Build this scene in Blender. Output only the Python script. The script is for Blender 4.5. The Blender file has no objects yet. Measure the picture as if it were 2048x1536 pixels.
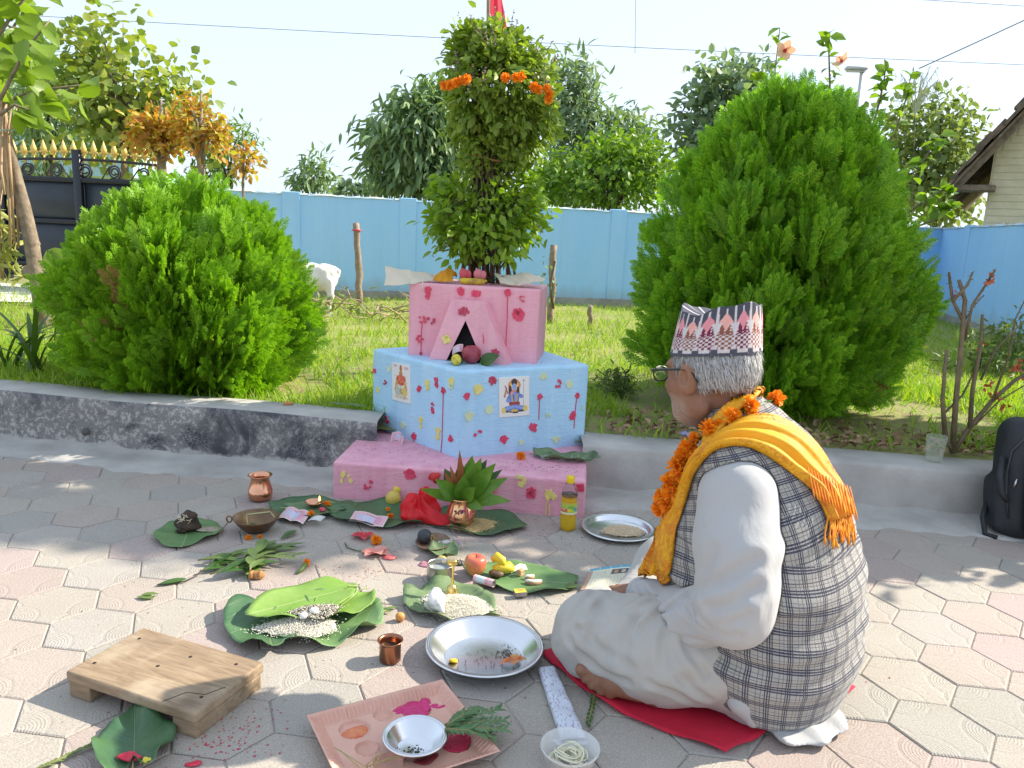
import bpy, math, random
import numpy as np
from mathutils import Vector, Matrix
random.seed(7); RNG = np.random.default_rng(11)
S = bpy.context.scene
COL = S.collection
R_ = math.radians
# ------------------------------------------------------------------ camera, sky, sun, exposure
CAM_H, PITCH, ROLL, FOC = 1.05, R_(11), R_(2.7), 1538.0
SUN_EL, SUN_AZ, SUN_E, SKY_E, EXPO = R_(36), R_(18), 2.0, 0.15, 2.15
_c, _s = math.cos(PITCH), math.sin(PITCH)
FW = np.array([0, _c, -_s]); _u0 = np.array([0, _s, _c]); _r0 = np.array([1., 0, 0])
RT = _r0*math.cos(ROLL) + _u0*math.sin(ROLL); UP = -_r0*math.sin(ROLL) + _u0*math.cos(ROLL)
CP = np.array([0, 0, CAM_H])
cam = bpy.data.cameras.new('camera'); cob = bpy.data.objects.new('camera', cam); COL.objects.link(cob)
cam.sensor_fit = 'HORIZONTAL'; cam.sensor_width = 36; cam.lens = 36*FOC/2048; cam.clip_start = .02; cam.clip_end = 3000
cob.matrix_world = Matrix(((RT[0], UP[0], -FW[0], 0), (RT[1], UP[1], -FW[1], 0), (RT[2], UP[2], -FW[2], CAM_H), (0, 0, 0, 1)))
S.camera = cob
W = bpy.data.worlds.new('World'); S.world = W; W.use_nodes = True
wn = W.node_tree; wn.nodes.clear()
sky = wn.nodes.new('ShaderNodeTexSky'); sky.sky_type = 'NISHITA'; sky.sun_disc = False
sky.sun_elevation = SUN_EL; sky.sun_rotation = R_(90)-SUN_AZ; sky.air_density = 1.0; sky.dust_density = 1.6; sky.ozone_density = 1.0; sky.altitude = 80
bg = wn.nodes.new('ShaderNodeBackground'); bg.inputs[1].default_value = SKY_E
wo = wn.nodes.new('ShaderNodeOutputWorld'); hs_ = wn.nodes.new('ShaderNodeHueSaturation'); hs_.inputs['Saturation'].default_value = .62; wn.links.new(sky.outputs[0], hs_.inputs['Color']); hz_mix = wn.nodes.new('ShaderNodeMix'); hz_mix.data_type = 'RGBA'; hz_mix.inputs[0].default_value = .90; hz_mix.inputs[7].default_value = (1.14, 1.37, 1.70, 1); wn.links.new(hs_.outputs[0], hz_mix.inputs[6]); wn.links.new(hz_mix.outputs[2], bg.inputs[0]); wn.links.new(bg.outputs[0], wo.inputs[0])
sl = bpy.data.lights.new('sun', 'SUN'); sl.energy = SUN_E; sl.angle = R_(.55); sl.color = (1, .92, .78)
so = bpy.data.objects.new('sun', sl); COL.objects.link(so)
sdir = Vector((math.cos(SUN_EL)*math.cos(SUN_AZ), math.cos(SUN_EL)*math.sin(SUN_AZ), math.sin(SUN_EL)))
so.rotation_euler = sdir.to_track_quat('Z', 'Y').to_euler(); so.location = (6, 3, 8)
S.view_settings.view_transform = 'Standard'; S.view_settings.look = 'None'; S.view_settings.exposure = EXPO; S.view_settings.gamma = 1
S.render.engine = 'CYCLES'; S.cycles.max_bounces = 8; S.cycles.transparent_max_bounces = 12; S.cycles.caustics_reflective = False; S.cycles.caustics_refractive = False

# ------------------------------------------------------------------ pixel of the photograph (2048 wide) -> place in the world
def ray(px, py): return FW + RT*(px-1024)/FOC + UP*(768-py)/FOC
def at(px, py, z=0.):
    d = ray(px, py); return CP + d*((z-CAM_H)/d[2])
def aty(px, py, y):
    d = ray(px, py); return CP + d*(y/d[1])
def onp(px, py, p0, n):
    d = ray(px, py); return CP + d*(np.dot(np.array(p0)-CP, n)/np.dot(d, n))

# ------------------------------------------------------------------ materials
def nd(t, typ, **kw):
    n = t.nodes.new(typ)
    for k, v in kw.items(): setattr(n, k, v)
    return n
def ramp(t, fac, stops, interp='LINEAR'):
    r = nd(t, 'ShaderNodeValToRGB'); r.color_ramp.interpolation = interp
    el = r.color_ramp.elements
    while len(el) < len(stops): el.new(.5)
    for e, (p, c) in zip(el, stops):
        e.position = p; e.color = (c, c, c, 1) if isinstance(c, (int, float)) else (*c[:3], 1)
    if fac is not None: t.links.new(fac, r.inputs[0])
    return r.outputs[0]
def mixc(t, fac, a, b, mode='MIX'):
    m = nd(t, 'ShaderNodeMix', data_type='RGBA', blend_type=mode)
    for k, v in ((0, fac), (6, a), (7, b)):
        if hasattr(v, 'is_output'): t.links.new(v, m.inputs[k])
        elif k == 0: m.inputs[0].default_value = v
        else: m.inputs[k].default_value = (*v[:3], 1)
    return m.outputs[2]
def math_(t, op, a, b=None, c=None):
    m = nd(t, 'ShaderNodeMath', operation=op)
    for k, v in enumerate((a, b, c)):
        if v is None: continue
        if hasattr(v, 'is_output'): t.links.new(v, m.inputs[k])
        else: m.inputs[k].default_value = v
    return m.outputs[0]
def noise(t, scale, vec=None, detail=4, rough=.55, dist=0):
    n = nd(t, 'ShaderNodeTexNoise'); n.inputs['Scale'].default_value = scale; n.inputs['Detail'].default_value = detail
    n.inputs['Roughness'].default_value = rough; n.inputs['Distortion'].default_value = dist
    if vec is not None: t.links.new(vec, n.inputs['Vector'])
    return n.outputs[0]
def objco(t): return nd(t, 'ShaderNodeTexCoord').outputs['Object']
def attr(t, name, out='Fac'):
    a = nd(t, 'ShaderNodeAttribute'); a.attribute_name = name; return a.outputs[out]
def newmat(name):
    m = bpy.data.materials.new(name); m.use_nodes = True; t = m.node_tree
    b = t.nodes['Principled BSDF']; return m, t, b
def setc(t, sock, v):
    if hasattr(v, 'is_output'): t.links.new(v, sock)
    elif isinstance(v, (int, float)): sock.default_value = v
    else: sock.default_value = (*v[:3], 1)
def bump(t, b, h, strength=.3, dist=.01):
    n = nd(t, 'ShaderNodeBump'); n.inputs['Strength'].default_value = strength; n.inputs['Distance'].default_value = dist
    t.links.new(h, n.inputs['Height']); t.links.new(n.outputs[0], b.inputs['Normal'])
def translucent(t, b, col, f):
    tr = nd(t, 'ShaderNodeBsdfTranslucent'); setc(t, tr.inputs[0], col)
    mx = nd(t, 'ShaderNodeMixShader'); mx.inputs[0].default_value = f
    t.links.new(b.outputs[0], mx.inputs[1]); t.links.new(tr.outputs[0], mx.inputs[2])
    t.links.new(mx.outputs[0], t.nodes['Material Output'].inputs[0])
MATS = {}
def mat(name, c1, c2=None, scale=12, rough=.6, metal=0., bs=0, bd=.004, bscale=60, island=False, trans=0., spec=None, lo=.35, hi=.65, coat=0, tcol=None, vcol=False, dist=0.):
    """plain material: two colours mixed by noise (or per loose piece), a little bump, optional light through it"""
    if name in MATS: return MATS[name]
    m, t, b = newmat(name); co = objco(t)
    if vcol: col = attr(t, 'Col', 'Color')
    elif c2 is None: col = c1
    elif island:
        g = nd(t, 'ShaderNodeNewGeometry'); col = mixc(t, g.outputs['Random Per Island'], c1, c2)
    else: col = mixc(t, ramp(t, noise(t, scale, co, 5, .6, dist), [(lo, 0.), (hi, 1.)]), c1, c2)
    setc(t, b.inputs['Base Color'], col); b.inputs['Roughness'].default_value = rough; b.inputs['Metallic'].default_value = metal
    if spec is not None: b.inputs['Specular IOR Level'].default_value = spec
    if coat: b.inputs['Coat Weight'].default_value = coat
    if bs: bump(t, b, noise(t, bscale, co, 5), bs, bd)
    if trans:
        tc = mixc(t, 1., col, tcol or (1.25, 1.3, .5), 'MULTIPLY') ; translucent(t, b, tc, trans)
    MATS[name] = m; return m

# ------------------------------------------------------------------ objects
def tag(o, label=None, cat=None, group=None, kind=None):
    if label: o['label'] = label
    if cat: o['category'] = cat
    if group: o['group'] = group
    if kind: o['kind'] = kind
    return o
def thing(name, label, cat, loc=(0, 0, 0), rz=0., group=None):
    o = bpy.data.objects.new(name, None); COL.objects.link(o); o.empty_display_size = .05
    o.location = tuple(loc); o.rotation_euler = (0, 0, rz); return tag(o, label, cat, group)
def obj(name, V, F, m, parent=None, smooth=True, loc=None, attrs=None, cols=None, rz=None, kind=None):
    me = bpy.data.meshes.new(name)
    V = np.asarray(V, np.float32)
    if isinstance(F, np.ndarray) and F.ndim == 2:
        n = F.shape[1]; me.vertices.add(len(V)); me.vertices.foreach_set('co', V.ravel())
        me.loops.add(F.size); me.loops.foreach_set('vertex_index', F.astype(np.int32).ravel())
        me.polygons.add(len(F)); me.polygons.foreach_set('loop_start', np.arange(0, F.size, n, dtype=np.int32))
        me.update(calc_edges=True); me.validate()
    else:
        me.from_pydata([tuple(map(float, v)) for v in V], [], [tuple(int(i) for i in f) for f in F]); me.update()
    if smooth: me.polygons.foreach_set('use_smooth', np.ones(len(me.polygons), bool))
    if attrs:
        for k, a in attrs.items():
            at_ = me.attributes.new(k, 'FLOAT', 'POINT'); at_.data.foreach_set('value', np.asarray(a, np.float32))
    if cols is not None:
        ca = me.color_attributes.new('Col', 'FLOAT_COLOR', 'POINT')
        c4 = np.ones((len(V), 4), np.float32); c4[:, :3] = cols; ca.data.foreach_set('color', c4.ravel())
    if m: me.materials.append(m)
    o = bpy.data.objects.new(name, me); COL.objects.link(o)
    if parent: o.parent = parent
    if loc is not None: o.location = tuple(loc)
    if rz is not None: o.rotation_euler = (0, 0, rz)
    if kind: o['kind'] = kind
    return o
class MB:
    """collects shapes into one mesh"""
    def __init__(s): s.V = []; s.F = []; s.n = 0
    def add(s, V, F):
        V = np.asarray(V, float).reshape(-1, 3); s.V.append(V); s.F += [tuple(int(i)+s.n for i in f) for f in F]; s.n += len(V); return s
    def box(s, c, d, rz=0., bev=0., taper=1.):
        x, y, z = (k/2 for k in d)
        if bev <= 0:
            P = [(sx*x*(taper if sz > 0 else 1), sy*y*(taper if sz > 0 else 1), sz*z) for sz in (-1, 1) for sx, sy in ((-1, -1), (1, -1), (1, 1), (-1, 1))]
            F = [(3, 2, 1, 0), (4, 5, 6, 7), (0, 1, 5, 4), (1, 2, 6, 5), (2, 3, 7, 6), (3, 0, 4, 7)]
        else:
            b = min(bev, x*.95, y*.95, z*.95); P = []
            for k, (zz, ins) in enumerate(((-z, b), (-z+b, 0), (z-b, 0), (z, b))):
                for sx, sy in ((-1, -1), (1, -1), (1, 1), (-1, 1)):
                    X, Y_ = x-ins, y-ins; bb = b*.7 if ins == 0 else b*.4
                    if sx*sy > 0: q = [(sx*X, sy*(Y_-bb)), (sx*(X-bb), sy*Y_)]
                    else: q = [(sx*(X-bb), sy*Y_), (sx*X, sy*(Y_-bb))]
                    if (sx, sy) == (-1, -1): pass
                    P += [(*p, zz) for p in q]
            F = [tuple(range(7, -1, -1)), tuple(range(24, 32))]
            for k in range(3):
                for i in range(8): j = (i+1) % 8; F.append((k*8+i, k*8+j, k*8+8+j, k*8+8+i))
        P = np.array(P, float); c_, s_ = math.cos(rz), math.sin(rz)
        P = np.stack([P[:, 0]*c_-P[:, 1]*s_, P[:, 0]*s_+P[:, 1]*c_, P[:, 2]], 1)+np.array(c)
        return s.add(P, F)
    def prism(s, pts, z0, z1, inset=0.):
        n = len(pts); P = [(x, y, z0) for x, y in pts]+[(x, y, z1) for x, y in pts]
        return s.add(P, [tuple(range(n-1, -1, -1)), tuple(range(n, 2*n))]+[(i, (i+1) % n, n+(i+1) % n, n+i) for i in range(n)])
    def lathe(s, prof, n=32, c=(0, 0, 0), close=True, wob=0.):
        P = []; 
        for r, z in prof:
            for i in range(n):
                a = 2*math.pi*i/n; P.append((c[0]+r*math.cos(a), c[1]+r*math.sin(a), c[2]+z))
        F = []; m = len(prof)
        for k in range(m-1):
            for i in range(n): j = (i+1) % n; F.append((k*n+i, k*n+j, k*n+n+j, k*n+n+i))
        if close: F.append(tuple(range(n-1, -1, -1))); F.append(tuple(range((m-1)*n, m*n)))
        return s.add(P, F)
    def tube(s, path, rad, n=8, cap=True):
        P = np.array(path, float); m = len(P)
        rad = np.full(m, rad) if np.isscalar(rad) else np.array(rad, float)
        T = np.gradient(P, axis=0) if m > 2 else np.repeat([P[1]-P[0]], 2, 0)
        T /= np.linalg.norm(T, axis=1, keepdims=True)+1e-12
        ref = np.array([0, 0, 1.]) if abs(T[0][2]) < .9 else np.array([1., 0, 0])
        V = []; A = np.cross(T[0], ref); A /= np.linalg.norm(A)
        for k in range(m):
            A = A-T[k]*np.dot(A, T[k]); A /= np.linalg.norm(A)+1e-12; B = np.cross(T[k], A)
            for i in range(n):
                a = 2*math.pi*i/n; V.append(P[k]+rad[k]*(A*math.cos(a)+B*math.sin(a)))
        F = []
        for k in range(m-1):
            for i in range(n): j = (i+1) % n; F.append((k*n+i, k*n+j, k*n+n+j, k*n+n+i))
        if cap: F += [tuple(range(n-1, -1, -1)), tuple(range((m-1)*n, m*n))]
        return s.add(V, F)
    def ball(s, c, r, n=12, rot=None, lump=0., seed=0, squash=None):
        r = np.array([r]*3 if np.isscalar(r) else r, float); m = n//2+1; V = []; rg = np.random.default_rng(seed)
        for k in range(m):
            t = math.pi*k/(m-1)
            for i in range(n):
                a = 2*math.pi*i/n; V.append((math.sin(t)*math.cos(a), math.sin(t)*math.sin(a), -math.cos(t)))
        V = np.array(V)
        if lump:
            f = np.zeros(len(V))
            for q in range(7): w = rg.normal(0, 2.4, 3); f += np.sin(V @ w+rg.uniform(0, 6))
            V = V*(1+lump*f/3)[:, None]
        V = V*r
        if rot is not None: V = V @ np.array(rot).T
        F = []
        for k in range(m-1):
            for i in range(n): j = (i+1) % n; F.append((k*n+i, k*n+j, k*n+n+j, k*n+n+i))
        return s.add(V+np.array(c), F)
    def grid(s, P):
        P = np.asarray(P, float); a, b = P.shape[:2]
        return s.add(P.reshape(-1, 3), [(i*b+j, i*b+j+1, i*b+b+j+1, i*b+b+j) for i in range(a-1) for j in range(b-1)])
    def obj(s, name, m, parent=None, smooth=True, **kw):
        return obj(name, np.concatenate(s.V), s.F, m, parent, smooth, **kw)
def auto_smooth(o, ang=40):
    me = o.data; me.polygons.foreach_set('use_smooth', np.ones(len(me.polygons), bool)); me.set_sharp_from_angle(angle=R_(ang)); return o
def solid(o, th, off=0.):
    md = o.modifiers.new('solid', 'SOLIDIFY'); md.thickness = th; md.offset = off; return o
def bevel(o, w, seg=2):
    md = o.modifiers.new('bevel', 'BEVEL'); md.width = w; md.segments = seg; md.limit_method = 'ANGLE'; return o
def copy_tree(o, parent=None):
    c = o.copy(); COL.objects.link(c)
    if parent: c.parent = parent
    for ch in list(o.children): copy_tree(ch, c)
    return c
# ---- many copies of one small shape joined in a single mesh
def nrm(a): return a/(np.linalg.norm(a, axis=-1, keepdims=True)+1e-9)
def frames(d, up):
    X = nrm(d); Z = up-X*np.sum(up*X, -1, keepdims=True); Z = nrm(Z); Y_ = np.cross(Z, X); return np.stack([X, Y_, Z], -1)
def cloud(tV, tF, pos, M3, sc):
    tV = np.asarray(tV, float); pos = np.asarray(pos); sc = np.asarray(sc, float)
    if sc.ndim == 1: sc = sc[:, None].repeat(3, 1)
    V = np.einsum('nij,nvj->nvi', M3, tV[None]*sc[:, None, :])+pos[:, None, :]
    F = np.asarray(tF, np.int64)[None]+(np.arange(len(pos))*len(tV))[:, None, None]
    return V.reshape(-1, 3), F.reshape(-1, F.shape[-1])
def leaf_t(w=.28, fold=.06, droop=.12):
    V = [(0, 0, 0), (.3, w, fold), (.3, 0, 0), (.3, -w, fold), (.68, w*.8, fold-droop*.3), (.68, 0, -droop*.4), (.68, -w*.8, fold-droop*.3), (1, 0, -droop)]
    F = [(0, 2, 1), (0, 3, 2), (1, 2, 5), (1, 5, 4), (2, 3, 6), (2, 6, 5), (4, 5, 7), (5, 6, 7)]
    return np.array(V, float), np.array(F)
def rnd_dirs(n): return nrm(RNG.normal(size=(n, 3)))
def vnoise(P, seed, freq, n=6):
    rg = np.random.default_rng(seed); f = np.zeros(len(P))
    for _ in range(n): f += np.sin(P @ rg.normal(0, freq, 3)+rg.uniform(0, 6.28))
    return f/n**.5
# ---- implicit surfaces
def rcone(P, a, b, ra, rb):
    a = np.array(a, float); b = np.array(b, float); ba = b-a
    h = np.clip(((P-a) @ ba)/(ba @ ba), 0, 1); return np.linalg.norm(P-a-h[:, None]*ba, axis=1)-(ra+(rb-ra)*h)
def chain(P, pts, rad, k=.02):
    d = None
    for i in range(len(pts)-1):
        e = rcone(P, pts[i], pts[i+1], rad[i], rad[i+1]); d = e if d is None else smin(d, e, k)
    return d
def ell(P, c, r, M=None):
    q = P-np.array(c, float)
    if M is not None: q = q @ np.array(M)
    r = np.array(r, float); k0 = np.linalg.norm(q/r, axis=1); k1 = np.linalg.norm(q/(r*r), axis=1)+1e-9; return k0*(k0-1)/k1
def smin(a, b, k):
    h = np.clip(.5+.5*(b-a)/k, 0, 1); return b+(a-b)*h-k*h*(1-h)
def smax(a, b, k): return -smin(-a, -b, k)
def snets(fn, lo, hi, h):
    lo = np.array(lo, float); hi = np.array(hi, float); C4 = 4
    n = (np.ceil((hi-lo)/(h*C4)).astype(int)+1); N = n*C4
    cc = [lo[i]+(np.arange(n[i])+.5)*h*C4-.5*h for i in range(3)]
    G3 = np.stack(np.meshgrid(*cc, indexing='ij'), -1).reshape(-1, 3)
    D = fn(G3).reshape(n); act = np.abs(D) < h*C4*1.6
    full = np.repeat(np.repeat(np.repeat(np.where(D > 0, 1., -1.).astype(np.float32), C4, 0), C4, 1), C4, 2)
    ai = np.argwhere(act); off = np.stack(np.meshgrid(*[np.arange(C4)]*3, indexing='ij'), -1).reshape(-1, 3)
    idx = (ai[:, None, :]*C4+off[None]).reshape(-1, 3)
    for k in range(0, len(idx), 400000):
        ii = idx[k:k+400000]; full[ii[:, 0], ii[:, 1], ii[:, 2]] = fn(lo+ii*h)
    s = full < 0
    cnt = sum(s[i:N[0]-1+i, j:N[1]-1+j, k:N[2]-1+k].astype(np.int8) for i in (0, 1) for j in (0, 1) for k in (0, 1))
    cells = np.argwhere((cnt > 0) & (cnt < 8)); vid = -np.ones(cnt.shape, np.int64); vid[tuple(cells.T)] = np.arange(len(cells))
    acc = np.zeros((len(cells), 3)); w = np.zeros(len(cells)); CR = [(i, j, k) for i in (0, 1) for j in (0, 1) for k in (0, 1)]
    val = {c: full[cells[:, 0]+c[0], cells[:, 1]+c[1], cells[:, 2]+c[2]] for c in CR}
    for a in CR:
        for ax in range(3):
            if a[ax]: continue
            b = list(a); b[ax] = 1; b = tuple(b); va, vb = val[a], val[b]; m = (va < 0) != (vb < 0)
            t = np.where(m, va/np.where(m, va-vb, 1), 0); p = np.array(a, float)[None]+t[:, None]*(np.array(b)-np.array(a))
            acc[m] += p[m]; w[m] += 1
    V = lo+(cells+acc/w[:, None])*h; F = []
    for ax in range(3):
        u, v = (ax+1) % 3, (ax+2) % 3
        sl0 = [slice(1, N[i]-1) for i in range(3)]; sl0[ax] = slice(0, N[ax]-1); sl1 = list(sl0); sl1[ax] = slice(1, N[ax])
        a, b = s[tuple(sl0)], s[tuple(sl1)]; e = np.argwhere(a != b)
        if not len(e): continue
        e0 = e+np.array([0 if i == ax else 1 for i in range(3)]); du = np.zeros(3, int); du[u] = 1; dv = np.zeros(3, int); dv[v] = 1
        q = [vid[tuple((e0-d).T)] for d in (du+dv, dv, 0*du, du)]; q = np.stack(q, 1)
        flip = ~a[tuple(e.T)]; q[flip] = q[flip][:, ::-1]; F.append(q)
    return V, np.concatenate(F)
def grad(fn, P, e=.002):
    return nrm(np.stack([fn(P+np.eye(3)[i]*e)-fn(P-np.eye(3)[i]*e) for i in range(3)], 1))
# ================================================================== THE SETTING
# ---- paving: hexagonal cement tiles with scalloped fans, edges at -7 degrees
def paving_material():
    m, t, b = newmat('paving_cement'); oi = nd(t, 'ShaderNodeObjectInfo').outputs['Random']; co = objco(t)
    base = ramp(t, oi, [(0, (.45, .40, .345)), (.2, (.455, .385, .335)), (.38, (.45, .405, .35)), (.55, (.44, .355, .32)), (.7, (.45, .41, .37)), (.82, (.40, .375, .335)), (.92, (.455, .365, .34))], 'CONSTANT')
    geo = nd(t, 'ShaderNodeNewGeometry').outputs['Position']
    stain = ramp(t, noise(t, 1.7, geo, 5, .65), [(.38, 0.), (.68, 1.)])
    c = mixc(t, math_(t, 'MULTIPLY', stain, .5), base, (.36, .315, .26))
    red = ramp(t, noise(t, 2.3, geo, 3), [(.56, 0.), (.72, 1.)]); spk = ramp(t, noise(t, 130, geo, 2), [(.5, 0.), (.62, 1.)])
    c = mixc(t, math_(t, 'MULTIPLY', math_(t, 'MULTIPLY', red, spk), .45), c, (.48, .24, .21))
    dust = ramp(t, noise(t, 260, geo, 3), [(.35, .76), (.65, 1.03)]); c = mixc(t, 1., c, dust, 'MULTIPLY')
    setc(t, b.inputs['Base Color'], c); b.inputs['Roughness'].default_value = .82; b.inputs['Specular IOR Level'].default_value = .25
    # fans: rings round three alternate corners, lens arcs on the sides between
    sx = nd(t, 'ShaderNodeSeparateXYZ'); t.links.new(co, sx.inputs[0]); h = None; fan = None
    for k in range(6):
        a = R_(-7-120+60*k); s = .115
        cx, cy = (s*math.cos(a), s*math.sin(a)) if k % 2 == 0 else (s*1.28*math.cos(a+R_(30)), s*1.28*math.sin(a+R_(30)))
        dx = math_(t, 'SUBTRACT', sx.outputs[0], cx); dy = math_(t, 'SUBTRACT', sx.outputs[1], cy)
        d = math_(t, 'SQRT', math_(t, 'ADD', math_(t, 'MULTIPLY', dx, dx), math_(t, 'MULTIPLY', dy, dy)))
        fan = d if fan is None else math_(t, 'MINIMUM', fan, d)
    rings = math_(t, 'MULTIPLY', math_(t, 'SINE', math_(t, 'MULTIPLY', fan, 900.)), math_(t, 'LESS_THAN', fan, .062))
    edge = ramp(t, math_(t, 'ABSOLUTE', math_(t, 'SUBTRACT', fan, .066)), [(0, 0.), (.006, 1.)])
    h = math_(t, 'ADD', math_(t, 'ADD', math_(t, 'MULTIPLY', rings, .16), math_(t, 'MULTIPLY', edge, .5)), math_(t, 'MULTIPLY', noise(t, 190, geo, 4), .9))
    bump(t, b, h, .55, .0035); return m
PAVE = paving_material()
JOINT = mat('joint_grit', (.32, .275, .235), (.44, .40, .35), 7, .95, bs=.4, bscale=200)
CEM = mat('cement', (.31, .29, .265), (.50, .475, .44), 3.5, .88, bs=.5, bd=.004, bscale=70, lo=.3, hi=.7)
SOIL = mat('soil', (.17, .115, .07), (.30, .21, .13), 7, .95, bs=.6, bd=.02, bscale=30)
tag(MB().add([(-1500, -1500, -.06), (1500, -1500, -.06), (1500, 1500, -.06), (-1500, 1500, -.06)], [(0, 1, 2, 3)]).obj('ground', mat('dry_earth', (.30, .25, .17), (.22, .21, .11), .05, .95)), kind='structure')
pv = tag(MB().add([(-8, -6, -.0040), (8, -6, -.0040), (8, 3.0, -.0040), (-8, 4.2, -.0040)], [(0, 1, 2, 3)]).obj('paving', JOINT), kind='structure')
HS = .1155
def hexa(r0, r1):
    V = []; 
    for r, z in ((r0, -.014), (r0, -.0024), (r1, 0)):
        for k in range(6): a = R_(-7-120+60*k); V.append((r*math.cos(a), r*math.sin(a), z))
    F = [(12, 13, 14, 15, 16, 17)]
    for j in (0, 6):
        for k in range(6): F.append((j+k, j+(k+1) % 6, j+6+(k+1) % 6, j+6+k))
    return V, F
def kerb_y(x): return 3.17-.083*x if x > -.2 else 3.115-.145*x
hv, hf = hexa(HS-.0014, HS-.0052); a1 = np.array([.0244, .1986])*HS/.1155; a2 = np.array([.1842, .0781])*HS/.1155
cells = []
for i in range(-40, 41):
    for j in range(-40, 41):
        p = np.array([1.214, 1.843])+i*a1+j*a2
        if -4.2 < p[0] < 4.2 and .35 < p[1] < kerb_y(p[0])-.10:
            v = np.array([p[0], p[1], 0])-CP; d = v @ FW; u, w = 1024+FOC*(v @ RT)/d, 768-FOC*(v @ UP)/d
            cells.append((not (-70 < u < 2118 and w < 1630 and d > 0), d, p))
cells.sort(key=lambda c: (c[0], c[1])); tile0 = None; rest = MB()
for n, (off, d, p) in enumerate(cells):
    dz = random.uniform(-.0012, .0012)
    if n < 300:
        if tile0 is None: o = tile0 = obj('paving_tile', hv, hf, PAVE, pv, smooth=False)
        else: o = tile0.copy(); COL.objects.link(o)
        o.parent = pv; o.location = (p[0], p[1], dz); o.rotation_euler = (random.gauss(0, .004), random.gauss(0, .004), random.gauss(0, .006))
    else: rest.add(np.array(hv)+[p[0], p[1], dz], hf)
if rest.V: rest.obj('paving_tiles', mat('paving_far', (.44, .37, .31), (.46, .35, .31), 4, .85, bs=.5, bscale=150), pv, smooth=False, kind='stuff')
# ---- kerbs and the cement skirting at their foot
def kerb_paint():
    m, t, b = newmat('flaking_black_paint'); co = objco(t)
    big = ramp(t, noise(t, 2.6, co, 6, .72, .8), [(.42, 0.), (.54, 1.)]); 
    v = nd(t, 'ShaderNodeTexVoronoi', feature='DISTANCE_TO_EDGE'); v.inputs['Scale'].default_value = 62; t.links.new(mixc(t, .12, co, noise(t, 9, co)), v.inputs['Vector'])
    crk = ramp(t, v.outputs[0], [(.0, .8), (.08, 0.)]); fine = ramp(t, noise(t, 46, co, 4, .7), [(.45, 0.), (.58, 1.)])
    sz = nd(t, 'ShaderNodeSeparateXYZ'); t.links.new(co, sz.inputs[0])
    low = ramp(t, math_(t, 'ADD', math_(t, 'MULTIPLY', sz.outputs[2], 4), math_(t, 'MULTIPLY', noise(t, 5, co, 5, .7), .9)), [(.52, 1.), (.60, 0.)])
    nm = nd(t, 'ShaderNodeNewGeometry'); sn = nd(t, 'ShaderNodeSeparateXYZ'); t.links.new(nm.outputs['Normal'], sn.inputs[0]); top = math_(t, 'GREATER_THAN', sn.outputs[2], .7)
    w = math_(t, 'MAXIMUM', math_(t, 'MULTIPLY', big, fine), math_(t, 'MULTIPLY', crk, ramp(t, noise(t, 4, co), [(.5, 0.), (.62, .9)])))
    w = math_(t, 'MAXIMUM', math_(t, 'MAXIMUM', w, low), top); w = math_(t, 'MAXIMUM', w, math_(t, 'MULTIPLY', big, .42))
    conc = mixc(t, noise(t, 8, co, 5), (.30, .285, .26), (.56, .53, .49))
    dark = mixc(t, noise(t, 9, co), (.022, .024, .036), (.075, .077, .09))
    setc(t, b.inputs['Base Color'], mixc(t, w, dark, conc)); setc(t, b.inputs['Roughness'], ramp(t, w, [(0, .45), (1, .9)])); bump(t, b, math_(t, 'SUBTRACT', noise(t, 60, co), math_(t, 'MULTIPLY', w, .4)), .5, .004); return m
def kerb(pts, depth, z, m):
    mb = MB(); n = len(pts)
    for i in range(n-1):
        (x0, y0), (x1, y1) = pts[i], pts[i+1]; k = max(2, int(abs(x1-x0)/.06)); rows = []
        for j in range(k+1):
            f = j/k; x, y = x0+(x1-x0)*f, y0+(y1-y0)*f; w = .005*math.sin(x*9)+.003*math.sin(x*23); zz = z+.004*math.sin(x*5+1)
            rows.append([(x, y-.004+w, -.02), (x, y+w, z*.35), (x, y+w*.6, z*.7), (x, y+.001, zz-.014), (x, y+.012, zz), (x, y+depth*.5, zz+.002), (x, y+depth-.01, zz), (x, y+depth, zz-.02), (x, y+depth, .05)])
        mb.grid(rows)
    return tag(mb.obj('kerb', m), kind='structure')
kerb([(-6.0, 3.985), (-.57, 3.198)], .20, .238, kerb_paint())
kerb([(.312, 3.144), (6.0, 2.672)], .23, .192, CEM)
mb = MB()
for x0, x1 in ((-6, -.68), (.3, 6)):
    rows = []
    for x in np.arange(x0, x1+.01, .03):
        y = kerb_y(x); w = .05+.018*math.sin(x*7)+.012*math.sin(x*19+1)+.01*math.sin(x*41); h = .014+.008*math.sin(x*11)+.006*math.sin(x*31)
        rows.append([(x, y-.20-w, -.006), (x, y-.19-w, .0035), (x, y-.05-w*.3, .005), (x, y-.010, .008+h*.2), (x, y+.006, .016+h*.6)])
    mb.grid(rows)
tag(mb.obj('cement_skirting', CEM), kind='structure')
p = at(167, 868, .07); mb = MB(); a = np.array([.14, 1, 0]); mb.tube([(p[0], kerb_y(p[0])+.05, .075), (p[0], kerb_y(p[0])-.012, .075)], .017, 14)
tag(mb.obj('drain_pipe', mat('drain_grey', (.10, .095, .085), rough=.8)), 'small round drain pipe end poking out of the black painted kerb', 'drain pipe')
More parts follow.
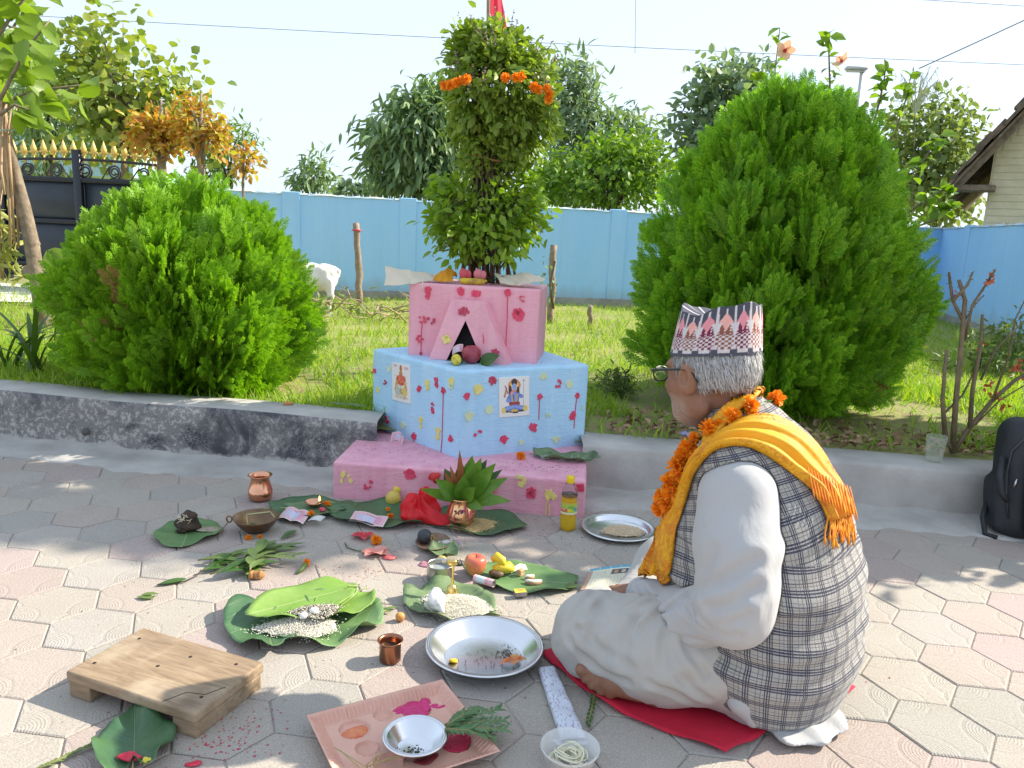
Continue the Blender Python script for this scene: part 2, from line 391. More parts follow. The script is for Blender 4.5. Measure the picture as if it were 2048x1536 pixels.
# ---- garden ground, grass
gy = lambda x: kerb_y(x)+.15
gm, t, b = newmat('garden_soil'); geo = nd(t, 'ShaderNodeNewGeometry').outputs['Position']
gc = mixc(t, ramp(t, noise(t, .9, geo, 5, .6), [(.4, 0.), (.6, 1.)]), (.20, .27, .05), (.30, .32, .08)); gc = mixc(t, ramp(t, noise(t, 26, geo, 4), [(.45, 0.), (.62, 1.)]), gc, (.27, .19, .11))
setc(t, b.inputs['Base Color'], gc); b.inputs['Roughness'].default_value = .95; bump(t, b, noise(t, 40, geo, 5), .6, .02)
mb = MB(); xs = np.concatenate([[-1400, -60], np.arange(-8, 8.1, .25), [60, 1400]]); rows = []
for x in xs: 
    xx = max(-8, min(8, x)); rows.append([(x, gy(xx)-.02, .17)]+[(x, yy, .19+.015*math.sin(xx*3+yy*2)+.012*math.sin(xx*7-yy*5) if yy < 11 else .19) for yy in np.concatenate([np.arange(3.9, 11, .35), [14, 60, 1400]])])
tag(mb.grid(np.array(rows).transpose(1, 0, 2)).obj('garden_ground', gm), kind='structure')
def in_bed(x, y):  # bare strips behind the kerb and below the bushes
    r = (x-1.55)**2/1.0+(y-4.0)**2/.5 < 1 or (x+1.57)**2/.35+(y-4.0)**2/.2 < 1
    return r or (.3 < x < 2.2 and y < gy(x)+.42)
N = 0; P = []; SC = []
for _ in range(85000):
    y = 3.3+7*random.random()**1.6; x = random.uniform(-.75*y-.4, .75*y+.4)
    if y < gy(x)+.03 or y > 9.4+.16*x+.35: continue
    if in_bed(x, y) and random.random() < .93: continue
    if vnoise(np.array([[x, y, 0]]), 3, 2.2)[0] < -.9 and random.random() < .6: continue
    P.append((x, y, .19)); SC.append(random.uniform(.045, .095)*(1.25 if y < 5 and abs(x) > 1.9 else 1))
P = np.array(P); n = len(P); d = nrm(np.stack([RNG.normal(0, .55, n), RNG.normal(0, .55, n), np.ones(n)], 1))
bl = np.array([(0, .045, 0), (0, -.045, 0), (.55, .032, .05), (.55, -.032, .05), (1, 0, .3)]); bf = np.array([(0, 1, 2), (1, 3, 2), (2, 3, 4)])
V, F = cloud(bl, bf, P, frames(d, rnd_dirs(n)), np.array(SC))
GR = mat('grass_blades', (.18, .36, .03), (.40, .48, .06), island=True, rough=.55, trans=.45)
tag(obj('grass', V, F, GR), kind='stuff', label='sunlit yellow green lawn grass between the kerb and the blue wall', cat='grass')
# dead leaves under the right bush
n = 420; P = np.stack([RNG.uniform(.45, 2.5, n), RNG.uniform(0, 1, n)**1.5*.45, np.full(n, .205)], 1); P[:, 1] += np.array([gy(x)+.09 for x in P[:, 0]])
lt, lf = leaf_t(.3, .2, .3)
V, F = cloud(lt, lf, P+RNG.uniform(0, .012, (n, 1))*[0, 0, 1], frames(nrm(RNG.normal(size=(n, 3))*[1, 1, .25]), RNG.normal(size=(n, 3))*.5+[0, 0, 1]), RNG.uniform(.022, .055, n))
tag(obj('dead_leaves', V, F, mat('dry_leaf', (.20, .11, .06), (.42, .28, .16), island=True, rough=.8)), kind='stuff', label='brown fallen leaves on the soil in front of the tall green bush', cat='dead leaves')
# pale cement drive by the gate
tag(MB().add([(-9, 6.6, .216), (-2.9, 7.4, .216), (-2.9, 9.0, .216), (-9, 9.0, .216)], [(0, 1, 2, 3)]).obj('path', mat('path_cement', (.62, .58, .52), (.70, .66, .6), 3, .9)), kind='structure')

# ---- blue boundary wall
def blue_paint():
    m, t, b = newmat('blue_wall_paint'); geo = nd(t, 'ShaderNodeNewGeometry').outputs['Position']
    mp = nd(t, 'ShaderNodeMapping'); mp.inputs['Scale'].default_value = (2.2, 2.2, .35); t.links.new(geo, mp.inputs[0])
    c = mixc(t, ramp(t, noise(t, 1.6, mp.outputs[0], 5, .6), [(.3, 0.), (.7, 1.)]), (.32, .61, .93), (.37, .65, .95))
    c = mixc(t, math_(t, 'MULTIPLY', ramp(t, noise(t, 9, geo, 5), [(.5, 0.), (.75, 1.)]), .25), c, (.42, .66, .90)); sz_ = nd(t, 'ShaderNodeSeparateXYZ'); t.links.new(geo, sz_.inputs[0]); dm_ = ramp(t, math_(t, 'ADD', sz_.outputs[2], math_(t, 'MULTIPLY', noise(t, 2.4, mp.outputs[0], 5, .65), .5)), [(.50, .75), (.72, 0.)]); c = mixc(t, dm_, c, (.33, .43, .44)); stk_ = nd(t, 'ShaderNodeMapping'); stk_.inputs['Scale'].default_value = (7, 7, .25); t.links.new(geo, stk_.inputs[0]); c = mixc(t, math_(t, 'MULTIPLY', ramp(t, noise(t, 1.5, stk_.outputs[0], 4, .6), [(.58, 0.), (.75, 1.)]), .22), c, (.25, .42, .52))
    setc(t, b.inputs['Base Color'], c); b.inputs['Roughness'].default_value = .7; bump(t, b, noise(t, 18, geo, 4), .25, .01); return m
BLUE = blue_paint(); COP = mat('rough_coping', (.45, .55, .60), (.66, .68, .66), 9, .95, bs=.5, bscale=40); PLI = mat('wall_plinth', (.27, .26, .22), (.42, .40, .35), 4, .95, bs=.6, bd=.02, bscale=20)
wl = thing('boundary_wall', 'light blue painted boundary wall with pilasters and rough jagged top', 'wall', (0, 9.9, .19))
wp = [(-3.75, 8.95), (-1.52, 9.55), (5.85, 10.8), (5.2, 7.8), (4.75, 5.9)]
for i in range(4):
    a, c_ = np.array(wp[i]), np.array(wp[i+1]); L = np.linalg.norm(c_-a); u = (c_-a)/L; ang = math.atan2(u[1], u[0]); nn = np.array([u[1], -u[0]]); mid = (a+c_)/2
    top = 1.40; w0 = np.array([0, 9.9, .19])
    MB().box((*(mid-w0[:2]), (top-.19-.10)/2+.10), (L+.1, .16, top-.19-.10), ang).obj('wall_panel', BLUE, wl, smooth=False)
    MB().box((*(mid-w0[:2]), .045), (L+.16, .22, .12), ang).obj('plinth', PLI, wl, smooth=False)
    mb = MB(); rows = []
    for s in np.arange(0, L+.02, .06):
        q = a+u*s-w0[:2]; h = 1.212+.004*math.sin(s*13+i)+random.uniform(-.004, .006)
        rows.append([(*(q+nn*.085), 1.195), (*(q+nn*(.088+random.uniform(0, .012))), h-.012), (*(q+nn*.04), h+random.uniform(0, .008)), (*(q-nn*.04), h+random.uniform(0, .008)), (*(q-nn*.09), 1.195)])
    mb.grid(rows)
    for s in np.arange(0, L, .045):
        q = a+u*(s+random.uniform(-.02, .02))+nn*random.uniform(-.05, .06)-w0[:2]; hh = random.uniform(.015, .05); r = random.uniform(.006, .014)
        mb.add([(q[0]-r, q[1], 1.2), (q[0]+r, q[1], 1.2), (q[0], q[1]-r, 1.2), (q[0]+random.uniform(-r, r), q[1], 1.21+hh)], [(0, 2, 3), (2, 1, 3), (1, 0, 3)])
    mb.obj('coping', COP, wl, smooth=False)
    for s in {0: [1.1], 1: [.16, 2.80, 5.4], 2: [1.1], 3: [.6]}[i]:
        q = a+u*s+nn*.045-w0[:2]
        MB().box((*q, .665), (.20, .10, 1.13), ang, .006).obj('pilaster', BLUE, wl, smooth=False)

# ---- black gate with gold spear heads
GB = mat('gate_black', (.016, .024, .036), (.026, .036, .05), 3, .42, bs=.1); GF = mat('gate_frame', (.008, .011, .016), rough=.4); GOLD = mat('gold_paint', (.62, .42, .10), (.75, .55, .18), 20, .4, .25)
ga, gb = np.array([-7.6, 8.95]), np.array([-3.85, 8.5]); gu = (gb-ga)/np.linalg.norm(gb-ga); GL = np.linalg.norm(gb-ga); gang = math.atan2(gu[1], gu[0])
gt = thing('metal_gate', 'black sheet metal gate with curled ironwork and gold spear heads', 'gate', (ga[0], ga[1], .2), gang)
def gbox(x, z, w, h, y=0, d=.04): return MB().box((x, y, z), (w, d, h), 0, .004)
poles = [GL-.05-k*.93 for k in range(5)]
for x in poles: gbox(x, .66, .07, 1.12, 0, .07).obj('gate_post', GF, gt)
mid_x = poles[1]
gbox(mid_x, .78, .09, 1.50, -.006, .07).obj('gate_post', GF, gt)
for z in (.17, .28, .76, 1.21): gbox(GL/2, z, GL, .05, 0, .05).obj('rail', GF, gt)
for k in range(4):
    for z, h in ((.52, .43), (.985, .40)):
        x = (poles[k]+poles[k+1])/2
        gbox(x, z, .86, h, .012, .012).obj('panel', GB, gt)
        for q in (-1, 1): gbox(x+q*.405, z, .02, h-.03, -.004, .018).obj('panel_trim', GF, gt)
mb = MB()
for k in range(60):
    x = GL-k*.08
    for q in (-1, 1):
        mb.tube([(x-.05*q, 0, .19), (x+.05*q, 0, .26)], .006, 5)
mb.obj('lattice', GF, gt)
arch = lambda x: 1.40-.20*((x-mid_x)/2.3)**2
mb = MB(); mb.tube([(x, 0, max(1.22, arch(x)+.03)) for x in np.linspace(.2, GL, 40)], .016, 6); mb.obj('arch_rail', GF, gt)
for k in range(12):
    x = GL-.22-k*.34
    if x < .3: break
    sg = 1 if x > mid_x else -1; mb = MB(); cz = 1.22+max(.05, (arch(x)-1.22)*.5); r0 = max(.03, (arch(x)-1.22)*.48)
    pts = [(x+sg*(.16+0*t_)-0, 0, 1.23) for t_ in (0,)]
    for t_ in np.linspace(0, 2.3*2*math.pi, 46): rr = r0*(1-.74*t_/(2.3*2*math.pi)); pts.append((x+sg*rr*math.sin(t_-.6), 0, cz-rr*math.cos(t_-.6)))
    mb.tube(pts, .0105, 6); mb.tube([(x-sg*.15, 0, 1.23), (x-sg*.05, 0, arch(x)-.02)], .008, 5); mb.obj('scroll', mat('scroll_iron', (.05, .05, .045), rough=.35, metal=.4), gt)
f0 = None
for k in range(40):
    x = GL-.08-k*.118
    if x < .15: break
    z = max(1.22, arch(x)+.03)
    if f0 is None:
        mb = MB(); mb.tube([(0, 0, -.04), (0, 0, .06)], .009, 6); mb.lathe([(.0, .03), (.026, .045), (.012, .07), (.024, .085), (.032, .11), (.018, .15), (.002, .205)], 10)
        mb.ball((.035, 0, .075), (.022, .008, .014), 8); mb.ball((-.035, 0, .075), (.022, .008, .014), 8); f0 = mb.obj('spear_head', GOLD, gt); o = f0
    else: o = f0.copy(); COL.objects.link(o); o.parent = gt
    o.location = (x, 0, z)

# ---- house behind the right wall: tiled verge roof over a cream gable
hE = aty(1893, 377, 9.6); hr_ = R_(-32); hvx, hvy = np.array([math.cos(hr_), math.sin(hr_), 0]), np.array([-math.sin(hr_), math.cos(hr_), 0]); HX = hE+hvy*.6; HX[2] = .19
hs = thing('house', 'cream house gable with old brown clay tile roof behind blue wall', 'house', HX, hr_)
def hsolve(px, py, y_):  # local point on the vertical plane at depth y_ of the house
    return (onp(px, py, HX+hvy*y_, hvy)-HX) @ np.stack([hvx, hvy, [0, 0, 1.]], 1)
CRM = mat('cream_wall', (.56, .50, .34), (.66, .59, .42), 6, .9, bs=.5, bd=.01, bscale=18); TIL = mat('old_clay_tile', (.085, .065, .05), (.20, .145, .105), 9, .92, bs=.7, bscale=40); WOD = mat('grey_rafter', (.13, .10, .075), (.26, .205, .15), 14, .85, bs=.4, bscale=50)
e0 = hsolve(1893, 377, -.6); e1 = hsolve(2052, 212, -.6); sl_ = (e1-e0)/np.linalg.norm(e1-e0); ridge = e0+sl_*3.4
gw0 = hsolve(1980, 360, -.25)
wz = lambda x: e0[2]-.10+(x-e0[0])*sl_[2]/sl_[0]
pts = [(gw0[0], -.2), (gw0[0], wz(gw0[0])), (ridge[0], wz(ridge[0])), (ridge[0]+2, wz(ridge[0])-1.6), (ridge[0]+2, -.2)]
n = len(pts); y0, y1 = -.25, 4.0
MB().add([(x, y0, z) for x, z in pts]+[(x, y1, z) for x, z in pts], [tuple(range(n)), tuple(range(2*n-1, n-1, -1))]+[(i, n+i, n+(i+1) % n, (i+1) % n) for i in range(n)]).obj('gable_wall', CRM, hs, smooth=False)
for zz in np.arange(.2, 2.6, .085):
    xw = max(gw0[0], e0[0]+(zz-e0[2]+.16)*sl_[0]/sl_[2])
    if xw < ridge[0]: MB().box(((xw+ridge[0])/2+.01, y0-.004, zz), (ridge[0]-xw-.02, .006, .074), 0, .002).obj('brick_course', CRM, hs, smooth=False)
ra = math.atan2(sl_[2], sl_[0])
def slope_box(s0, s1, yy0, yy1, o0, o1):
    P = []
    for o_ in (o0, o1):
        for s_, y_ in ((s0, yy0), (s1, yy0), (s1, yy1), (s0, yy1)):
            q = e0+sl_*s_+np.array([-sl_[2], 0, sl_[0]])*o_; P.append((q[0], y_, q[2]))
    return P, [(3, 2, 1, 0), (4, 5, 6, 7), (0, 1, 5, 4), (1, 2, 6, 5), (2, 3, 7, 6), (3, 0, 4, 7)]
rf = MB().add(*slope_box(-.02, 3.4, -.60, 4.2, -.035, -.01)).obj('roof', WOD, hs, smooth=False)
for y_ in (-.52, .3, 1.2): MB().add(*slope_box(-.05, 3.4, y_, y_+.06, -.10, -.036)).obj('rafter', WOD, rf, smooth=False)
for k in range(14): 
    MB().add(*slope_box(.02+k*.24, .24+k*.24, -.45, -.26, -.052, -.036)).obj('roof_board', WOD, rf, smooth=False)
MB().box((e0[0]+.28, -.33, e0[2]+.02), (.44, .34, .07), 0, .008).obj('beam', WOD, hs, smooth=False)
for k in range(16):
    for j in range(7):
        s0 = -.05+k*.185; h0 = random.uniform(0, .02)+(.05 if k in (3, 4, 6, 7) and j == 0 else 0); tl = random.uniform(-.015, .02)
        MB().add(*slope_box(s0, s0+.235, -.64+j*.21+random.uniform(-.02, .02), -.45+j*.21, .0+tl+h0*.3, .028+tl+h0)).obj('roof_tile', TIL, rf, smooth=False)

# ---- wires and the lamp behind
WIR = mat('wire_grey', (.16, .17, .19), rough=.6)
def wire(label, a, c_, r, sag=.0, mids=24):
    a, c_ = np.array(a), np.array(c_); P = [a+(c_-a)*f-np.array([0, 0, 4*sag*f*(1-f)]) for f in np.linspace(0, 1, mids)]
    return tag(MB().tube(P, r, 5).obj('overhead_wire', WIR), label, 'wire')
wire('long thin wire crossing the sky behind the tulsi plant', aty(-300, 10, 30), aty(2400, 144, 30), .011, .12)
wire('wire crossing the top right corner of the sky', aty(1500, -22, 34), aty(2300, 28, 34), .012)
wire('slanting service wire rising from the lamp to the right', aty(1838, 137, 22), aty(2300, -78, 22), .016, .02)
wire('wire hanging straight down from above onto the long wire', aty(1273, -140, 30), aty(1270, 106, 30), .010)
lp = thing('street_lamp', 'pale tube lamp on a short T post behind the tall green bush', 'lamp', tuple(aty(1712, 240, 12)*[1, 1, 0]+[0, 0, .19]))
q = aty(1712, 140, 12)-np.array(lp.location); g_ = mat('lamp_grey', (.55, .57, .55), rough=.6)
MB().tube([(0, 0, 0), (0, 0, q[2]-.02)], .028, 10).obj('lamp_post', g_, lp); MB().box((q[0], 0, q[2]+.02), (.30, .12, .05), R_(-4), .012).obj('lamp_head', g_, lp); MB().box((q[0], 0, q[2]-.022), (.26, .08, .012), R_(-4)).obj('tube_light', mat('lamp_white', (.8, .8, .76), rough=.4), lp)
# ================================================================== PLANTS
def spray_t(seed, n=8):
    rg = np.random.default_rng(seed); V = []; F = []
    def strip(a, b, w, z0, z1):
        a = np.array(a); b = np.array(b); d = nrm(b-a); p = np.array([-d[1], d[0]]); k = len(V); m = a+(b-a)*.45
        V.extend([(*a, z0), (*(m+p*w), (z0+z1)/2), (*(m-p*w), (z0+z1)/2), (*b, z1)]); F.extend([(k, k+2, k+1), (k+1, k+2, k+3)])
    strip((0, 0), (1, 0), .018, 0, .03)
    for i in range(n):
        x = .16+.8*i/n; L = .40*(1-abs(x-.42)*1.05)+.06
        for s in (-1, 1):
            a = (x+rg.uniform(-.02, .02), 0); an = s*R_(40+rg.uniform(-8, 8)); b = (a[0]+L*math.cos(an), L*math.sin(an)); zz = rg.uniform(-.05, .06)
            strip(a, b, .023, .01, zz)
            for f in (.3, .5, .7, .88):
                q = (a[0]+(b[0]-a[0])*f, a[1]+(b[1]-a[1])*f)
                for s2 in (-1, 1):
                    l2 = L*.42*(1-f*.45); a2_ = an+s2*R_(38); strip(q, (q[0]+l2*math.cos(a2_), q[1]+l2*math.sin(a2_)), 0.019, zz*f, zz+rg.uniform(-.02, .02))
    return np.array(V), np.array(F)
SPR = [spray_t(s) for s in range(3)]
def thuja(name, label, c, rad, z0, z1, nplume, seed, m, prof, up=.8):
    rg = np.random.default_rng(seed); th = thing(name, label, 'bush', (c[0], c[1], z0)); H = z1-z0
    mb = MB()
    for k in range(9):
        a = rg.uniform(0, 6.28); r = rad*.55*rg.uniform(.3, 1); e = (r*math.cos(a), r*math.sin(a), H*rg.uniform(.45, .8))
        mb.tube([(.02*math.cos(a), .02*math.sin(a), -.03), (e[0]*.25, e[1]*.25, H*.13), (e[0]*.7, e[1]*.7, e[2]*.6), e], [.035, .03, .018, .006], 6)
    mb.obj('trunk', mat('thuja_bark', (.09, .055, .035), (.15, .10, .07), 20, .9), th)
    BV = []; BD = []; PV = [[], [], []]; PD = [[], [], []]; PU = [[], [], []]; PS = [[], [], []]
    for k in range(nplume):
        t = rg.uniform(0, 1)**.95; a = rg.uniform(0, 2*math.pi); inner = rg.uniform(0, 1) < .22
        sh = rg.uniform(.45, .8) if inner else rg.uniform(.86, 1.02)
        bumpy = 1+.08*math.sin(a*5+t*6+seed)+.07*math.sin(a*9-t*13)
        r = rad*prof(t)*sh*bumpy*(1.08 if t > .3 and rg.uniform() < .08 else 1); tip = np.array([r*math.cos(a), r*math.sin(a), H*t*(1+.03*math.sin(a*7))*(1 if not inner else .92)])
        out = np.array([math.cos(a), math.sin(a), 0]); upw = up*(.55+.75*t)
        d = nrm(out*(1-t*.75)+np.array([0, 0, upw])+rg.normal(0, .16, 3)); L = rg.uniform(.20, .36)*(1.1 if t > .6 else 1)
        if t < .12: d = nrm(out+np.array([0, 0, .15])+rg.normal(0, .2, 3))
        bk = rg.uniform() < (.05 if inner else .008)
        for j in range(rg.integers(8, 12)):
            f = rg.uniform(0, 1); v = rg.integers(0, 3); side = rg.normal(0, 1, 3); side = nrm(side-d*(side @ d))
            pos = tip-d*L*(1-f*.75)+side*.05*(1-f*.6)*rg.uniform(.3, 1.3)
            dd = nrm(d+side*rg.uniform(.15, .75)*(1-.5*f))
            if bk: BV.append(pos); BD.append(dd); continue
            PV[v].append(pos); PD[v].append(dd); PU[v].append(np.cross(dd, nrm(out+rg.normal(0, .55, 3)))*0+nrm(np.cross(np.array([0, 0, 1.])+rg.normal(0, .35, 3), dd))); PS[v].append(rg.uniform(.14, .235)*(1-.25*f))
    Vs = []; Fs = []; n0 = 0
    for v in range(3):
        V, F = cloud(*SPR[v], np.array(PV[v]), frames(np.array(PD[v]), np.array(PU[v])), np.array(PS[v])); Vs.append(V); Fs.append(F+n0); n0 += len(V)
    V = np.concatenate(Vs); F = np.concatenate(Fs)
    obj('foliage', V, F, m, th, kind='stuff')
    if BV: V, F = cloud(*SPR[0], np.array(BV), frames(np.array(BD), rnd_dirs(len(BV))), rg.uniform(.11, .17, len(BV))); obj('dead_sprays', V, F, mat('dead_spray', (.22, .13, .04), (.40, .27, .08), island=True, rough=.7, trans=.2), th, kind='stuff')
    return th
TL = mat('thuja_lime', (.14, .33, .012), (.30, .51, .03), island=True, rough=.5, trans=.38)
TG = mat('thuja_green', (.11, .32, .025), (.36, .57, .04), island=True, rough=.5, trans=.5)
thuja('round_bush', 'wide rounded lime green conifer bush behind the black flaking kerb', (-1.685, 3.98), .565, .2, 1.18, 500, 4, TL, lambda t: (max(0, 1-((t-.40)/.62)**2))**.55*(1 if t > .12 else .72+2.3*t), .7)
thuja('conical_bush', 'tall egg shaped dark green conifer bush behind the seated man', (1.38, 4.15), .645, .22, 1.80, 760, 9, TG, lambda t: (max(.0, 1-((t-.34)/.70)**2))**.62*(1 if t > .12 else .66+2.8*t), 1.1)

def leafcloud(C3, n, spread, tmpl, sc, droop=.0, out=.5, seed=0, center=None):
    """n leaves round each clump centre"""
    rg = np.random.default_rng(seed); C3 = np.asarray(C3); P = np.repeat(C3, n, 0)+rg.normal(0, 1, (len(C3)*n, 3))*spread
    d = rg.normal(0, 1, P.shape)
    if center is not None: d += nrm(P-np.asarray(center))*out*2
    d[:, 2] -= droop*1.6; d = nrm(d); u = rg.normal(0, .6, P.shape)+[0, 0, 1.]
    return cloud(*tmpl, P, frames(d, u), rg.uniform(*sc, len(P)))
def shell(c, r, n, seed, lo=.6):
    rg = np.random.default_rng(seed); d = nrm(rg.normal(size=(n, 3))); k = rg.uniform(lo**2, 1, n)**.5
    k *= 1+.14*vnoise(d, seed+1, 2.2); return np.array(c)+d*k[:, None]*np.array(r)
def tree(name, label, base, blobs, ncl, nl, tmpl, size, spread, m, bark, trunk_r, droop=.35, group=None, seed=0, limbs=14, lo=.55):
    """base on the ground; blobs are (centre, radii) in world space"""
    th = thing(name, label, 'tree', base, group=group); b = np.array(base); C3 = []; tot = sum(r[0]*r[2] for _, r in blobs)
    for i, (c, r) in enumerate(blobs): C3.append(shell(np.array(c)-b, r, max(4, int(ncl*r[0]*r[2]/tot)), seed+i*7, lo))
    C3 = np.concatenate(C3); cen = np.mean([np.array(c)-b for c, _ in blobs], 0)
    V, F = leafcloud(C3, nl, spread, tmpl, size, droop, .5, seed, cen); obj('crown', V, F, m, th, kind='stuff')
    mb = MB(); fork = np.array([cen[0]*.5, cen[1]*.5, max(.3, (min(c[2]-r[2] for c, r in blobs)-b[2])*.9)]); top = cen+np.array([0, 0, .3])
    mb.tube([(0, 0, -.1), fork*[.5, .5, .5], fork, (fork+top)/2, top], [trunk_r, trunk_r*.85, trunk_r*.75, trunk_r*.5, trunk_r*.15], 9)
    rg = np.random.default_rng(seed+99)
    for k in rg.choice(len(C3), min(limbs, len(C3)), False):
        e = C3[k]; s = fork+(top-fork)*rg.uniform(0, .7); mb.tube([s, s+(e-s)*.5+[0, 0, .1*np.linalg.norm(e-s)], e], [trunk_r*.4, trunk_r*.25, trunk_r*.07], 6)
    mb.obj('trunk', bark, th); return th
BARK = mat('bark_grey_brown', (.17, .125, .085), (.30, .235, .17), 14, .9, bs=.6, bd=.01, bscale=40); DBARK = mat('bark_dark', (.05, .04, .03), (.10, .08, .06), 12, .9)
LONG = leaf_t(.13, .03, .28); OVAL = leaf_t(.27, .06, .14); HEART = leaf_t(.42, .08, .15)
MANGO = mat('mango_leaf', (.15, .25, .12), (.28, .38, .18), island=True, rough=.5, trans=.3)
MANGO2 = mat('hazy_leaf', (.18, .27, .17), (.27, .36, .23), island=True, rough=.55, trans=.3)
BRT = mat('bright_leaf', (.10, .22, .02), (.22, .34, .04), island=True, rough=.45, trans=.42)
PALE = mat('pale_leaf', (.16, .23, .09), (.27, .33, .12), island=True, rough=.6, trans=.4)
OLIVE = mat('heart_leaf', (.16, .25, .05), (.38, .42, .08), island=True, rough=.5, trans=.42)
def blob(px, py, y, rx, rz, ry=None):  # ellipsoid seen at a place of the photograph, at distance y, half sizes in photo pixels
    c = aty(px, py, y); k = y/FOC*1.02; return (c, (rx*k, (ry or rx)*k, rz*k))
def gbase(px, y): p = aty(px, 600, y); return (p[0], p[1], .17)
tree('mango_tree', 'dense mango tree left of the tulsi plant with drooping long leaves', gbase(830, 15), [blob(820, 275, 15, 80, 80), blob(870, 235, 15, 60, 55), blob(780, 340, 15, 35, 40), blob(895, 320, 15, 60, 70)], 300, 14, LONG, (.20, .36), .17, MANGO, DBARK, .14, .7, seed=1)
tree('tall_tree', 'tall narrow tree rising behind the right side of the tulsi plant', gbase(1150, 18), [blob(1145, 160, 18, 42, 48), blob(1150, 240, 18, 58, 60), blob(1215, 290, 18, 62, 60), blob(1265, 275, 18, 42, 45), blob(1160, 340, 18, 80, 50)], 330, 13, LONG, (.18, .32), .18, MANGO2, DBARK, .16, .5, seed=20)
tree('leafy_tree', 'bright green tree with rows of leaflets above the blue wall', gbase(1215, 12), [blob(1200, 350, 12, 110, 60), blob(1290, 350, 12, 75, 58), blob(1130, 370, 12, 70, 45), blob(1250, 310, 12, 70, 40)], 260, 16, OVAL, (.07, .14), .13, BRT, DBARK, .08, .3, seed=40)
tree('dark_tree', 'dark bushy tree beyond the wall left of the tall conifer bush', gbase(1450, 16), [blob(1465, 205, 16, 75, 75), blob(1420, 270, 16, 55, 70), blob(1520, 270, 16, 80, 100), blob(1390, 340, 16, 40, 50)], 300, 14, OVAL, (.13, .25), .18, MANGO2, DBARK, .14, .4, seed=60)
tree('pale_tree', 'pale sunlit tree beyond the wall between the conifer bush and the house', gbase(1860, 15), [blob(1850, 260, 15, 85, 65), blob(1900, 290, 15, 50, 50), blob(1840, 350, 15, 90, 60), blob(1905, 400, 15, 60, 45)], 270, 12, OVAL, (.10, .20), .19, PALE, DBARK, .1, .4, seed=80)
tree('small_wall_tree', 'small lone tree top showing above the blue wall', gbase(620, 13), [blob(622, 352, 13, 26, 24), blob(612, 365, 13, 22, 14), blob(635, 340, 13, 14, 18)], 38, 12, LONG, (.12, .22), .09, MANGO, DBARK, .03, .4, seed=90)
for k, (px, w) in enumerate(((700, 30), (755, 24))):
    tree('distant_tree', ('low hazy treetop just over the wall nearest the lone small tree', 'low hazy treetop just over the wall beside the mango tree')[k], gbase(px, 40), [blob(px, 392, 40, w, 9)], 26, 12, OVAL, (.3, .6), .3, MANGO2, DBARK, .1, .3, 'low hazy treetops beyond the wall', 95+k)
# left side, behind the gate
tree('dark_gate_tree', 'dark feathery tree standing far behind the black gate', gbase(90, 16), [blob(90, 250, 16, 120, 75), blob(190, 210, 16, 90, 80), blob(40, 170, 16, 70, 70)], 260, 12, LONG, (.14, .26), .24, MANGO, DBARK, .13, .5, seed=100, lo=.3)
tree('heart_leaf_tree', 'airy tree with small heart shaped leaves behind the gate', gbase(235, 11), [blob(205, 90, 11, 80, 70), blob(285, 195, 11, 95, 85), blob(220, 250, 11, 110, 60), blob(345, 205, 11, 50, 50), blob(380, 250, 11, 38, 42), blob(180, 160, 11, 70, 90)], 175, 9, HEART, (.09, .17), .20, OLIVE, BARK, .07, .45, seed=120, limbs=44, lo=.2)
tree('neem_tree', 'light feathery neem tree behind the orange leaved shrub', gbase(470, 12), [blob(455, 290, 12, 45, 55), blob(500, 290, 12, 22, 25), blob(430, 330, 12, 50, 45)], 60, 16, LONG, (.08, .16), .11, mat('neem_leaf', (.12, .22, .05), (.20, .30, .08), island=True, rough=.5, trans=.4), DBARK, .035, .5, seed=140)
CROT = mat('copper_leaf', (.55, .20, .05), (.52, .48, .08), island=True, rough=.5, trans=.4)
tree('copper_leaf_shrub', 'pruned shrub with thick stubs and orange new leaves before the gate', gbase(330, 7.4)[:2]+(.2,), [blob(305, 265, 7.4, 42, 40), blob(345, 270, 7.4, 32, 36)], 80, 12, OVAL, (.05, .09), .05, CROT, BARK, .06, .0, seed=150, limbs=24, lo=.3)
tree('orange_stub_tree', 'single pruned trunk sprouting orange and yellow leaves above the round bush', gbase(405, 7.2)[:2]+(.2,), [blob(385, 225, 7.2, 30, 26), blob(432, 265, 7.2, 20, 40), blob(395, 270, 7.2, 30, 22)], 60, 11, OVAL, (.045, .085), .04, CROT, BARK, .05, .0, seed=160, limbs=16, lo=.3)
tree('small_copper_shrub', 'small shrub of orange leaves at the wall end', gbase(488, 8.6)[:2]+(.2,), [blob(488, 322, 8.6, 17, 24)], 16, 10, OVAL, (.06, .10), .05, CROT, BARK, .02, .0, seed=170, lo=.2)
MB().box(tuple(aty(120, 313, 22)), (5.5, 3, 1.1)).obj('far_shed', mat('shed_blue', (.35, .55, .66)), smooth=False); tag(bpy.data.objects['far_shed'], 'low pale blue shed far behind the gate spear heads', 'shed')
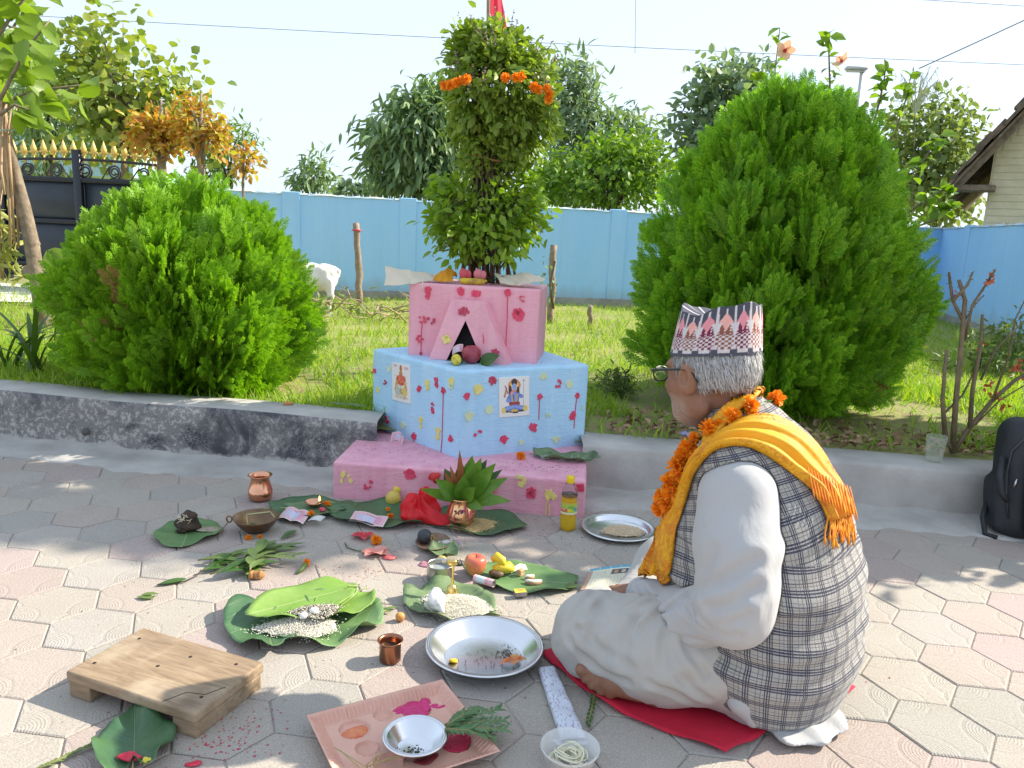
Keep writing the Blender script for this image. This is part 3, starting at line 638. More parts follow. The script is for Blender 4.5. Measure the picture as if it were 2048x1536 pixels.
# ---- peepal tree at the left edge, propped by a leaning trunk and thin stems
pb = at(88, 655, .2); pt = thing('peepal_tree', 'big leaved tree at the left edge with a leaning trunk and tied stems', 'tree', tuple(pb))
def L3(px, py, y=None): return aty(px, py, y or pb[1])-pb
mb = MB(); mb.tube([(0, 0, -.05), L3(80, 590), L3(62, 480), L3(48, 415), L3(30, 340), L3(8, 250), L3(-10, 160), L3(-30, 20)], [.062, .056, .052, .047, .035, .03, .025, .02], 10); mb.ball(L3(66, 487), .05, 8); mb.ball(L3(60, 545), (.06, .05, .06), 8)
mb.obj('trunk', BARK, pt)
mb = MB()
rg = np.random.default_rng(15)
for k in range(7):
    x = k*5+rg.normal(0, 2); dy = rg.uniform(-.14, .04); mb.tube([L3(x+rg.uniform(-6, 26), 430+rg.uniform(-60, 70), pb[1]+dy), L3(x+rg.normal(2, 5), 340, pb[1]+dy), L3(12+(x-14)*.5, 268, pb[1]+dy*.6), L3(x+rg.normal(0, 8), 215-rg.uniform(0, 30), pb[1]+dy)], [.008, .0095, .009, .006], 6)
mb.tube([L3(4, 560), L3(0, 480), L3(-3, 420), L3(4, 360)], .012, 6)
mb.obj('thin_stem', mat('stem_tan', (.36, .23, .13), (.48, .33, .20), 10, .7), pt)
mb = MB(); mb.tube([L3(10+14*math.cos(a), 264+4*math.sin(a), pb[1]-.1+.12*math.sin(a)) for a in np.linspace(0, 6.3, 16)], .006, 5); mb.obj('tie_wire', mat('tie_green', (.3, .42, .36)), pt)
def bigleaf(): 
    V = []; F = []; o = [(0, 0), (.12, .22), (.3, .33), (.5, .32), (.7, .20), (.86, .08), (1, 0)]
    for x, w in o: V += [(x, w, .07*w/.33-.25*x*x+.012*math.sin(x*30)), (x, w*.5, .03-.25*x*x), (x, 0, -.25*x*x), (x, -w*.5, .03-.25*x*x), (x, -w, .07*w/.33-.25*x*x+.012*math.sin(x*26))]
    for i in range(6):
        for j in range(4): F += [(i*5+j, i*5+5+j, i*5+6+j), (i*5+j, i*5+6+j, i*5+1+j)]
    return np.array(V, float), np.array(F)
BIG = bigleaf(); PEE = mat('peepal_leaf', (.13, .26, .02), (.27, .37, .045), island=True, rough=.4, trans=.5)
rg = np.random.default_rng(5); P = []; D = []; 
twigs = [((0, 220), (205, 165)), ((0, 200), (100, 40)), ((0, 120), (60, 10)), ((0, 210), (120, 190)), ((-30, 200), (30, 90)), ((-20, 100), (90, -40)), ((-20, 20), (20, -60)), ((0, 230), (60, 220)), ((-40, 120), (50, 120)), ((-30, 60), (60, 70))]
mb = MB()
for (a, c_) in twigs:
    y = pb[1]+rg.uniform(-.5, .3); A = L3(*a, y); B = L3(*c_, y+rg.uniform(-.2, .2)); mb.tube([A, (A+B)/2+[0, 0, .05], B], [.014, .010, .004], 5)
    for f in np.linspace(.25, 1.0, 8 if a[1] > 190 else 10):
        P.append(A+(B-A)*f+rg.normal(0, .03, 3)); D.append(nrm((B-A))*.5+rg.normal(0, .55, 3)+[0, 0, -.55])
mb.obj('branch', BARK, pt); P = np.array(P); D = nrm(np.array(D)); n = len(P)
lfm = obj('x', BIG[0], BIG[1], PEE); lme = lfm.data; bpy.data.objects.remove(lfm); lme.name = 'leaf'
for k in range(n):
    o = bpy.data.objects.new('leaf', lme); COL.objects.link(o); o.parent = pt
    M = frames(D[k:k+1], rg.normal(0, .5, (1, 3))+[[.2, -.7, .6]])[0]; o.location = tuple(P[k]); o.rotation_euler = Matrix(M.tolist()).to_euler(); s = rg.uniform(.15, .26); o.scale = (s, s, s)
V, F = cloud(*LONG, L3(5, 490)+rg.normal(0, 1, (90, 3))*[.05, .05, .14], frames(nrm(rg.normal(size=(90, 3))+[0, 0, -1]), rg.normal(size=(90, 3))), rg.uniform(.08, .16, 90)); obj('dry_tuft', V, F, mat('dry_tuft', (.42, .40, .12), (.30, .34, .08), island=True, trans=.3), pt, kind='stuff')
# ---- strap leaved lily clumps
STR = mat('strap_leaf', (.045, .10, .018), (.10, .18, .03), island=True, rough=.35, trans=.3)
def strap(th, base, ang, L, lean, w, m=STR):
    t = np.linspace(0, 1, 9); rows = []
    for f in t:
        r = L*lean*f**1.5; z = L*(f*(1-.35*lean*f)-(.35*lean)*f**3); ww = w*(1-f**2.5)*(.7+.6*f); dx, dy = math.cos(ang), math.sin(ang)
        c_ = np.array(base)+[dx*r, dy*r, z]; rows.append([c_+[-dy*ww, dx*ww, .3*ww], c_, c_+[dy*ww, -dx*ww, .3*ww]])
    return MB().grid(rows).obj('leaf', m, th)
for i, (px, py, n, L) in enumerate(((75, 752, 11, .62), (18, 745, 9, .60))):
    b_ = at(px, py, .2); th = thing('lily_plant', ('strap leaved lily clump close beside the round bush', 'strap leaved lily clump at the left frame edge')[i], 'plant', tuple(b_), group='lily clumps behind the kerb')
    rg = np.random.default_rng(i+50)
    for k in range(n): strap(th, (rg.normal(0, .02), rg.normal(0, .02), -.01), rg.uniform(0, 6.28) if k > 3 else (2.6+.3*k if i == 0 else .3*k), L*rg.uniform(.6, 1.05), rg.uniform(.25, .95), .017)
b_ = at(120, 500, .2); lb = aty(95, 500, 4.9); o = thing('broad_leaf_plant', 'single broad green leaf plant between the leaning trunk and the round bush', 'plant', (lb[0], lb[1], .2)); z_ = lb[2]-.2
mb = MB(); mb.tube([(0, 0, 0), (.05, 0, z_*.6), (0, 0, z_)], .006, 5); mb.obj('stem', STR, o)
for k, (dx, rot) in enumerate(((.0, .2), (.03, -.9))):
    V = BIG[0]*.2; M = frames(np.array([[math.cos(rot)*.5, -.2, math.sin(rot)-.6]]), np.array([[.2, -1, .3]]))[0]; obj('leaf', V @ M.T+[dx, 0, z_], BIG[1], PEE, o)

# ---- tulsi (holy basil) growing out of the shrine, tied at the neck, garlanded
TY = 3.58; tb = aty(978, 545, TY); tz0 = .822-tb[2]; tul = thing('tulsi_plant', 'tall bushy basil plant growing from the top of the painted shrine', 'plant', tuple(tb))
def T3(px, py, dy=0.): return aty(px, py, TY+dy)-tb
TUL = mat('basil_leaf', (.15, .25, .03), (.30, .40, .06), island=True, rough=.5, trans=.4); TUB = mat('basil_leaf_bright', (.15, .28, .02), (.28, .42, .04), island=True, rough=.45, trans=.45)
STM = mat('basil_stem', (.07, .05, .03), (.16, .11, .06), 30, .85)
k_ = TY/FOC
def pxblob(px, py, rx, rz, dy=0): return (T3(px, py, dy), (rx*k_, rx*k_*.9, rz*k_))
def place_leaves(blobs, n, nl, size, m, name, seed, lo=.5, sp=.022, droop=.5):
    tot = sum(r[0]*r[2] for _, r in blobs); C3 = np.concatenate([shell(c, r, int(n*r[0]*r[2]/tot), seed+i, lo) for i, (c, r) in enumerate(blobs)])
    V, F = leafcloud(C3, nl, sp, OVAL, size, droop, .7, seed, np.mean([c for c, _ in blobs], 0)); obj(name, V, F, m, tul, kind='stuff'); return C3
up_ = [pxblob(1000, 190, 112, 100), pxblob(995, 110, 82, 50), pxblob(1010, 250, 98, 62), pxblob(960, 80, 45, 28), pxblob(1025, 300, 45, 30)]
c1_ = place_leaves(up_, 500, 11, (.028, .054), TUL, 'upper_foliage', 301, .62)
lo_ = [pxblob(920, 455, 58, 58, -.05), pxblob(1030, 440, 55, 60, -.03), pxblob(975, 470, 68, 45, -.1), pxblob(895, 395, 28, 38), pxblob(1045, 385, 34, 40), pxblob(965, 420, 50, 40, .1)]
c2_ = place_leaves(lo_, 250, 8, (.026, .062), TUB, 'lower_foliage', 341, .35, .03, .35)
nk_ = [pxblob(972, 345, 46, 62), pxblob(985, 295, 72, 36), pxblob(965, 420, 48, 50), pxblob(975, 335, 52, 40)]
place_leaves(nk_, 190, 7, (.02, .042), TUL, 'neck_foliage', 371, .8)
mb = MB(); rg = np.random.default_rng(8)
for k in range(34):
    a = rg.uniform(0, 6.28); r = rg.uniform(.3, 1); P = []
    for py, w in ((552, 62), (500, 52), (430, 40), (360, 30), (310, 34), (240, 66), (150, 90)):
        c0 = T3(975+(1000-975)*(py < 260), py); P.append(c0+[r*w*k_*math.cos(a)+rg.normal(0, .006), r*w*k_*math.sin(a)*.8, 0])
    P[0][2] = tz0; mb.tube(P, [.0065, .006, .006, .006, .005, .004, .002], 5)
for C3 in (c2_, c1_[::3]):
    for e in C3:
        s = np.array([e[0]*.4, e[1]*.4, max(.02, e[2]-.12)]); s[:2] += (T3(975, 400)[:2]-0)*.6*0; mb.tube([s, (s+e)/2+[0, 0, .01], e], [.003, .0024, .001], 4)
mb.obj('stem', STM, tul)
mb = MB(); q = T3(967, 318); mb.tube([q+[.105*math.cos(a), .085*math.sin(a), .012*math.sin(a*2)] for a in np.linspace(0, 6.3, 22)], .004, 5); mb.obj('tie_string', mat('jute', (.30, .14, .06)), tul)
mb = MB(); V_ = []; 
P = []; D = []
for e in np.concatenate([c1_[c1_[:, 2] > np.percentile(c1_[:, 2], 45)], c2_[::6]])[::3]:
    d = nrm(e-T3(1000, 210)+[0, 0, .25]+rg.normal(0, .1, 3)); mb.tube([e, e+d*.04, e+d*.085], [.0012, .001, .0006], 4)
    for f in np.linspace(.2, 1, 9): P += [e+d*.085*f]*2; D += [rg.normal(size=3), rg.normal(size=3)]
mb.obj('flower_stalk', STM, tul); V, F = cloud(*OVAL, np.array(P), frames(nrm(np.array(D)), rnd_dirs(len(P))), np.full(len(P), .011)); obj('flower_spikes', V, F, mat('basil_flower', (.36, .24, .25), (.45, .36, .28), island=True), tul, kind='stuff')
# marigolds
def marigold_mesh(seed, n=85):
    rg = np.random.default_rng(seed); d = nrm(rg.normal(size=(n, 3))+[0, 0, .25]); pt_ = np.array([(0, 0, 0), (.55, .26, .02), (.55, -.26, .02), (1, .20, .10), (1, -.20, .10), (1.06, 0, .02)]); pf = np.array([(0, 2, 1), (1, 2, 4), (1, 4, 3), (3, 4, 5)])
    V, F = cloud(pt_, pf, d*.12, frames(d+rg.normal(0, .2, d.shape), rg.normal(size=d.shape)), rg.uniform(.72, 1.0, n)); return V, F
MG = [marigold_mesh(s) for s in range(3)]; MARI = mat('marigold', (.88, .27, .006), (.95, .46, .02), island=True, rough=.6, trans=.25, tcol=(1.2, .8, .4))
_mm = []
for k in range(3): o = obj('marigold', *MG[k], MARI); _mm.append(o.data); bpy.data.objects.remove(o)
def marigold(name, p, r, parent=None, k=0, squash=1.):
    o = bpy.data.objects.new(name, _mm[k % 3]); COL.objects.link(o); o.location = tuple(p); o.scale = (r, r, r*squash); o.rotation_euler = (random.uniform(-.5, .5), random.uniform(-.5, .5), random.uniform(0, 6)); 
    if parent: o.parent = parent
    return o
g0 = aty(912, 165, TY-.33); gl = thing('marigold_garland', 'orange marigold garland wound round the upper leaves of the basil plant', 'garland', tuple(g0))
pts = [(888, 171, -.31), (900, 170, -.33), (913, 165, -.35), (925, 161, -.35), (934, 158, -.36), (1011, 156, -.38), (1033, 156, -.37), (1043, 153, -.36), (1068, 174, -.35), (1076, 180, -.34), (1094, 178, -.32), (1098, 188, -.31), (1097, 200, -.30)]
for k, (px, py, dy) in enumerate(pts): marigold('flower', aty(px, py, TY+dy*.85)-g0, .020, gl, k)
# flag on a pole in the plant
fl = thing('flag', 'red pink cloth flag on a thin wooden pole above the basil plant', 'flag', tuple(aty(976, 300, TY+.05))); fb = np.array(fl.location)
MB().tube([(0, 0, 0), aty(978, -60, TY+.05)-fb], .010, 8).obj('pole', mat('pole_wood', (.28, .17, .11), (.36, .23, .15), 20, .8), fl)
rows = []
for f in np.linspace(0, 1, 12):
    py = -60+(62+58)*f; w = 10+30*f*(1-.2*f); rows.append([aty(981+w*u, py+3*u, TY+.05+.03*math.sin(u*7+f*2)*f)-fb for u in np.linspace(0, 1, 9)])
fo = MB().grid(rows).obj('cloth', mat('flag_red', (.72, .05, .10), (.80, .09, .14), 9, .8, trans=.5, tcol=(1.2, .9, 1)), fl)
# ---- hibiscus stems rising behind the conical bush
HIB = mat('hibiscus_leaf', (.13, .25, .02), (.24, .37, .04), island=True, rough=.4, trans=.45); HY = 5.3
hb = aty(1690, 500, HY); hb = np.array([hb[0], hb[1], .2]); hbt = thing('hibiscus', 'leggy hibiscus with bright leaves and peach flowers behind the tall bush', 'shrub', tuple(hb)); rg = np.random.default_rng(77)
stems = [[(1600, 420), (1552, 230), (1548, 160), (1560, 55)], [(1640, 420), (1660, 170), (1658, 110), (1660, 65)], [(1700, 420), (1760, 200), (1768, 160), (1772, 135)], [(1720, 420), (1795, 250), (1815, 190), (1822, 150)], [(1740, 460), (1830, 350), (1860, 300), (1880, 270)], [(1760, 470), (1850, 400), (1885, 380), (1905, 390)], [(1560, 400), (1528, 240), (1520, 200), (1515, 150)], [(1760, 480), (1870, 440), (1900, 420), (1900, 410)]]
mb = MB(); P = []; D = []
for st in stems:
    Q = np.array([aty(*p, HY)-hb for p in st]); Q = np.concatenate([[[0, 0, 0]], Q]); mb.tube(Q, [.014, .010, .007, .005, .003], 5)
    T_ = np.linspace(0, len(Q)-1, 46); pts_ = np.stack([np.interp(T_, range(len(Q)), Q[:, i]) for i in range(3)], 1)
    for p in pts_[16:]: 
        if rg.uniform() < .85: P.append(p); D.append(nrm(rg.normal(size=3)*[1, .8, .6]+[0, 0, .1]))
mb.obj('stem', mat('hibiscus_stem', (.12, .09, .06), (.2, .15, .09), 20), hbt); n = len(P)
V, F = cloud(*leaf_t(.33, .08, .2), np.array(P), frames(np.array(D), rnd_dirs(n)*.6+[0, -.3, .8]), rg.uniform(.06, .105, n)); obj('foliage', V, F, HIB, hbt, kind='stuff')
def hib_flower(c, r, face):
    mb = MB(); M = frames(np.array([face], float), np.array([[0, 0, 1.]]))[0]
    for k in range(5):
        a = k*2*math.pi/5; rows = []
        for u in np.linspace(0, 1, 5):
            w = .42*math.sin(math.pi*min(1, .15+u*.75)); rows.append([(.25*u-.1+.12*(u*u), (u*math.cos(a)-v*w*math.sin(a)), (u*math.sin(a)+v*w*math.cos(a))) for v in (-1, -.3, .3, 1)])
        mb.grid(np.array(rows)*r @ M.T+c)
    fo = mb.obj('flower', mat('peach_petal', (.80, .50, .30), (.84, .58, .40), 30, .6, trans=.4, tcol=(1.1, .95, .8)), hbt); q = MB(); q.ball(np.array([-.02, 0, 0])*r @ M.T+c, r*.2, 8); q.tube([c, c+M @ np.array([.6*r, 0, .05*r])], r*.05, 5); q.obj('flower_centre', mat('hib_red', (.5, .03, .03)), fo)
hib_flower(aty(1570, 101, HY-.1)-hb, .062, (-.1, -1, .1)); hib_flower(aty(1683, 122, HY-.1)-hb, .055, (-.7, -.4, .5))
fc = aty(1840, 500, 8); th = thing('feathery_palm', 'pale feathery plume grass tops behind the hibiscus', 'plant', (fc[0], fc[1], .2)); rg = np.random.default_rng(31)
for k in range(16):
    e = aty(1785+rg.uniform(0, 100), 130+rg.uniform(0, 60), 8)-np.array(th.location); s = aty(1830, 230, 8)-np.array(th.location); mid = (s+e)/2+[0, 0, .08]
    mb = MB(); mb.tube([(0, 0, 0), s, mid, e, e+[.05*np.sign(e[0]-s[0]), 0, -.06]], [.006, .005, .004, .003, .001], 4)
    for f in np.linspace(0, 1, 12): 
        q = mid+(e-mid)*f; mb.tube([q, q+[rg.normal(0, .03), 0, -.07]], [.0025, .0008], 3)
    mb.obj('frond', mat('plume_grey', (.40, .44, .26), (.5, .52, .34), 10, .7), th)
# ---- rose bush by the backpack
RY = 3.55; rb = at(1905, 905, .2); RY = rb[1]; ro = thing('rose_bush', 'bare pruned rose bush with thorny stems and few red leaves by the backpack', 'shrub', tuple(rb)); RS = mat('rose_stem', (.12, .10, .05), (.22, .16, .09), 18, .8, bs=.3, bscale=80)
def RB(px, py, dy=0): return aty(px, py, RY+dy)-rb
Q = [([(1905, 905), (1912, 800), (1922, 700), (1930, 600), (1918, 560)], .016), ([(1905, 905), (1935, 860), (1985, 800), (2030, 760), (2075, 735)], .015), ([(1940, 855), (1945, 780), (1962, 690), (1965, 630)], .013), ([(1890, 870), (1885, 800), (1893, 700)], .014), ([(1905, 905), (1890, 870)], .012), ([(1885, 830), (1925, 790), (1960, 720)], .007),
     ([(1930, 680), (1945, 610), (1978, 560), (1990, 540)], .008), ([(1925, 640), (1905, 600), (1900, 565), (1898, 545)], .010), ([(1905, 603), (1935, 570), (1945, 545)], .009), ([(1962, 760), (1990, 700), (2020, 670), (2060, 630)], .006), ([(1985, 800), (2015, 720), (2022, 690)], .007), ([(1915, 905), (1905, 860), (1915, 740), (1925, 680)], .008), ([(1950, 850), (2000, 800), (2050, 770)], .005), ([(2022, 690), (2030, 640), (2050, 600)], .005), ([(1930, 640), (1950, 610), (1968, 590)], .004)]
for pts, r in Q:
    P = [RB(*p, random.uniform(-.05, .05)) for p in pts]; P[0] = RB(*pts[0]); mb = MB(); mb.tube(P, np.linspace(r, r*.6, len(P))*.8, 7)
    for i in range(len(P)-1):
        for f in np.arange(.1, 1, .14):
            q = P[i]+(P[i+1]-P[i])*f; d = rnd_dirs(1)[0]; mb.tube([q, q+d*(r+.008)], [.0022, .0004], 4)
    mb.obj('stem', RS, ro)
rg = np.random.default_rng(12); P = []; D = []
for px, py, n in ((1978, 562, 9), (1985, 552, 5), (1988, 790, 8), (1975, 770, 7), (2028, 740, 8), (2040, 735, 6), (2010, 812, 6), (1910, 598, 3), (1955, 690, 4), (2045, 750, 5), (1905, 800, 2)):
    for _ in range(n): P.append(RB(px, py)+rg.normal(0, .012, 3)); D.append(rg.normal(size=3))
V, F = cloud(*OVAL, np.array(P), frames(nrm(np.array(D)), rnd_dirs(len(P))), rg.uniform(.018, .035, len(P))); obj('leaves', V, F, mat('rose_young_leaf', (.50, .06, .05), (.55, .20, .08), island=True, rough=.5, trans=.3), ro, kind='stuff')
# thin dry weeds against the right wall
wb = at(2030, 640, .2); wd = thing('dry_weeds', 'thin upright weed stalks before the right wall', 'weeds', tuple(wb)); rg = np.random.default_rng(3)
for k in range(14): 
    x = rg.uniform(-.35, .3); mb = MB(); P = [(x, rg.normal(0, .1), 0), (x+rg.normal(0, .03), 0, .3), (x+rg.normal(0, .06), 0, rg.uniform(.45, .75))]; mb.tube(P, [.005, .004, .002], 4)
    for f in (.4, .6, .75, .9): q = np.array(P[1])+(np.array(P[2])-P[1])*f; mb.tube([q, q+[rg.normal(0, .05), 0, .05]], [.003, .001], 3)
    mb.obj('stalk', mat('weed_green', (.13, .17, .06), (.22, .22, .1), 10), wd)
# small shrub patches at the far right of the lawn
for i, (px, py, y, s) in enumerate(((1975, 640, 5.6, .28), (2040, 620, 6.0, .30), (1235, 780, 4.2, .10))):
    b_ = aty(px, py, y); th = thing('low_shrub', ('low weedy shrub behind the rose bush', 'low weedy shrub at the right frame edge before the wall', 'small weed tuft just right of the shrine')[i], 'shrub', (b_[0], b_[1], .2), group='low weedy shrubs on the lawn')
    V, F = leafcloud(shell((0, 0, s*.6), (s*1.2, s, s*.8), 40, 400+i, .2), 9, s*.16, LONG, (.02+.08*s, .03+.25*s), .1, .5, i, (0, 0, 0)); obj('foliage', V, F, mat('weed_leaf', (.10, .17, .05), (.17, .22, .07), island=True, trans=.3), th, kind='stuff'); MB().tube([(0, 0, -.02), (0, 0, s*.7)], .006, 5).obj('stem', DBARK, th)
# unseen trees added right of frame, shaped to throw shade over kerb and shrine
tree('shade_tree', 'low leafy shade tree added out of view right of the backpack', (2.98, 3.36, .2), [((2.98, 3.32, .95), (.48, .34, .6)), ((2.98, 3.32, 1.6), (.5, .34, .5))], 330, 18, OVAL, (.08, .13), .08, MANGO, BARK, .06, .3, seed=500, lo=.0)
tree('shade_tree', 'tall leafy shade tree added out of view farther right behind the backpack', (4.2, 4.4, .2), [((4.2, 4.38, 2.4), (.7, .31, .6)), ((4.2, 4.38, 3.2), (.8, .32, .7)), ((4.2, 4.38, 3.9), (.7, .30, .6))], 560, 20, OVAL, (.09, .14), .08, MANGO, BARK, .09, .3, seed=520, lo=.0)

# ---- stakes, brushwood, goat
STK = mat('stake_wood', (.21, .15, .10), (.34, .26, .19), 16, .9, bs=.5, bscale=50)
def stake(label, bpx, tpx, r, grp='wooden stakes on the lawn'):
    b_ = at(*bpx, .19); t_ = aty(*tpx, b_[1])-b_; th = thing('wooden_stake', label, 'stake', tuple(b_), group=grp); rg = np.random.default_rng(int(bpx[0])); P = [t_*f+np.append(rg.normal(0, r*.25, 2), 0) for f in np.linspace(0, 1, 9)]; P[0] = np.array([0, 0, -.05])
    mb = MB(); mb.tube(P, [r*rg.uniform(.9, 1.1) for _ in P], 8); mb.obj('post', STK, th); return th, t_, b_
s1, t1, b1 = stake('grey stake with a red thread left of the shrine', (720, 612), (713, 447), .036)
MB().tube([t1*.92+[.05*math.cos(a), .05*math.sin(a), 0] for a in np.linspace(0, 6.3, 14)], .008, 5).obj('thread', mat('thread_red', (.55, .03, .05)), s1)
s2, t2, b2 = stake('grey stake right of the shrine with dry twine', (1102, 648), (1106, 490), .034)
MB().tube([t2*.8+[.03, -.03, 0], t2*.5+[-.02, -.05, 0], t2*.2+[.02, -.04, 0]], .012, 5).obj('twine', mat('twine', (.10, .09, .06)), s2)
V, F = leafcloud([t2*.75+[-.05, -.04, 0], t2*.55+[-.06, -.05, 0], t2*.35+[-.03, -.05, 0]], 12, .05, OVAL, (.03, .06), .5, .2, 4); obj('creeper', V, F, MANGO, s2, kind='stuff')
stake('short low peg near the foot of the blue wall', (1181, 655), (1180, 612), .024)
rg = np.random.default_rng(21); bw = at(715, 640, .19); br = thing('brushwood_pile', 'heap of dry cut branches on the grass before the wall', 'branches', tuple(bw))
for k in range(60):
    p = rg.normal(0, 1, 3)*[.55, .3, .05]+[0, 0, .09]; a = rg.uniform(0, 6.28); d = np.array([math.cos(a), math.sin(a)*.6, rg.normal(.15, .3)])*rg.uniform(.15, .4); MB().tube([p, p+d*.5+rg.normal(0, .03, 3), p+d], [.008, .006, .003], 4).obj('branch', mat('dry_twig', (.30, .22, .13), (.42, .33, .21), 8, .9), br)
V, F = leafcloud(rg.normal(0, 1, (26, 3))*[.55, .25, .05]+[0, 0, .12], 6, .05, OVAL, (.04, .07), .3, .2, 9); obj('leaves', V, F, mat('brush_leaf', (.16, .22, .06), (.25, .26, .09), island=True, trans=.3), br, kind='stuff')
# goat seen from behind, grazing past the bush
gp = at(646, 632, .19); gt_ = thing('goat', 'white goat seen from behind beside the round bush', 'goat', tuple(gp))
def goat(P):
    d = ell(P, (-.16, .10, .36), (.26, .12, .14)); d = smin(d, ell(P, (.02, .08, .37), (.105, .095, .125)), .05)
    d = smin(d, chain(P, [(.05, .02, .32), (.075, 0, .20), (.055, 0, .13), (.065, 0, .0)], [.06, .03, .018, .018], .02), .03); d = smin(d, chain(P, [(.0, .16, .32), (.03, .17, .20), (.0, .17, .13), (.01, .17, .0)], [.06, .03, .018, .018], .02), .03)
    d = smin(d, chain(P, [(-.32, .05, .30), (-.32, .05, .16), (-.32, .05, 0)], [.05, .024, .018], .02), .03); d = smin(d, chain(P, [(-.3, .15, .30), (-.3, .15, .16), (-.3, .15, 0)], [.05, .024, .018], .02), .03)
    d = smin(d, chain(P, [(-.34, .10, .40), (-.46, .10, .50), (-.50, .10, .55)], [.08, .055, .05], .02), .04); d = smin(d, chain(P, [(-.50, .10, .55), (-.60, .10, .49)], [.055, .03], .02), .02)
    d = smin(d, chain(P, [(.09, .09, .45), (.13, .09, .43), (.14, .09, .38)], [.025, .018, .01], .01), .02)
    return d-.004*vnoise(P, 5, 60)
V, F = snets(goat, (-.7, -.12, -.03), (.25, .32, .66), .011); obj('body', V, F, mat('goat_white', (.72, .66, .58), (.80, .76, .70), 30, .85, bs=.6, bscale=120), gt_)
mb = MB(); mb.tube([(-.01, .0, .50), (-.03, -.0, .55), (-.07, 0, .575)], [.008, .007, .003], 6); mb.obj('horn', mat('goat_horn', (.12, .10, .09)), gt_) if False else None
for s in (-1, 1): MB().tube([(-.50, .10+s*.03, .59), (-.46, .10+s*.05, .65), (-.40, .10+s*.07, .66)], [.014, .010, .003], 6).obj('horn', mat('goat_horn', (.12, .10, .09)), gt_); MB().ball((-.47, .10+s*.08, .55), (.02, .05, .012), 8).obj('ear', mat('goat_white', ()), gt_)
# ================================================================== THE SHRINE
def plaster(name, c1, c2, c3=None):
    m, t, b = newmat(name); co = objco(t)
    mp = nd(t, 'ShaderNodeMapping'); mp.inputs['Scale'].default_value = (14, 14, 2.2); t.links.new(co, mp.inputs[0])
    c = mixc(t, ramp(t, noise(t, 1.3, mp.outputs[0], 5, .6), [(.35, 0.), (.68, 1.)]), c1, c2)
    if c3: c = mixc(t, math_(t, 'MULTIPLY', ramp(t, noise(t, 11, co, 5, .65), [(.58, 0.), (.72, 1.)]), .5), c, c3)
    setc(t, b.inputs['Base Color'], c); b.inputs['Roughness'].default_value = .62; b.inputs['Specular IOR Level'].default_value = .35
    m2 = nd(t, 'ShaderNodeMapping'); m2.inputs['Scale'].default_value = (18, 18, 70); t.links.new(co, m2.inputs[0])
    bump(t, b, math_(t, 'ADD', noise(t, 1.6, m2.outputs[0], 5, .6), math_(t, 'MULTIPLY', noise(t, 45, co, 4), .6)), .55, .006); return m
PINK = plaster('pink_plaster', (.74, .32, .42), (.82, .43, .51), (.77, .40, .51)); PINK2 = plaster('pink_plaster_light', (.78, .36, .43), (.84, .44, .50)); SKYB = plaster('sky_blue_plaster', (.40, .66, .86), (.49, .73, .90), (.34, .58, .80))
SOOT_SHADE = mat('soot_and_shade', (.006, .005, .006), (.016, .014, .014), 20, .95)  # soot black that also paints in the shade of a deeper recess
shr = thing('shrine', 'stepped masonry shrine painted pink and sky blue with dabbed red and yellow flowers', 'shrine', (-.19, 3.3, 0)); SB = np.array([-.19, 3.3, 0])
def tier(name, pts, z0, z1, m, w=.012):
    mb = MB(); mb.prism([(x-SB[0], y-SB[1]) for x, y in pts], z0, z1); o = mb.obj(name, m, shr, smooth=False); bevel(o, w, 3); return o
ZS, ZB, ZT = .148, .51, .827
FL, FR = at(665, 995), at(1168, 1036); 
slab_pts = [(FL[0], FL[1]), (FR[0], FR[1]), (FR[0]+.055, 3.42), (FL[0]+.03, 3.42)]
slab = tier('slab', slab_pts, -.02, ZS, PINK)
bF = at(915, 917, ZS); bL = at(745, 697, ZB); bR = at(1180, 729, ZB)
blue_pts = [tuple(bF[:2]), tuple(bR[:2]), (bR[0]-.02+bL[0]+.66-.0, 3.98), tuple(bL[:2])]
blue_pts[2] = (-.02, 3.99)
blue = tier('blue_tier', blue_pts, .04, ZB, SKYB, .014)
tL, tR, tS = at(815, 709, ZB), at(1073, 728, ZB), at(1083, 711, ZB); td = nrm((tR-tL)[:2]); tn = np.array([td[1], -td[0]])
top_pts = [tuple(tL[:2]), tuple(tR[:2]), (tR[0]+.045, tR[1]+.36), (tL[0]+.08, tL[1]+.36)]
top = tier('top_tier', top_pts, ZB-.01, ZT, PINK2, .010)
# niche hood: a small tapering house front with a sooty, shade-painted triangular opening
nl, nr = at(858, 718, ZB), at(1016, 731, ZB); fy = (nl[1]+nr[1])/2; 
ntl = aty(903, 599, nl[1]+.045); ntr = aty(966, 602, nr[1]+.045); ntl[2] = ntr[2] = (ntl[2]+ntr[2])/2
def on_front(px, py): 
    e1 = nr-nl; e2 = (ntl+ntr)/2-(nl+nr)/2; n = np.cross(e1, e2); n /= np.linalg.norm(n); return onp(px, py, nl, n if n[1] < 0 else -n), (n if n[1] < 0 else -n)
ap, nfn = on_front(931, 641); ol, _ = on_front(893, 722); orr, _ = on_front(966, 728); ol[2] = orr[2] = ZB+.002
bk = lambda p, y=.0: np.array([p[0]+.012, tL[1]+(p[0]-tL[0])*td[1]/td[0]+.02, p[2]])
Vn = [nl, nr, ntr, ntl, ap, ol, orr, bk(nl), bk(nr)+[.01, 0, 0], bk(ntr)+[.012, 0, 0], bk(ntl)]
hood = obj('niche_hood', np.array(Vn)-SB, [(0, 5, 4, 3), (3, 4, 2), (4, 6, 1, 2), (1, 8, 9, 2), (3, 2, 9, 10), (7, 0, 3, 10)], PINK2, shr, smooth=False)
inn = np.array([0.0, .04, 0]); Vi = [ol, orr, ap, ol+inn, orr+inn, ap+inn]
obj('niche_opening', np.array(Vi)-SB, [(0, 3, 5, 2), (1, 2, 5, 4), (3, 4, 5), (0, 1, 4, 3)], SOOT_SHADE, hood, smooth=False)
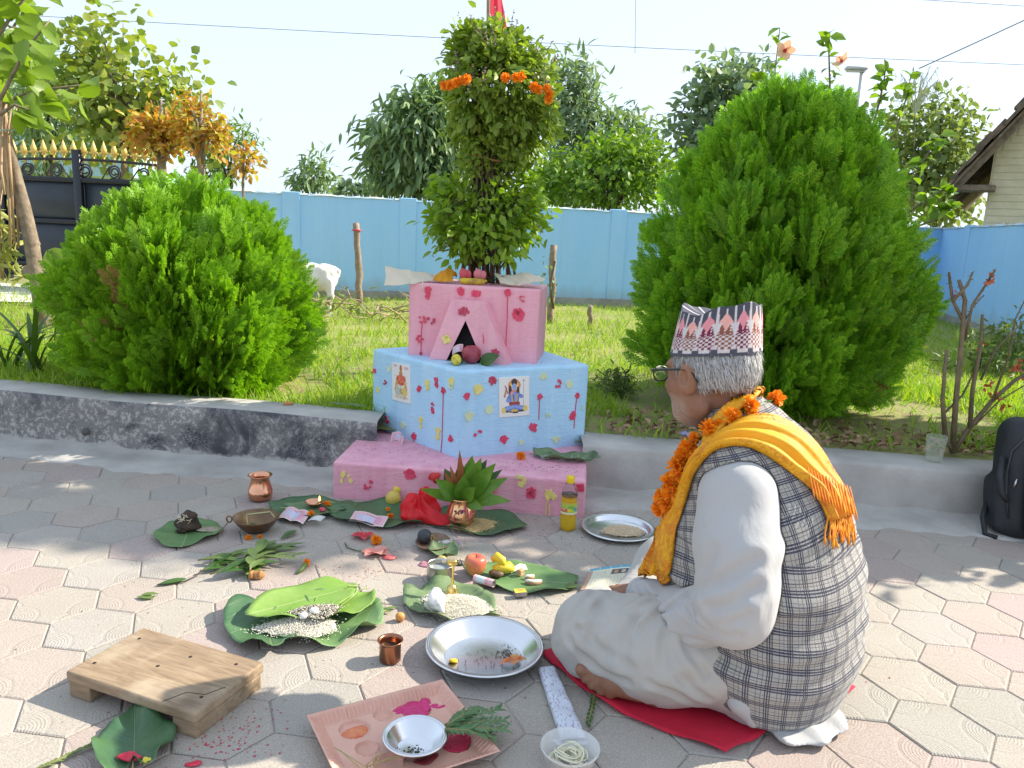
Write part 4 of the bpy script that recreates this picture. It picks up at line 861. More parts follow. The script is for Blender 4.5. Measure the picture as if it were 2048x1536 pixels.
# ---- dabbed paint flowers, each a thin raised patch
RED = mat('paint_red', (.66, .035, .10), (.74, .09, .17), 90, .5); DRED = mat('paint_dark_red', (.40, .03, .07), (.62, .07, .14), 120, .55); YEL = mat('paint_yellow', (.80, .66, .12), (.78, .70, .30), 60, .6); PALEY = mat('paint_pale_yellow', (.66, .72, .42), (.60, .72, .55), 60, .6)
def paint(tier_o, c, n, r, m, kind=0, drip=None, seed=0, stretch=1.0):
    """flat dab on a face: kind 0 ragged petals, 1 soft disc, 2 clustered blots"""
    rg = np.random.default_rng(seed); n = nrm(np.array(n, float)); v = np.array([0, 0, 1.])-n*n[2]; v = nrm(v); u = np.cross(v, n); mb = MB(); r = r*1.2; c = np.array(c)+n*.0022
    def poly(cx, cy, rr, k, rag, th=0.0012):
        a = np.linspace(0, 2*math.pi, k, endpoint=False); R = rr*(1+rag*rg.uniform(-1, 1, k)); X = cx+R*np.cos(a); Y_ = cy+R*np.sin(a)*stretch
        T = [c+u*X[i]+v*Y_[i]+n*th for i in range(k)]; B = [c+u*X[i]*1.02+v*Y_[i]*1.02-n*.004 for i in range(k)]; mb.add(T+B, [tuple(range(k))]+[(i, k+i, k+(i+1) % k, (i+1) % k) for i in range(k)])
    if kind == 1: poly(0, 0, r, 18, .12)
    else:
        if kind == 0: poly(0, 0, r*.72, 15, .22)
        for j in range(8 if kind == 0 else 7):
            a = rg.uniform(0, 6.28); q = r*rg.uniform(.45, .85); poly(q*math.cos(a), q*math.sin(a)*stretch, r*rg.uniform(.18, .34), 9, .3, .0012+.0004*(j+1))
    if drip is not None:
        P = [np.array(p)+n*.002 for p in drip]; mb.tube([c-v*r*.6]+P, .0019, 4)
    return mb.obj('paint_dab', m, tier_o, smooth=False)
def c5(x, y): return (650+x/3.4133, 500+y/3.4133)
def c2(x, y): return (650+x/4.876, 880+y/4.876)
def dabs(tier_o, p0, n, lst, conv, k, seed):
    for i, q in enumerate(lst):
        x, y, r, m, kind = q[:5]; dr = q[5] if len(q) > 5 else None
        c = onp(*conv(x, y), p0, np.array(n))-SB; paint(tier_o, c, n, r*k, m, kind, [onp(*conv(a, b), p0, np.array(n))-SB for a, b in dr] if dr else None, seed+i)
kf = 3.35/FOC/3.4133
dabs(top, tL, (*tn, 0), [(703, 268, 24, RED, 0), (702, 312, 22, RED, 0), (930, 280, 26, RED, 0), (1030, 297, 28, RED, 0), (1247, 290, 26, RED, 0, [(1245, 450), (1235, 660), (1268, 762)]), (1352, 330, 19, RED, 2), (1320, 440, 36, RED, 1), (1318, 425, 26, RED, 0), (665, 475, 26, RED, 2, [(658, 560), (655, 700)]), (725, 480, 26, DRED, 2), (650, 605, 28, RED, 2), (655, 705, 9, DRED, 1)], c5, kf, 10)
dabs(hood, nl, nfn, [(948, 422, 32, DRED, 0), (1015, 395, 17, RED, 0, [(1010, 440), (1005, 475)]), (1088, 510, 26, RED, 2, [(1080, 560), (1084, 640)]), (1163, 698, 27, DRED, 0), (828, 612, 30, YEL, 2), (828, 612, 24, YEL, 0)], c5, kf, 40)
def face_n(a, b): d = nrm(np.array(b)-np.array(a)); return (d[1], -d[0], 0)
nLf = face_n(blue_pts[3], blue_pts[0]); nRt = face_n(blue_pts[0], blue_pts[1]); p0 = np.array([*blue_pts[0], ZS]); kb = 3.2/FOC/3.4133
dabs(blue, p0, nLf, [(340, 825, 18, RED, 0), (413, 905, 17, DRED, 2), (643, 945, 23, RED, 0), (762, 890, 20, RED, 0), (764, 925, 15, RED, 0), (810, 960, 21, RED, 2, [(806, 1100), (800, 1300), (790, 1408)]), (735, 1062, 20, RED, 2), (736, 1096, 18, RED, 0), (430, 1155, 27, RED, 2), (608, 1270, 25, RED, 0, [(615, 1330)]), (860, 1290, 24, RED, 0),
  (440, 810, 20, PALEY, 1), (362, 955, 18, YEL, 1), (700, 908, 20, YEL, 1), (701, 940, 18, YEL, 0), (865, 900, 24, YEL, 1), (865, 925, 20, PALEY, 0), (538, 1196, 26, PALEY, 0), (657, 1165, 22, YEL, 0), (657, 1205, 12, YEL, 1), (775, 1235, 24, YEL, 0), (773, 1275, 20, YEL, 0)], c5, kb, 70)
dabs(blue, p0, nRt, [(1050, 950, 37, YEL, 0), (1490, 860, 27, PALEY, 0), (1668, 915, 25, PALEY, 1), (985, 1130, 32, PALEY, 0), (1118, 1090, 25, PALEY, 1), (1575, 1290, 27, PALEY, 0), (1520, 1130, 20, PALEY, 2), (1755, 1070, 16, PALEY, 2), (1340, 1312, 16, PALEY, 1), (1140, 890, 29, DRED, 0), (965, 1000, 23, RED, 0), (1590, 915, 27, RED, 2), (1465, 1000, 20, RED, 0, [(1462, 1060), (1458, 1160)]), (1720, 995, 18, RED, 0, [(1712, 1050), (1705, 1120), (1699, 1217)]), (1690, 1130, 27, RED, 0), (1420, 1210, 29, RED, 0), (1040, 1250, 25, RED, 2), (1222, 1290, 29, RED, 0)], c5, kb, 120)
ks = 2.85/FOC/4.876; nS = face_n(slab_pts[0], slab_pts[1])
dabs(slab, np.array([*slab_pts[0], 0]), nS, [(825, 335, 58, RED, 0), (420, 435, 48, RED, 2), (1640, 468, 38, RED, 2), (2010, 515, 52, RED, 0), (1205, 510, 34, RED, 0), (205, 370, 58, YEL, 2), (1905, 395, 58, YEL, 2)], c2, ks, 170)
c6 = lambda x, y: (980+x/4.267, 720+y/4.267)
dabs(slab, np.array([*slab_pts[0], 0]), nS, [(350, 1130, 45, RED, 0), (768, 1090, 36, RED, 0), (500, 1150, 42, YEL, 0, [(480, 1240), (474, 1335), (505, 1335), (508, 1225)]), (545, 1165, 26, YEL, 0)], c6, 2.85/FOC/4.267, 190)
# ---- two printed tiles fixed to the blue tier: a seated figure each
def canvas(n, m): return np.tile(np.array([.80, .79, .76]), (n, m, 1)).astype(float)
def cv(C, fn, col, a=1.):
    n, m = C.shape[:2]; y, x = np.mgrid[0:n, 0:m]; x = x/(m-1); y = 1-y/(n-1); k = fn(x, y); C[k] = C[k]*(1-a)+np.array(col)*a
el = lambda cx, cy, rx, ry: (lambda x, y: ((x-cx)/rx)**2+((y-cy)/ry)**2 < 1)
ring = lambda cx, cy, r, w: (lambda x, y: np.abs(np.hypot(x-cx, (y-cy)*1.25)-r) < w)
rect = lambda x0, y0, x1, y1: (lambda x, y: (x > x0) & (x < x1) & (y > y0) & (y < y1))
def seg(x0, y0, x1, y1, w):
    def f(x, y):
        dx, dy = x1-x0, y1-y0; t = np.clip(((x-x0)*dx+(y-y0)*dy)/(dx*dx+dy*dy), 0, 1); return np.hypot(x-x0-t*dx, y-y0-t*dy) < w
    return f
def tile_a():  # blue seated figure with halo and staff on cream
    C = canvas(104, 78); K = (.05, .03, .04)
    cv(C, ring(.5, .78, .17, .035), (.75, .28, .08)); cv(C, el(.5, .80, .13, .13), (.86, .62, .22)); cv(C, el(.5, .86, .10, .10), K); cv(C, el(.36, .62, .06, .17), K); cv(C, el(.62, .60, .05, .16), K)
    cv(C, el(.5, .45, .15, .19), (.10, .16, .42)); cv(C, el(.5, .46, .12, .17), (.22, .32, .68)); cv(C, seg(.37, .55, .28, .42, .055), (.16, .24, .55)); cv(C, seg(.63, .55, .74, .50, .05), (.16, .24, .55)); cv(C, seg(.28, .42, .42, .36, .045), (.22, .32, .68)); cv(C, el(.5, .75, .075, .085), (.28, .40, .74)); cv(C, rect(.46, .76, .49, .775), K); cv(C, rect(.52, .76, .55, .775), K)
    cv(C, seg(.40, .56, .46, .36, .02), (.62, .45, .12)); cv(C, seg(.60, .56, .54, .36, .02), (.62, .45, .12)); cv(C, seg(.45, .57, .48, .40, .012), K); cv(C, seg(.36, .33, .64, .33, .045), (.36, .05, .05))
    cv(C, seg(.22, .20, .50, .24, .065), (.12, .2, .5)); cv(C, seg(.78, .20, .50, .24, .065), (.12, .2, .5)); cv(C, seg(.24, .21, .46, .25, .04), (.26, .38, .74)); cv(C, seg(.76, .21, .54, .25, .04), (.26, .38, .74))
    cv(C, el(.14, .17, .07, .08), (.80, .60, .15)); cv(C, el(.86, .19, .08, .08), (.80, .60, .15)); cv(C, el(.5, .14, .13, .05), (.66, .45, .12)); cv(C, seg(.45, .10, .6, .1, .02), K); cv(C, seg(.22, .13, .40, .12, .016), K); cv(C, seg(.62, .13, .80, .13, .016), K)
    cv(C, seg(.81, .28, .81, .93, .008), (.2, .22, .38)); cv(C, seg(.785, .90, .835, .90, .012), (.2, .22, .38)); cv(C, seg(.24, .72, .18, .52, .03), (.55, .22, .12)); cv(C, seg(.20, .78, .28, .6, .02), (.45, .15, .1)); cv(C, el(.42, .60, .05, .05), (.75, .3, .35)); return C
def tile_b():  # figure in red and gold
    C = canvas(104, 66); K = (.20, .10, .05); rg = np.random.default_rng(4)
    cv(C, el(.2, .93, .10, .035), (.72, .45, .45)); cv(C, el(.8, .90, .12, .04), (.72, .45, .45)); cv(C, el(.5, .87, .07, .10), (.52, .20, .06)); cv(C, el(.5, .74, .09, .08), (.55, .26, .10)); cv(C, el(.5, .57, .27, .14), (.66, .08, .06)); cv(C, el(.5, .60, .15, .10), (.75, .16, .10)); cv(C, seg(.28, .5, .2, .3, .06), (.6, .35, .12)); cv(C, seg(.72, .5, .78, .32, .06), (.62, .42, .15))
    cv(C, el(.34, .26, .17, .14), (.50, .55, .50)); cv(C, el(.68, .27, .17, .13), (.72, .55, .16)); cv(C, seg(.5, .5, .5, .2, .012), K); cv(C, el(.5, .12, .4, .05), (.70, .62, .50))
    for _ in range(60): cv(C, el(rg.uniform(.15, .85), rg.uniform(.08, .7), .02, .014), [K, (.6, .1, .08), (.7, .5, .15), (.3, .2, .1)][rg.integers(0, 4)])
    return C
def printed(name, parent, P00, U, Vv, C, m=None, th=.004, nrm_=None, bend=None, loc=None, rz=None):
    """thin printed sheet: P00 lower left, U and V the edge vectors"""
    n, k = C.shape[:2]; g = np.linspace(0, 1, k); h = np.linspace(1, 0, n); P = np.array(P00)[None, None]+np.array(U)[None, None]*g[None, :, None]+np.array(Vv)[None, None]*h[:, None, None]
    if bend: P = P+bend(np.broadcast_to(g[None, :], (n, k)), np.broadcast_to(h[:, None], (n, k)))
    V = P.reshape(-1, 3); i, j = np.mgrid[0:n-1, 0:k-1]; a = (i*k+j).ravel(); F = np.stack([a, a+k, a+k+1, a+1], 1)
    o = obj(name, V, F, m or mat('printed_sheet', (.8, .8, .8), vcol=True, rough=.45), parent, True, cols=C.reshape(-1, 3), loc=loc, rz=rz)
    if th: solid(o, th, -1 if th > 0 else 1)
    return o
GLZ = mat('printed_tile', (.8, .8, .8), vcol=True, rough=.25)
for nm, C, px, nn in (('picture_tile', tile_a(), [(998, 835), (1058, 830), (1060, 751), (997, 755)], nRt), ('picture_tile', tile_b(), [(786, 799), (822, 808), (825, 734), (785, 724)], nLf)):
    Q = [onp(*p, p0, np.array(nn))+np.array(nn)*.004-SB for p in px]
    o = printed(nm, blue, Q[0], Q[1]-Q[0], Q[3]-Q[0], C, GLZ, .006); o['label'] = 'glazed picture tile with a blue seated figure and staff' if nm and px[0][0] == 998 else 'glazed picture tile with a figure in red and gold'
# specks of rice, petals and dust lying on the steps
def specks(name, label, regions, cols, seed, size=(.0025, .006), cat=None):
    rg = np.random.default_rng(seed); P = []
    for (x0, y0, x1, y1, z, n, pts) in regions:
        for _ in range(n):
            for _t in range(20):
                x, y = rg.uniform(x0, x1), rg.uniform(y0, y1)
                if pts is None or inside(x, y, pts): P.append((x, y, z+.0015)); break
    P = np.array(P); n = len(P); V, F = cloud(*OCT, P, frames(rnd_dirs(n)*[1, 1, .1], np.tile([0, 0, 1.], (n, 1))), np.stack([RNG.uniform(*size, n), RNG.uniform(size[0]*.5, size[1]*.6, n), RNG.uniform(.001, .0025, n)], 1))
    return tag(obj(name, V, F, cols), label, cat, kind='stuff')
def inside(x, y, pts):
    r = False; n = len(pts)
    for i in range(n):
        (x0, y0), (x1, y1) = pts[i], pts[(i+1) % n]
        if (y0 > y) != (y1 > y) and x < (x1-x0)*(y-y0)/(y1-y0)+x0: r = not r
    return r
OCT = (np.array([(1, 0, 0), (-1, 0, 0), (0, 1, 0), (0, -1, 0), (0, 0, 1), (0, 0, -.6)], float)*.5, np.array([(0, 2, 4), (2, 1, 4), (1, 3, 4), (3, 0, 4), (2, 0, 5), (1, 2, 5), (3, 1, 5), (0, 3, 5)]))
BIT = mat('offering_bits', (.78, .72, .62), (.20, .09, .05), island=True, rough=.8); WHB = mat('rice_white', (.80, .77, .70), (.70, .64, .52), island=True, rough=.6)
xa, xb = min(p[0] for p in slab_pts), max(p[0] for p in slab_pts)
specks('offering_crumbs', 'rice grains, petals and dry bits strewn on the shrine steps', [(xa, 2.86, xb, 3.4, ZS, 420, [p for p in slab_pts]), (-.66, 3.05, .34, 3.9, ZB, 190, blue_pts), (-.62, 3.0, -.3, 3.3, ZS, 120, slab_pts), (-.05, 2.88, .28, 3.0, ZS, 120, slab_pts), (-.48, 3.34, .12, 3.42, ZT, 70, top_pts), (ntl[0], ntl[1], ntr[0], ntl[1]+.06, ntl[2], 45, None)], BIT, 5, (.003, .010), 'crumbs')
specks('scattered_rice', 'white rice grains scattered on the paving round the offerings', [(-1.1, 2.0, .5, 2.9, .0, 420, None), (-.6, 2.3, .45, 2.85, .0, 520, None), (-.75, 1.5, .2, 2.2, .0, 130, None)], WHB, 6, (.004, .0075), 'rice')
specks('scattered_crumbs', 'dark seeds and crumbs scattered on the paving round the offerings', [(-1.2, 1.4, .6, 3.0, .0, 330, None), (.1, 2.5, .5, 2.95, .0, 160, None)], mat('dark_bits', (.05, .03, .02), (.25, .12, .07), island=True), 7, (.003, .008), 'crumbs')
# ================================================================== THE OFFERINGS ON THE PAVING
def leafmat(name, c1, c2, vein, rough=.42, trans=.12, patch=None):
    m, t, b = newmat(name); u, v = attr(t, 'lu'), attr(t, 'lv'); av = math_(t, 'ABSOLUTE', v); co = objco(t)
    side = math_(t, 'ABSOLUTE', math_(t, 'SINE', math_(t, 'MULTIPLY', math_(t, 'SUBTRACT', u, math_(t, 'MULTIPLY', av, .75)), 11.)))
    sv = ramp(t, side, [(0, 1.), (.10, 0.)]); mv = ramp(t, av, [(.010, 1.), (.03, 0.)]); f = math_(t, 'MAXIMUM', math_(t, 'MULTIPLY', sv, .55), mv)
    c = mixc(t, ramp(t, noise(t, 9, co, 5), [(.35, 0.), (.65, 1.)]), c1, c2)
    if patch: c = mixc(t, math_(t, 'MULTIPLY', ramp(t, noise(t, 14, co, 3), [(.56, 0.), (.66, 1.)]), .8), c, patch)
    c = mixc(t, math_(t, 'MULTIPLY', f, .75), c, vein); setc(t, b.inputs['Base Color'], c); b.inputs['Roughness'].default_value = rough
    bump(t, b, math_(t, 'ADD', math_(t, 'MULTIPLY', f, -.7), math_(t, 'MULTIPLY', noise(t, 70, co, 3), .35)), .6, .004)
    if trans: translucent(t, b, mixc(t, 1., c, (1.3, 1.4, .5), 'MULTIPLY'), trans)
    return m
LD = leafmat('plate_leaf_dark', (.05, .125, .06), (.085, .175, .07), (.18, .26, .11)); LM = leafmat('plate_leaf_mid', (.105, .215, .075), (.165, .28, .105), (.30, .40, .19), .5); LL = leafmat('plate_leaf_light', (.20, .36, .055), (.28, .43, .10), (.48, .58, .22), .45, .2); LP = leafmat('plate_leaf_pale', (.13, .20, .09), (.19, .27, .12), (.30, .36, .2), .55, .1, (.05, .10, .05))
def leafplate(name, label, cat, c, L, Wd, ang, m, seed, wave=.006, tilt=(0, 0), tip=.18, notch=.28, group=None, z=.004, cup=.0, par=None):
    rg = np.random.default_rng(seed); nr, na = 9, 60; th = np.linspace(0, 2*math.pi, na, endpoint=False); dt = lambda a: np.abs((th-a+math.pi) % (2*math.pi)-math.pi)
    R = 1-notch*np.exp(-(dt(math.pi)/.22)**2)+tip*np.exp(-(dt(0)/.2)**2)+.05*np.sin(3*th+rg.uniform(0, 6))+.02*np.sin(9*th+rg.uniform(0, 6))+.014*rg.normal(size=na)
    k1, k2 = rg.integers(3, 6), rg.integers(6, 9); f1, f2 = rg.uniform(0, 6, 2); V = []; lu = []; lv = []
    V.append((0, 0, z)); lu.append(0); lv.append(0)
    for i in range(1, nr+1):
        rho = i/nr
        X = rho*R*np.cos(th)*L/2; Y_ = rho*R*np.sin(th)*Wd/2
        Z = z+wave*rho**3*(1+np.sin(k1*th+f1))+wave*.6*rho**4*(1+np.sin(k2*th+f2))+cup*rho**2+np.maximum(0, X*tilt[0]+Y_*tilt[1])
        V += list(zip(X, Y_, Z)); lu += list(rho*R*np.cos(th)); lv += list(rho*R*np.sin(th))
    F = [(0, 1+j, 1+(j+1) % na) for j in range(na)]
    for i in range(nr-1):
        for j in range(na): a = 1+i*na+j; b_ = 1+i*na+(j+1) % na; F.append((a, a+na, b_+na, b_))
    o = obj(name, V, F, m, par, True, loc=(c[0], c[1], c[2] if len(c) > 2 else 0), rz=ang, attrs={'lu': lu, 'lv': lv}); solid(o, .0007, 1)
    s = MB(); s.tube([(-L/2*(1-notch)*.98, 0, z+.003+wave*.5), (-L/2*.9, 0, z+.006), (-L/2*1.08, .01, z+.004)], [.002, .0025, .002], 5); s.obj('leaf_stalk', mat('stalk', (.30, .34, .12)), o)
    return tag(o, label, cat, group)
COPPER = mat('copper', (.80, .40, .24), (.66, .30, .17), 14, .24, 1., bs=.08, bscale=30); DCOP = mat('dark_copper', (.42, .19, .11), (.28, .12, .07), 16, .32, 1.); BRASS = mat('brass', (.80, .58, .20), (.66, .45, .14), 18, .28, 1.); STEEL = mat('steel', (.78, .79, .80), (.70, .71, .73), 9, .26, 1., bs=.05, bscale=200); BRONZE = mat('old_bronze', (.30, .19, .10), (.17, .11, .07), 12, .4, .9, bs=.2, bscale=60); GREYM = mat('grey_metal', (.62, .60, .54), (.5, .49, .44), 14, .3, 1.)
DL = 'leaves laid out as plates for the offerings'
# --- copper water pot
p = at(521, 1000); t_ = thing('copper_pot', 'shiny round copper water pot with flared rim standing alone on the paving', 'pot', p)
MB().lathe([(.030, 0), (.043, .012), (.046, .030), (.045, .042), (.0445, .0425), (.038, .068), (.034, .084), (.036, .092), (.045, .1), (.0455, .102), (.044, .1025), (.034, .092), (.031, .083), (.036, .06), (.042, .035), (.036, .012), (.0, .010)], 40).obj('body', COPPER, t_)
# --- left leaf with dung cake
p = at(375, 1068); leafplate('leaf_plate', 'dark round leaf plate under the lump of dung', 'leaf', p, .235, .215, R_(-75), LM, 1, .006, group=DL)
p = at(377, 1058, .008); t_ = thing('dung_cake', 'dark brown lump of dung stuck with pale straws on a leaf', 'lump', p)
MB().ball((0, 0, .022), (.040, .036, .026), 18, lump=.16, seed=3).ball((.004, .004, .046), (.028, .025, .018), 14, lump=.2, seed=8).ball((-.012, -.03, .008), (.02, .014, .011), 10, lump=.2, seed=9).obj('lump', mat('dung', (.035, .022, .016), (.085, .055, .035), 40, .9, bs=.9, bscale=160, bd=.006), t_)
rg = np.random.default_rng(2); mb = MB()
for k in range(16): a = rg.normal(0, 1, 3)*[.013, .008, .006]+[0, -.026, .044]; d = rg.normal(0, 1, 3)*[.012, .005, .008]; mb.tube([a, a+d*.5+rg.normal(0, .002, 3), a+d], .0012, 4)
mb.obj('straw', mat('straw', (.62, .52, .33), (.72, .63, .45), island=True), t_)
def grains(name, label, cat, c, rx, ry, h, n, m, size, seed, ang=0., z=.0):
    rg = np.random.default_rng(seed); a = rg.uniform(0, 6.283, n); r = rg.uniform(0, 1, n)**.5*(1+.14*np.sin(3*a+seed)+.06*np.sin(7*a+seed)); r = np.where(rg.uniform(size=n) < .10, r*rg.uniform(1.0, 1.45, n), r); P = np.stack([r*rx*np.cos(a), r*ry*np.sin(a)], 1); ca, sa = math.cos(ang), math.sin(ang); zz = h*np.maximum(0, 1-r**1.4)*(1+.08*rg.normal(size=n))+size*.2*rg.uniform(.3, 1.6, n)
    P3 = np.stack([P[:, 0]*ca-P[:, 1]*sa, P[:, 0]*sa+P[:, 1]*ca, zz], 1); V, F = cloud(*OCT, P3, frames(rnd_dirs(n)*[1, 1, .5], rnd_dirs(n)), np.stack([RNG.uniform(.8, 1.15, n)*size, np.full(n, size*.42), np.full(n, size*.42)], 1))
    o = tag(obj(name, V, F, m, loc=(c[0], c[1], c[2]+z)), label, cat, kind='stuff')
    q = MB().lathe([(1, 0), (.8, .35), (.5, .72), (0, .96)], 20, close=False); VV = np.concatenate(q.V); VV = VV*[rx*.93, ry*.93, h*.78]; VV = np.stack([VV[:, 0]*ca-VV[:, 1]*sa, VV[:, 0]*sa+VV[:, 1]*ca, VV[:, 2]], 1); obj('mound', VV, q.F, m, o); return o
SEED = mat('grey_seed', (.40, .34, .24), (.58, .50, .38), island=True, rough=.7); RICE = mat('rice', (.80, .76, .66), (.70, .65, .54), island=True, rough=.55); PADDY = mat('paddy', (.62, .44, .19), (.78, .60, .32), island=True, rough=.6); SESAME = mat('sesame_mix', (.74, .68, .55), (.045, .035, .03), island=True, rough=.6)
ss = SESAME.node_tree; g_ = [n for n in ss.nodes if n.type == 'NEW_GEOMETRY'][0]; mx_ = [n for n in ss.nodes if n.type == 'MIX'][0]
r_ = ramp(ss, g_.outputs['Random Per Island'], [(0, 0.), (.52, 1.)], 'CONSTANT'); ss.links.new(r_, mx_.inputs[0])
grains('seeds', 'small heap of pale seeds on the leaf beside the dung lump', 'seeds', at(418, 1064), .05, .022, .006, 420, SEED, .0045, 11, .1, .010)
# --- bronze bowl with ring handle
p = at(513, 1062); t_ = thing('bronze_bowl', 'old dark bronze bowl with a small ring handle and sticks inside', 'bowl', p)
MB().lathe([(.03, 0), (.04, .006), (.062, .028), (.077, .050), (.079, .053), (.076, .053), (.058, .028), (.036, .009), (0, .008)], 40).obj('body', BRONZE, t_)
MB().tube([(-.086+.009*math.cos(a), -.02, .047+.011*math.sin(a)) for a in np.linspace(0, 6.3, 16)], .0028, 6).tube([(-.088, -.024, .038), (-.100, -.05, .02), (-.104, -.08, .004), (-.095, -.10, .003)], .0016, 5).obj('handle', BRONZE, t_)
MB().tube([(-.04, .02, .05), (.035, .045, .055)], .0035, 5).tube([(-.04, .02, .05), (-.02, -.03, .03)], .002, 4).tube([(.035, .045, .055), (.06, .01, .05)], .002, 4).obj('stick', mat('stick_pale', (.5, .45, .22)), t_)
# --- leaf with lit clay lamp, note
leafplate('leaf_plate', 'large dark leaf plate lying under the lit lamp against the pink step', 'leaf', at(612, 1020), .31, .24, R_(12), LD, 2, .006, group=DL, notch=.15)
leafplate('leaf_plate', 'olive green leaf carrying the lit clay lamp', 'leaf', at(622, 1026), .21, .165, R_(8), LP, 3, .004, group=DL, z=.014)
p = at(629, 1012, .018); t_ = thing('oil_lamp', 'small copper oil lamp with a lit wick on a leaf', 'lamp', p)
MB().lathe([(.012, 0), (.024, .006), (.035, .017), (.036, .019), (.033, .019), (.02, .008), (0, .006)], 28).obj('dish', COPPER, t_)
MB().tube([(.012, 0, .012), (.02, -.004, .022)], .0022, 5).obj('wick', mat('wick', (.7, .66, .58)), t_)
fm, t, b = newmat('flame'); b.inputs['Emission Color'].default_value = (1, .5, .1, 1); b.inputs['Emission Strength'].default_value = 3.; b.inputs['Base Color'].default_value = (1, .6, .2, 1)
MB().lathe([(.0, 0), (.0032, .005), (.0026, .011), (.0005, .02)], 10, (.02, -.004, .022)).obj('flame', fm, t_)
marg = lambda px, py, r, lb, k=0, z=0.: tag(marigold('marigold', at(px, py, z+r*.7), r, None, k, .8), lb, 'flower')
marg(655, 1008, .014, 'small orange marigold beside the lit lamp', 0, .018); marg(622, 1027, .013, 'small orange marigold below the lit lamp', 1, .016)
p = at(644, 1022, .018); tag(MB().ball((0, 0, .006), (.012, .01, .008), 10, lump=.2).obj('red_petal', mat('red_petal', (.6, .03, .08), (.75, .12, .16), 60), loc=p), 'little red petal cluster under the lamp', 'petals')
def note(seed, rot=0):
    C = np.tile(np.array([.72, .42, .46]), (26, 54, 1)).astype(float); rg = np.random.default_rng(seed); y, x = np.mgrid[0:26, 0:54]; C[(y < 2) | (y > 23) | (x < 2) | (x > 51)] = (.80, .66, .62); C[((x-27)/10)**2+((y-13)/9)**2 < 1] = (.56, .55, .68); C[((x-41)/6)**2+((y-13)/8)**2 < 1] = (.66, .32, .42); C[(x > 8) & (x < 17) & (y > 6) & (y < 20)] = (.50, .52, .66)
    C[(y > 4) & (y < 7) & (x > 20) & (x < 44)] = (.52, .25, .32); C += rg.normal(0, .03, C.shape); return np.clip(C, 0, 1)
def banknote(label, quad, seed, z=.014, folds=2, parent=None):
    Q = [at(*q, z) for q in quad]; c = sum(Q)/4
    o = printed('banknote', parent, Q[0]-c, Q[1]-Q[0], Q[3]-Q[0], note(seed), None, .0006, bend=lambda u, v: np.stack([0*u, 0*u, .006*np.abs(np.sin(u*math.pi*folds))+.004*v], -1), loc=c); return tag(o, label, 'banknote')
banknote('pink banknote lying on the leaf next to the bronze bowl', [(556, 1036), (606, 1048), (622, 1020), (574, 1016)], 1, .016)
banknote('pink banknote lying on the dark leaf left of the red veil', [(697, 1042), (766, 1057), (775, 1024), (710, 1024)], 2, .014, 1.5)
o = printed('paper_scrap', None, (0, 0, 0), (.05, -.01, .004), (.012, .032, .006), np.tile(np.array([.62, .62, .60]), (4, 4, 1)), None, .0006, bend=lambda u, v: np.stack([0*u, 0*u, .006*np.sin(u*3)], -1), loc=at(614, 1042, .016)); tag(o, 'grey white folded paper scrap on the leaf below the lamp', 'paper')
# --- dark leaves under veil and kalash
leafplate('leaf_plate', 'large very dark leaf plate under the second banknote and red veil', 'leaf', at(762, 1035), .37, .25, R_(172), LD, 4, .010, group=DL, z=.006)
leafplate('leaf_plate', 'wide dark green leaf plate under the metal vase and grain', 'leaf', at(945, 1046), .37, .25, R_(-10), LD, 5, .008, group=DL, z=.004)
grains('grain_heap', 'heap of golden unhusked rice under the metal vase', 'grain', at(940, 1054), .095, .062, .018, 3600, PADDY, .0065, 12, .1, .008)
p = at(922, 1046, .022); t_ = thing('kalash', 'copper brass ceremonial pot streaked with red powder, filled with leaves', 'pot', p)
MB().lathe([(.03, 0), (.043, .008), (.053, .026), (.053, .038), (.046, .058), (.040, .078), (.0385, .090), (.044, .098), (.042, .099), (.036, .09), (.038, .075), (.044, .055), (.045, .03), (0, .02)], 40).obj('body', mat('kalash_metal', (.78, .46, .22), (.70, .38, .20), 12, .22, 1.), t_)
mb = MB(); rg = np.random.default_rng(6)
def potp(a, z): r = np.interp(z, [.008, .026, .038, .058, .078, .09], [.043, .053, .053, .046, .040, .0385])+.0008; return np.array([r*math.cos(a), r*math.sin(a), z])
for a0, z0, z1 in ((-1.2, .05, .088), (-1.0, .02, .07), (-.8, .038, .06), (-2.0, .012, .05), (-1.7, .07, .09), (-.55, .05, .085), (-2.3, .03, .08)): mb.tube([potp(a0+rg.normal(0, .02), z) for z in np.linspace(z0, z1, 6)], [.001, .0018, .0032, .003, .002, .001], 5)
mb.obj('red_streak', RED, t_)
q = potp(-1.62, .058); mb = MB()
for k in range(12): mb.ball(q+rg.normal(0, 1, 3)*[.009, .003, .009], .0042, 6)
mb.obj('tika', mat('tika', (.05, .03, .03), (.5, .10, .16), island=True), t_)
def blade(parent, base, d, L, w, m, bendd=.25, up=None, name='leaf'):
    d = nrm(np.array(d, float)); up = np.array(up if up is not None else [0, 0, 1.]); s = nrm(np.cross(d, up)+1e-6); n = np.cross(s, d); rows = []
    for f in np.linspace(0, 1, 9):
        ww = w*math.sin(math.pi*min(1, .06+.94*f)**.8)*(1 if f < 1 else 0); c_ = np.array(base)+d*L*f-np.array([0, 0, 1.])*bendd*L*f*f; rows.append([c_+s*ww+n*ww*.25, c_, c_-s*ww+n*ww*.25])
    return MB().grid(rows).obj(name, m, parent)
MLF = mat('mango_sprig', (.08, .21, .018), (.16, .31, .035), 18, .32, trans=.3); MLR = mat('mango_sprig_red', (.30, .08, .03), (.40, .14, .05), 20, .35, trans=.25); MLD = mat('mango_sprig_dark', (.035, .09, .02), (.07, .15, .03), 18, .35, trans=.15)
bt = thing('leaf_bunch', 'bunch of fresh mango leaves standing in the metal vase, two of them red', 'leaves', p+np.array([0, 0, .088]))
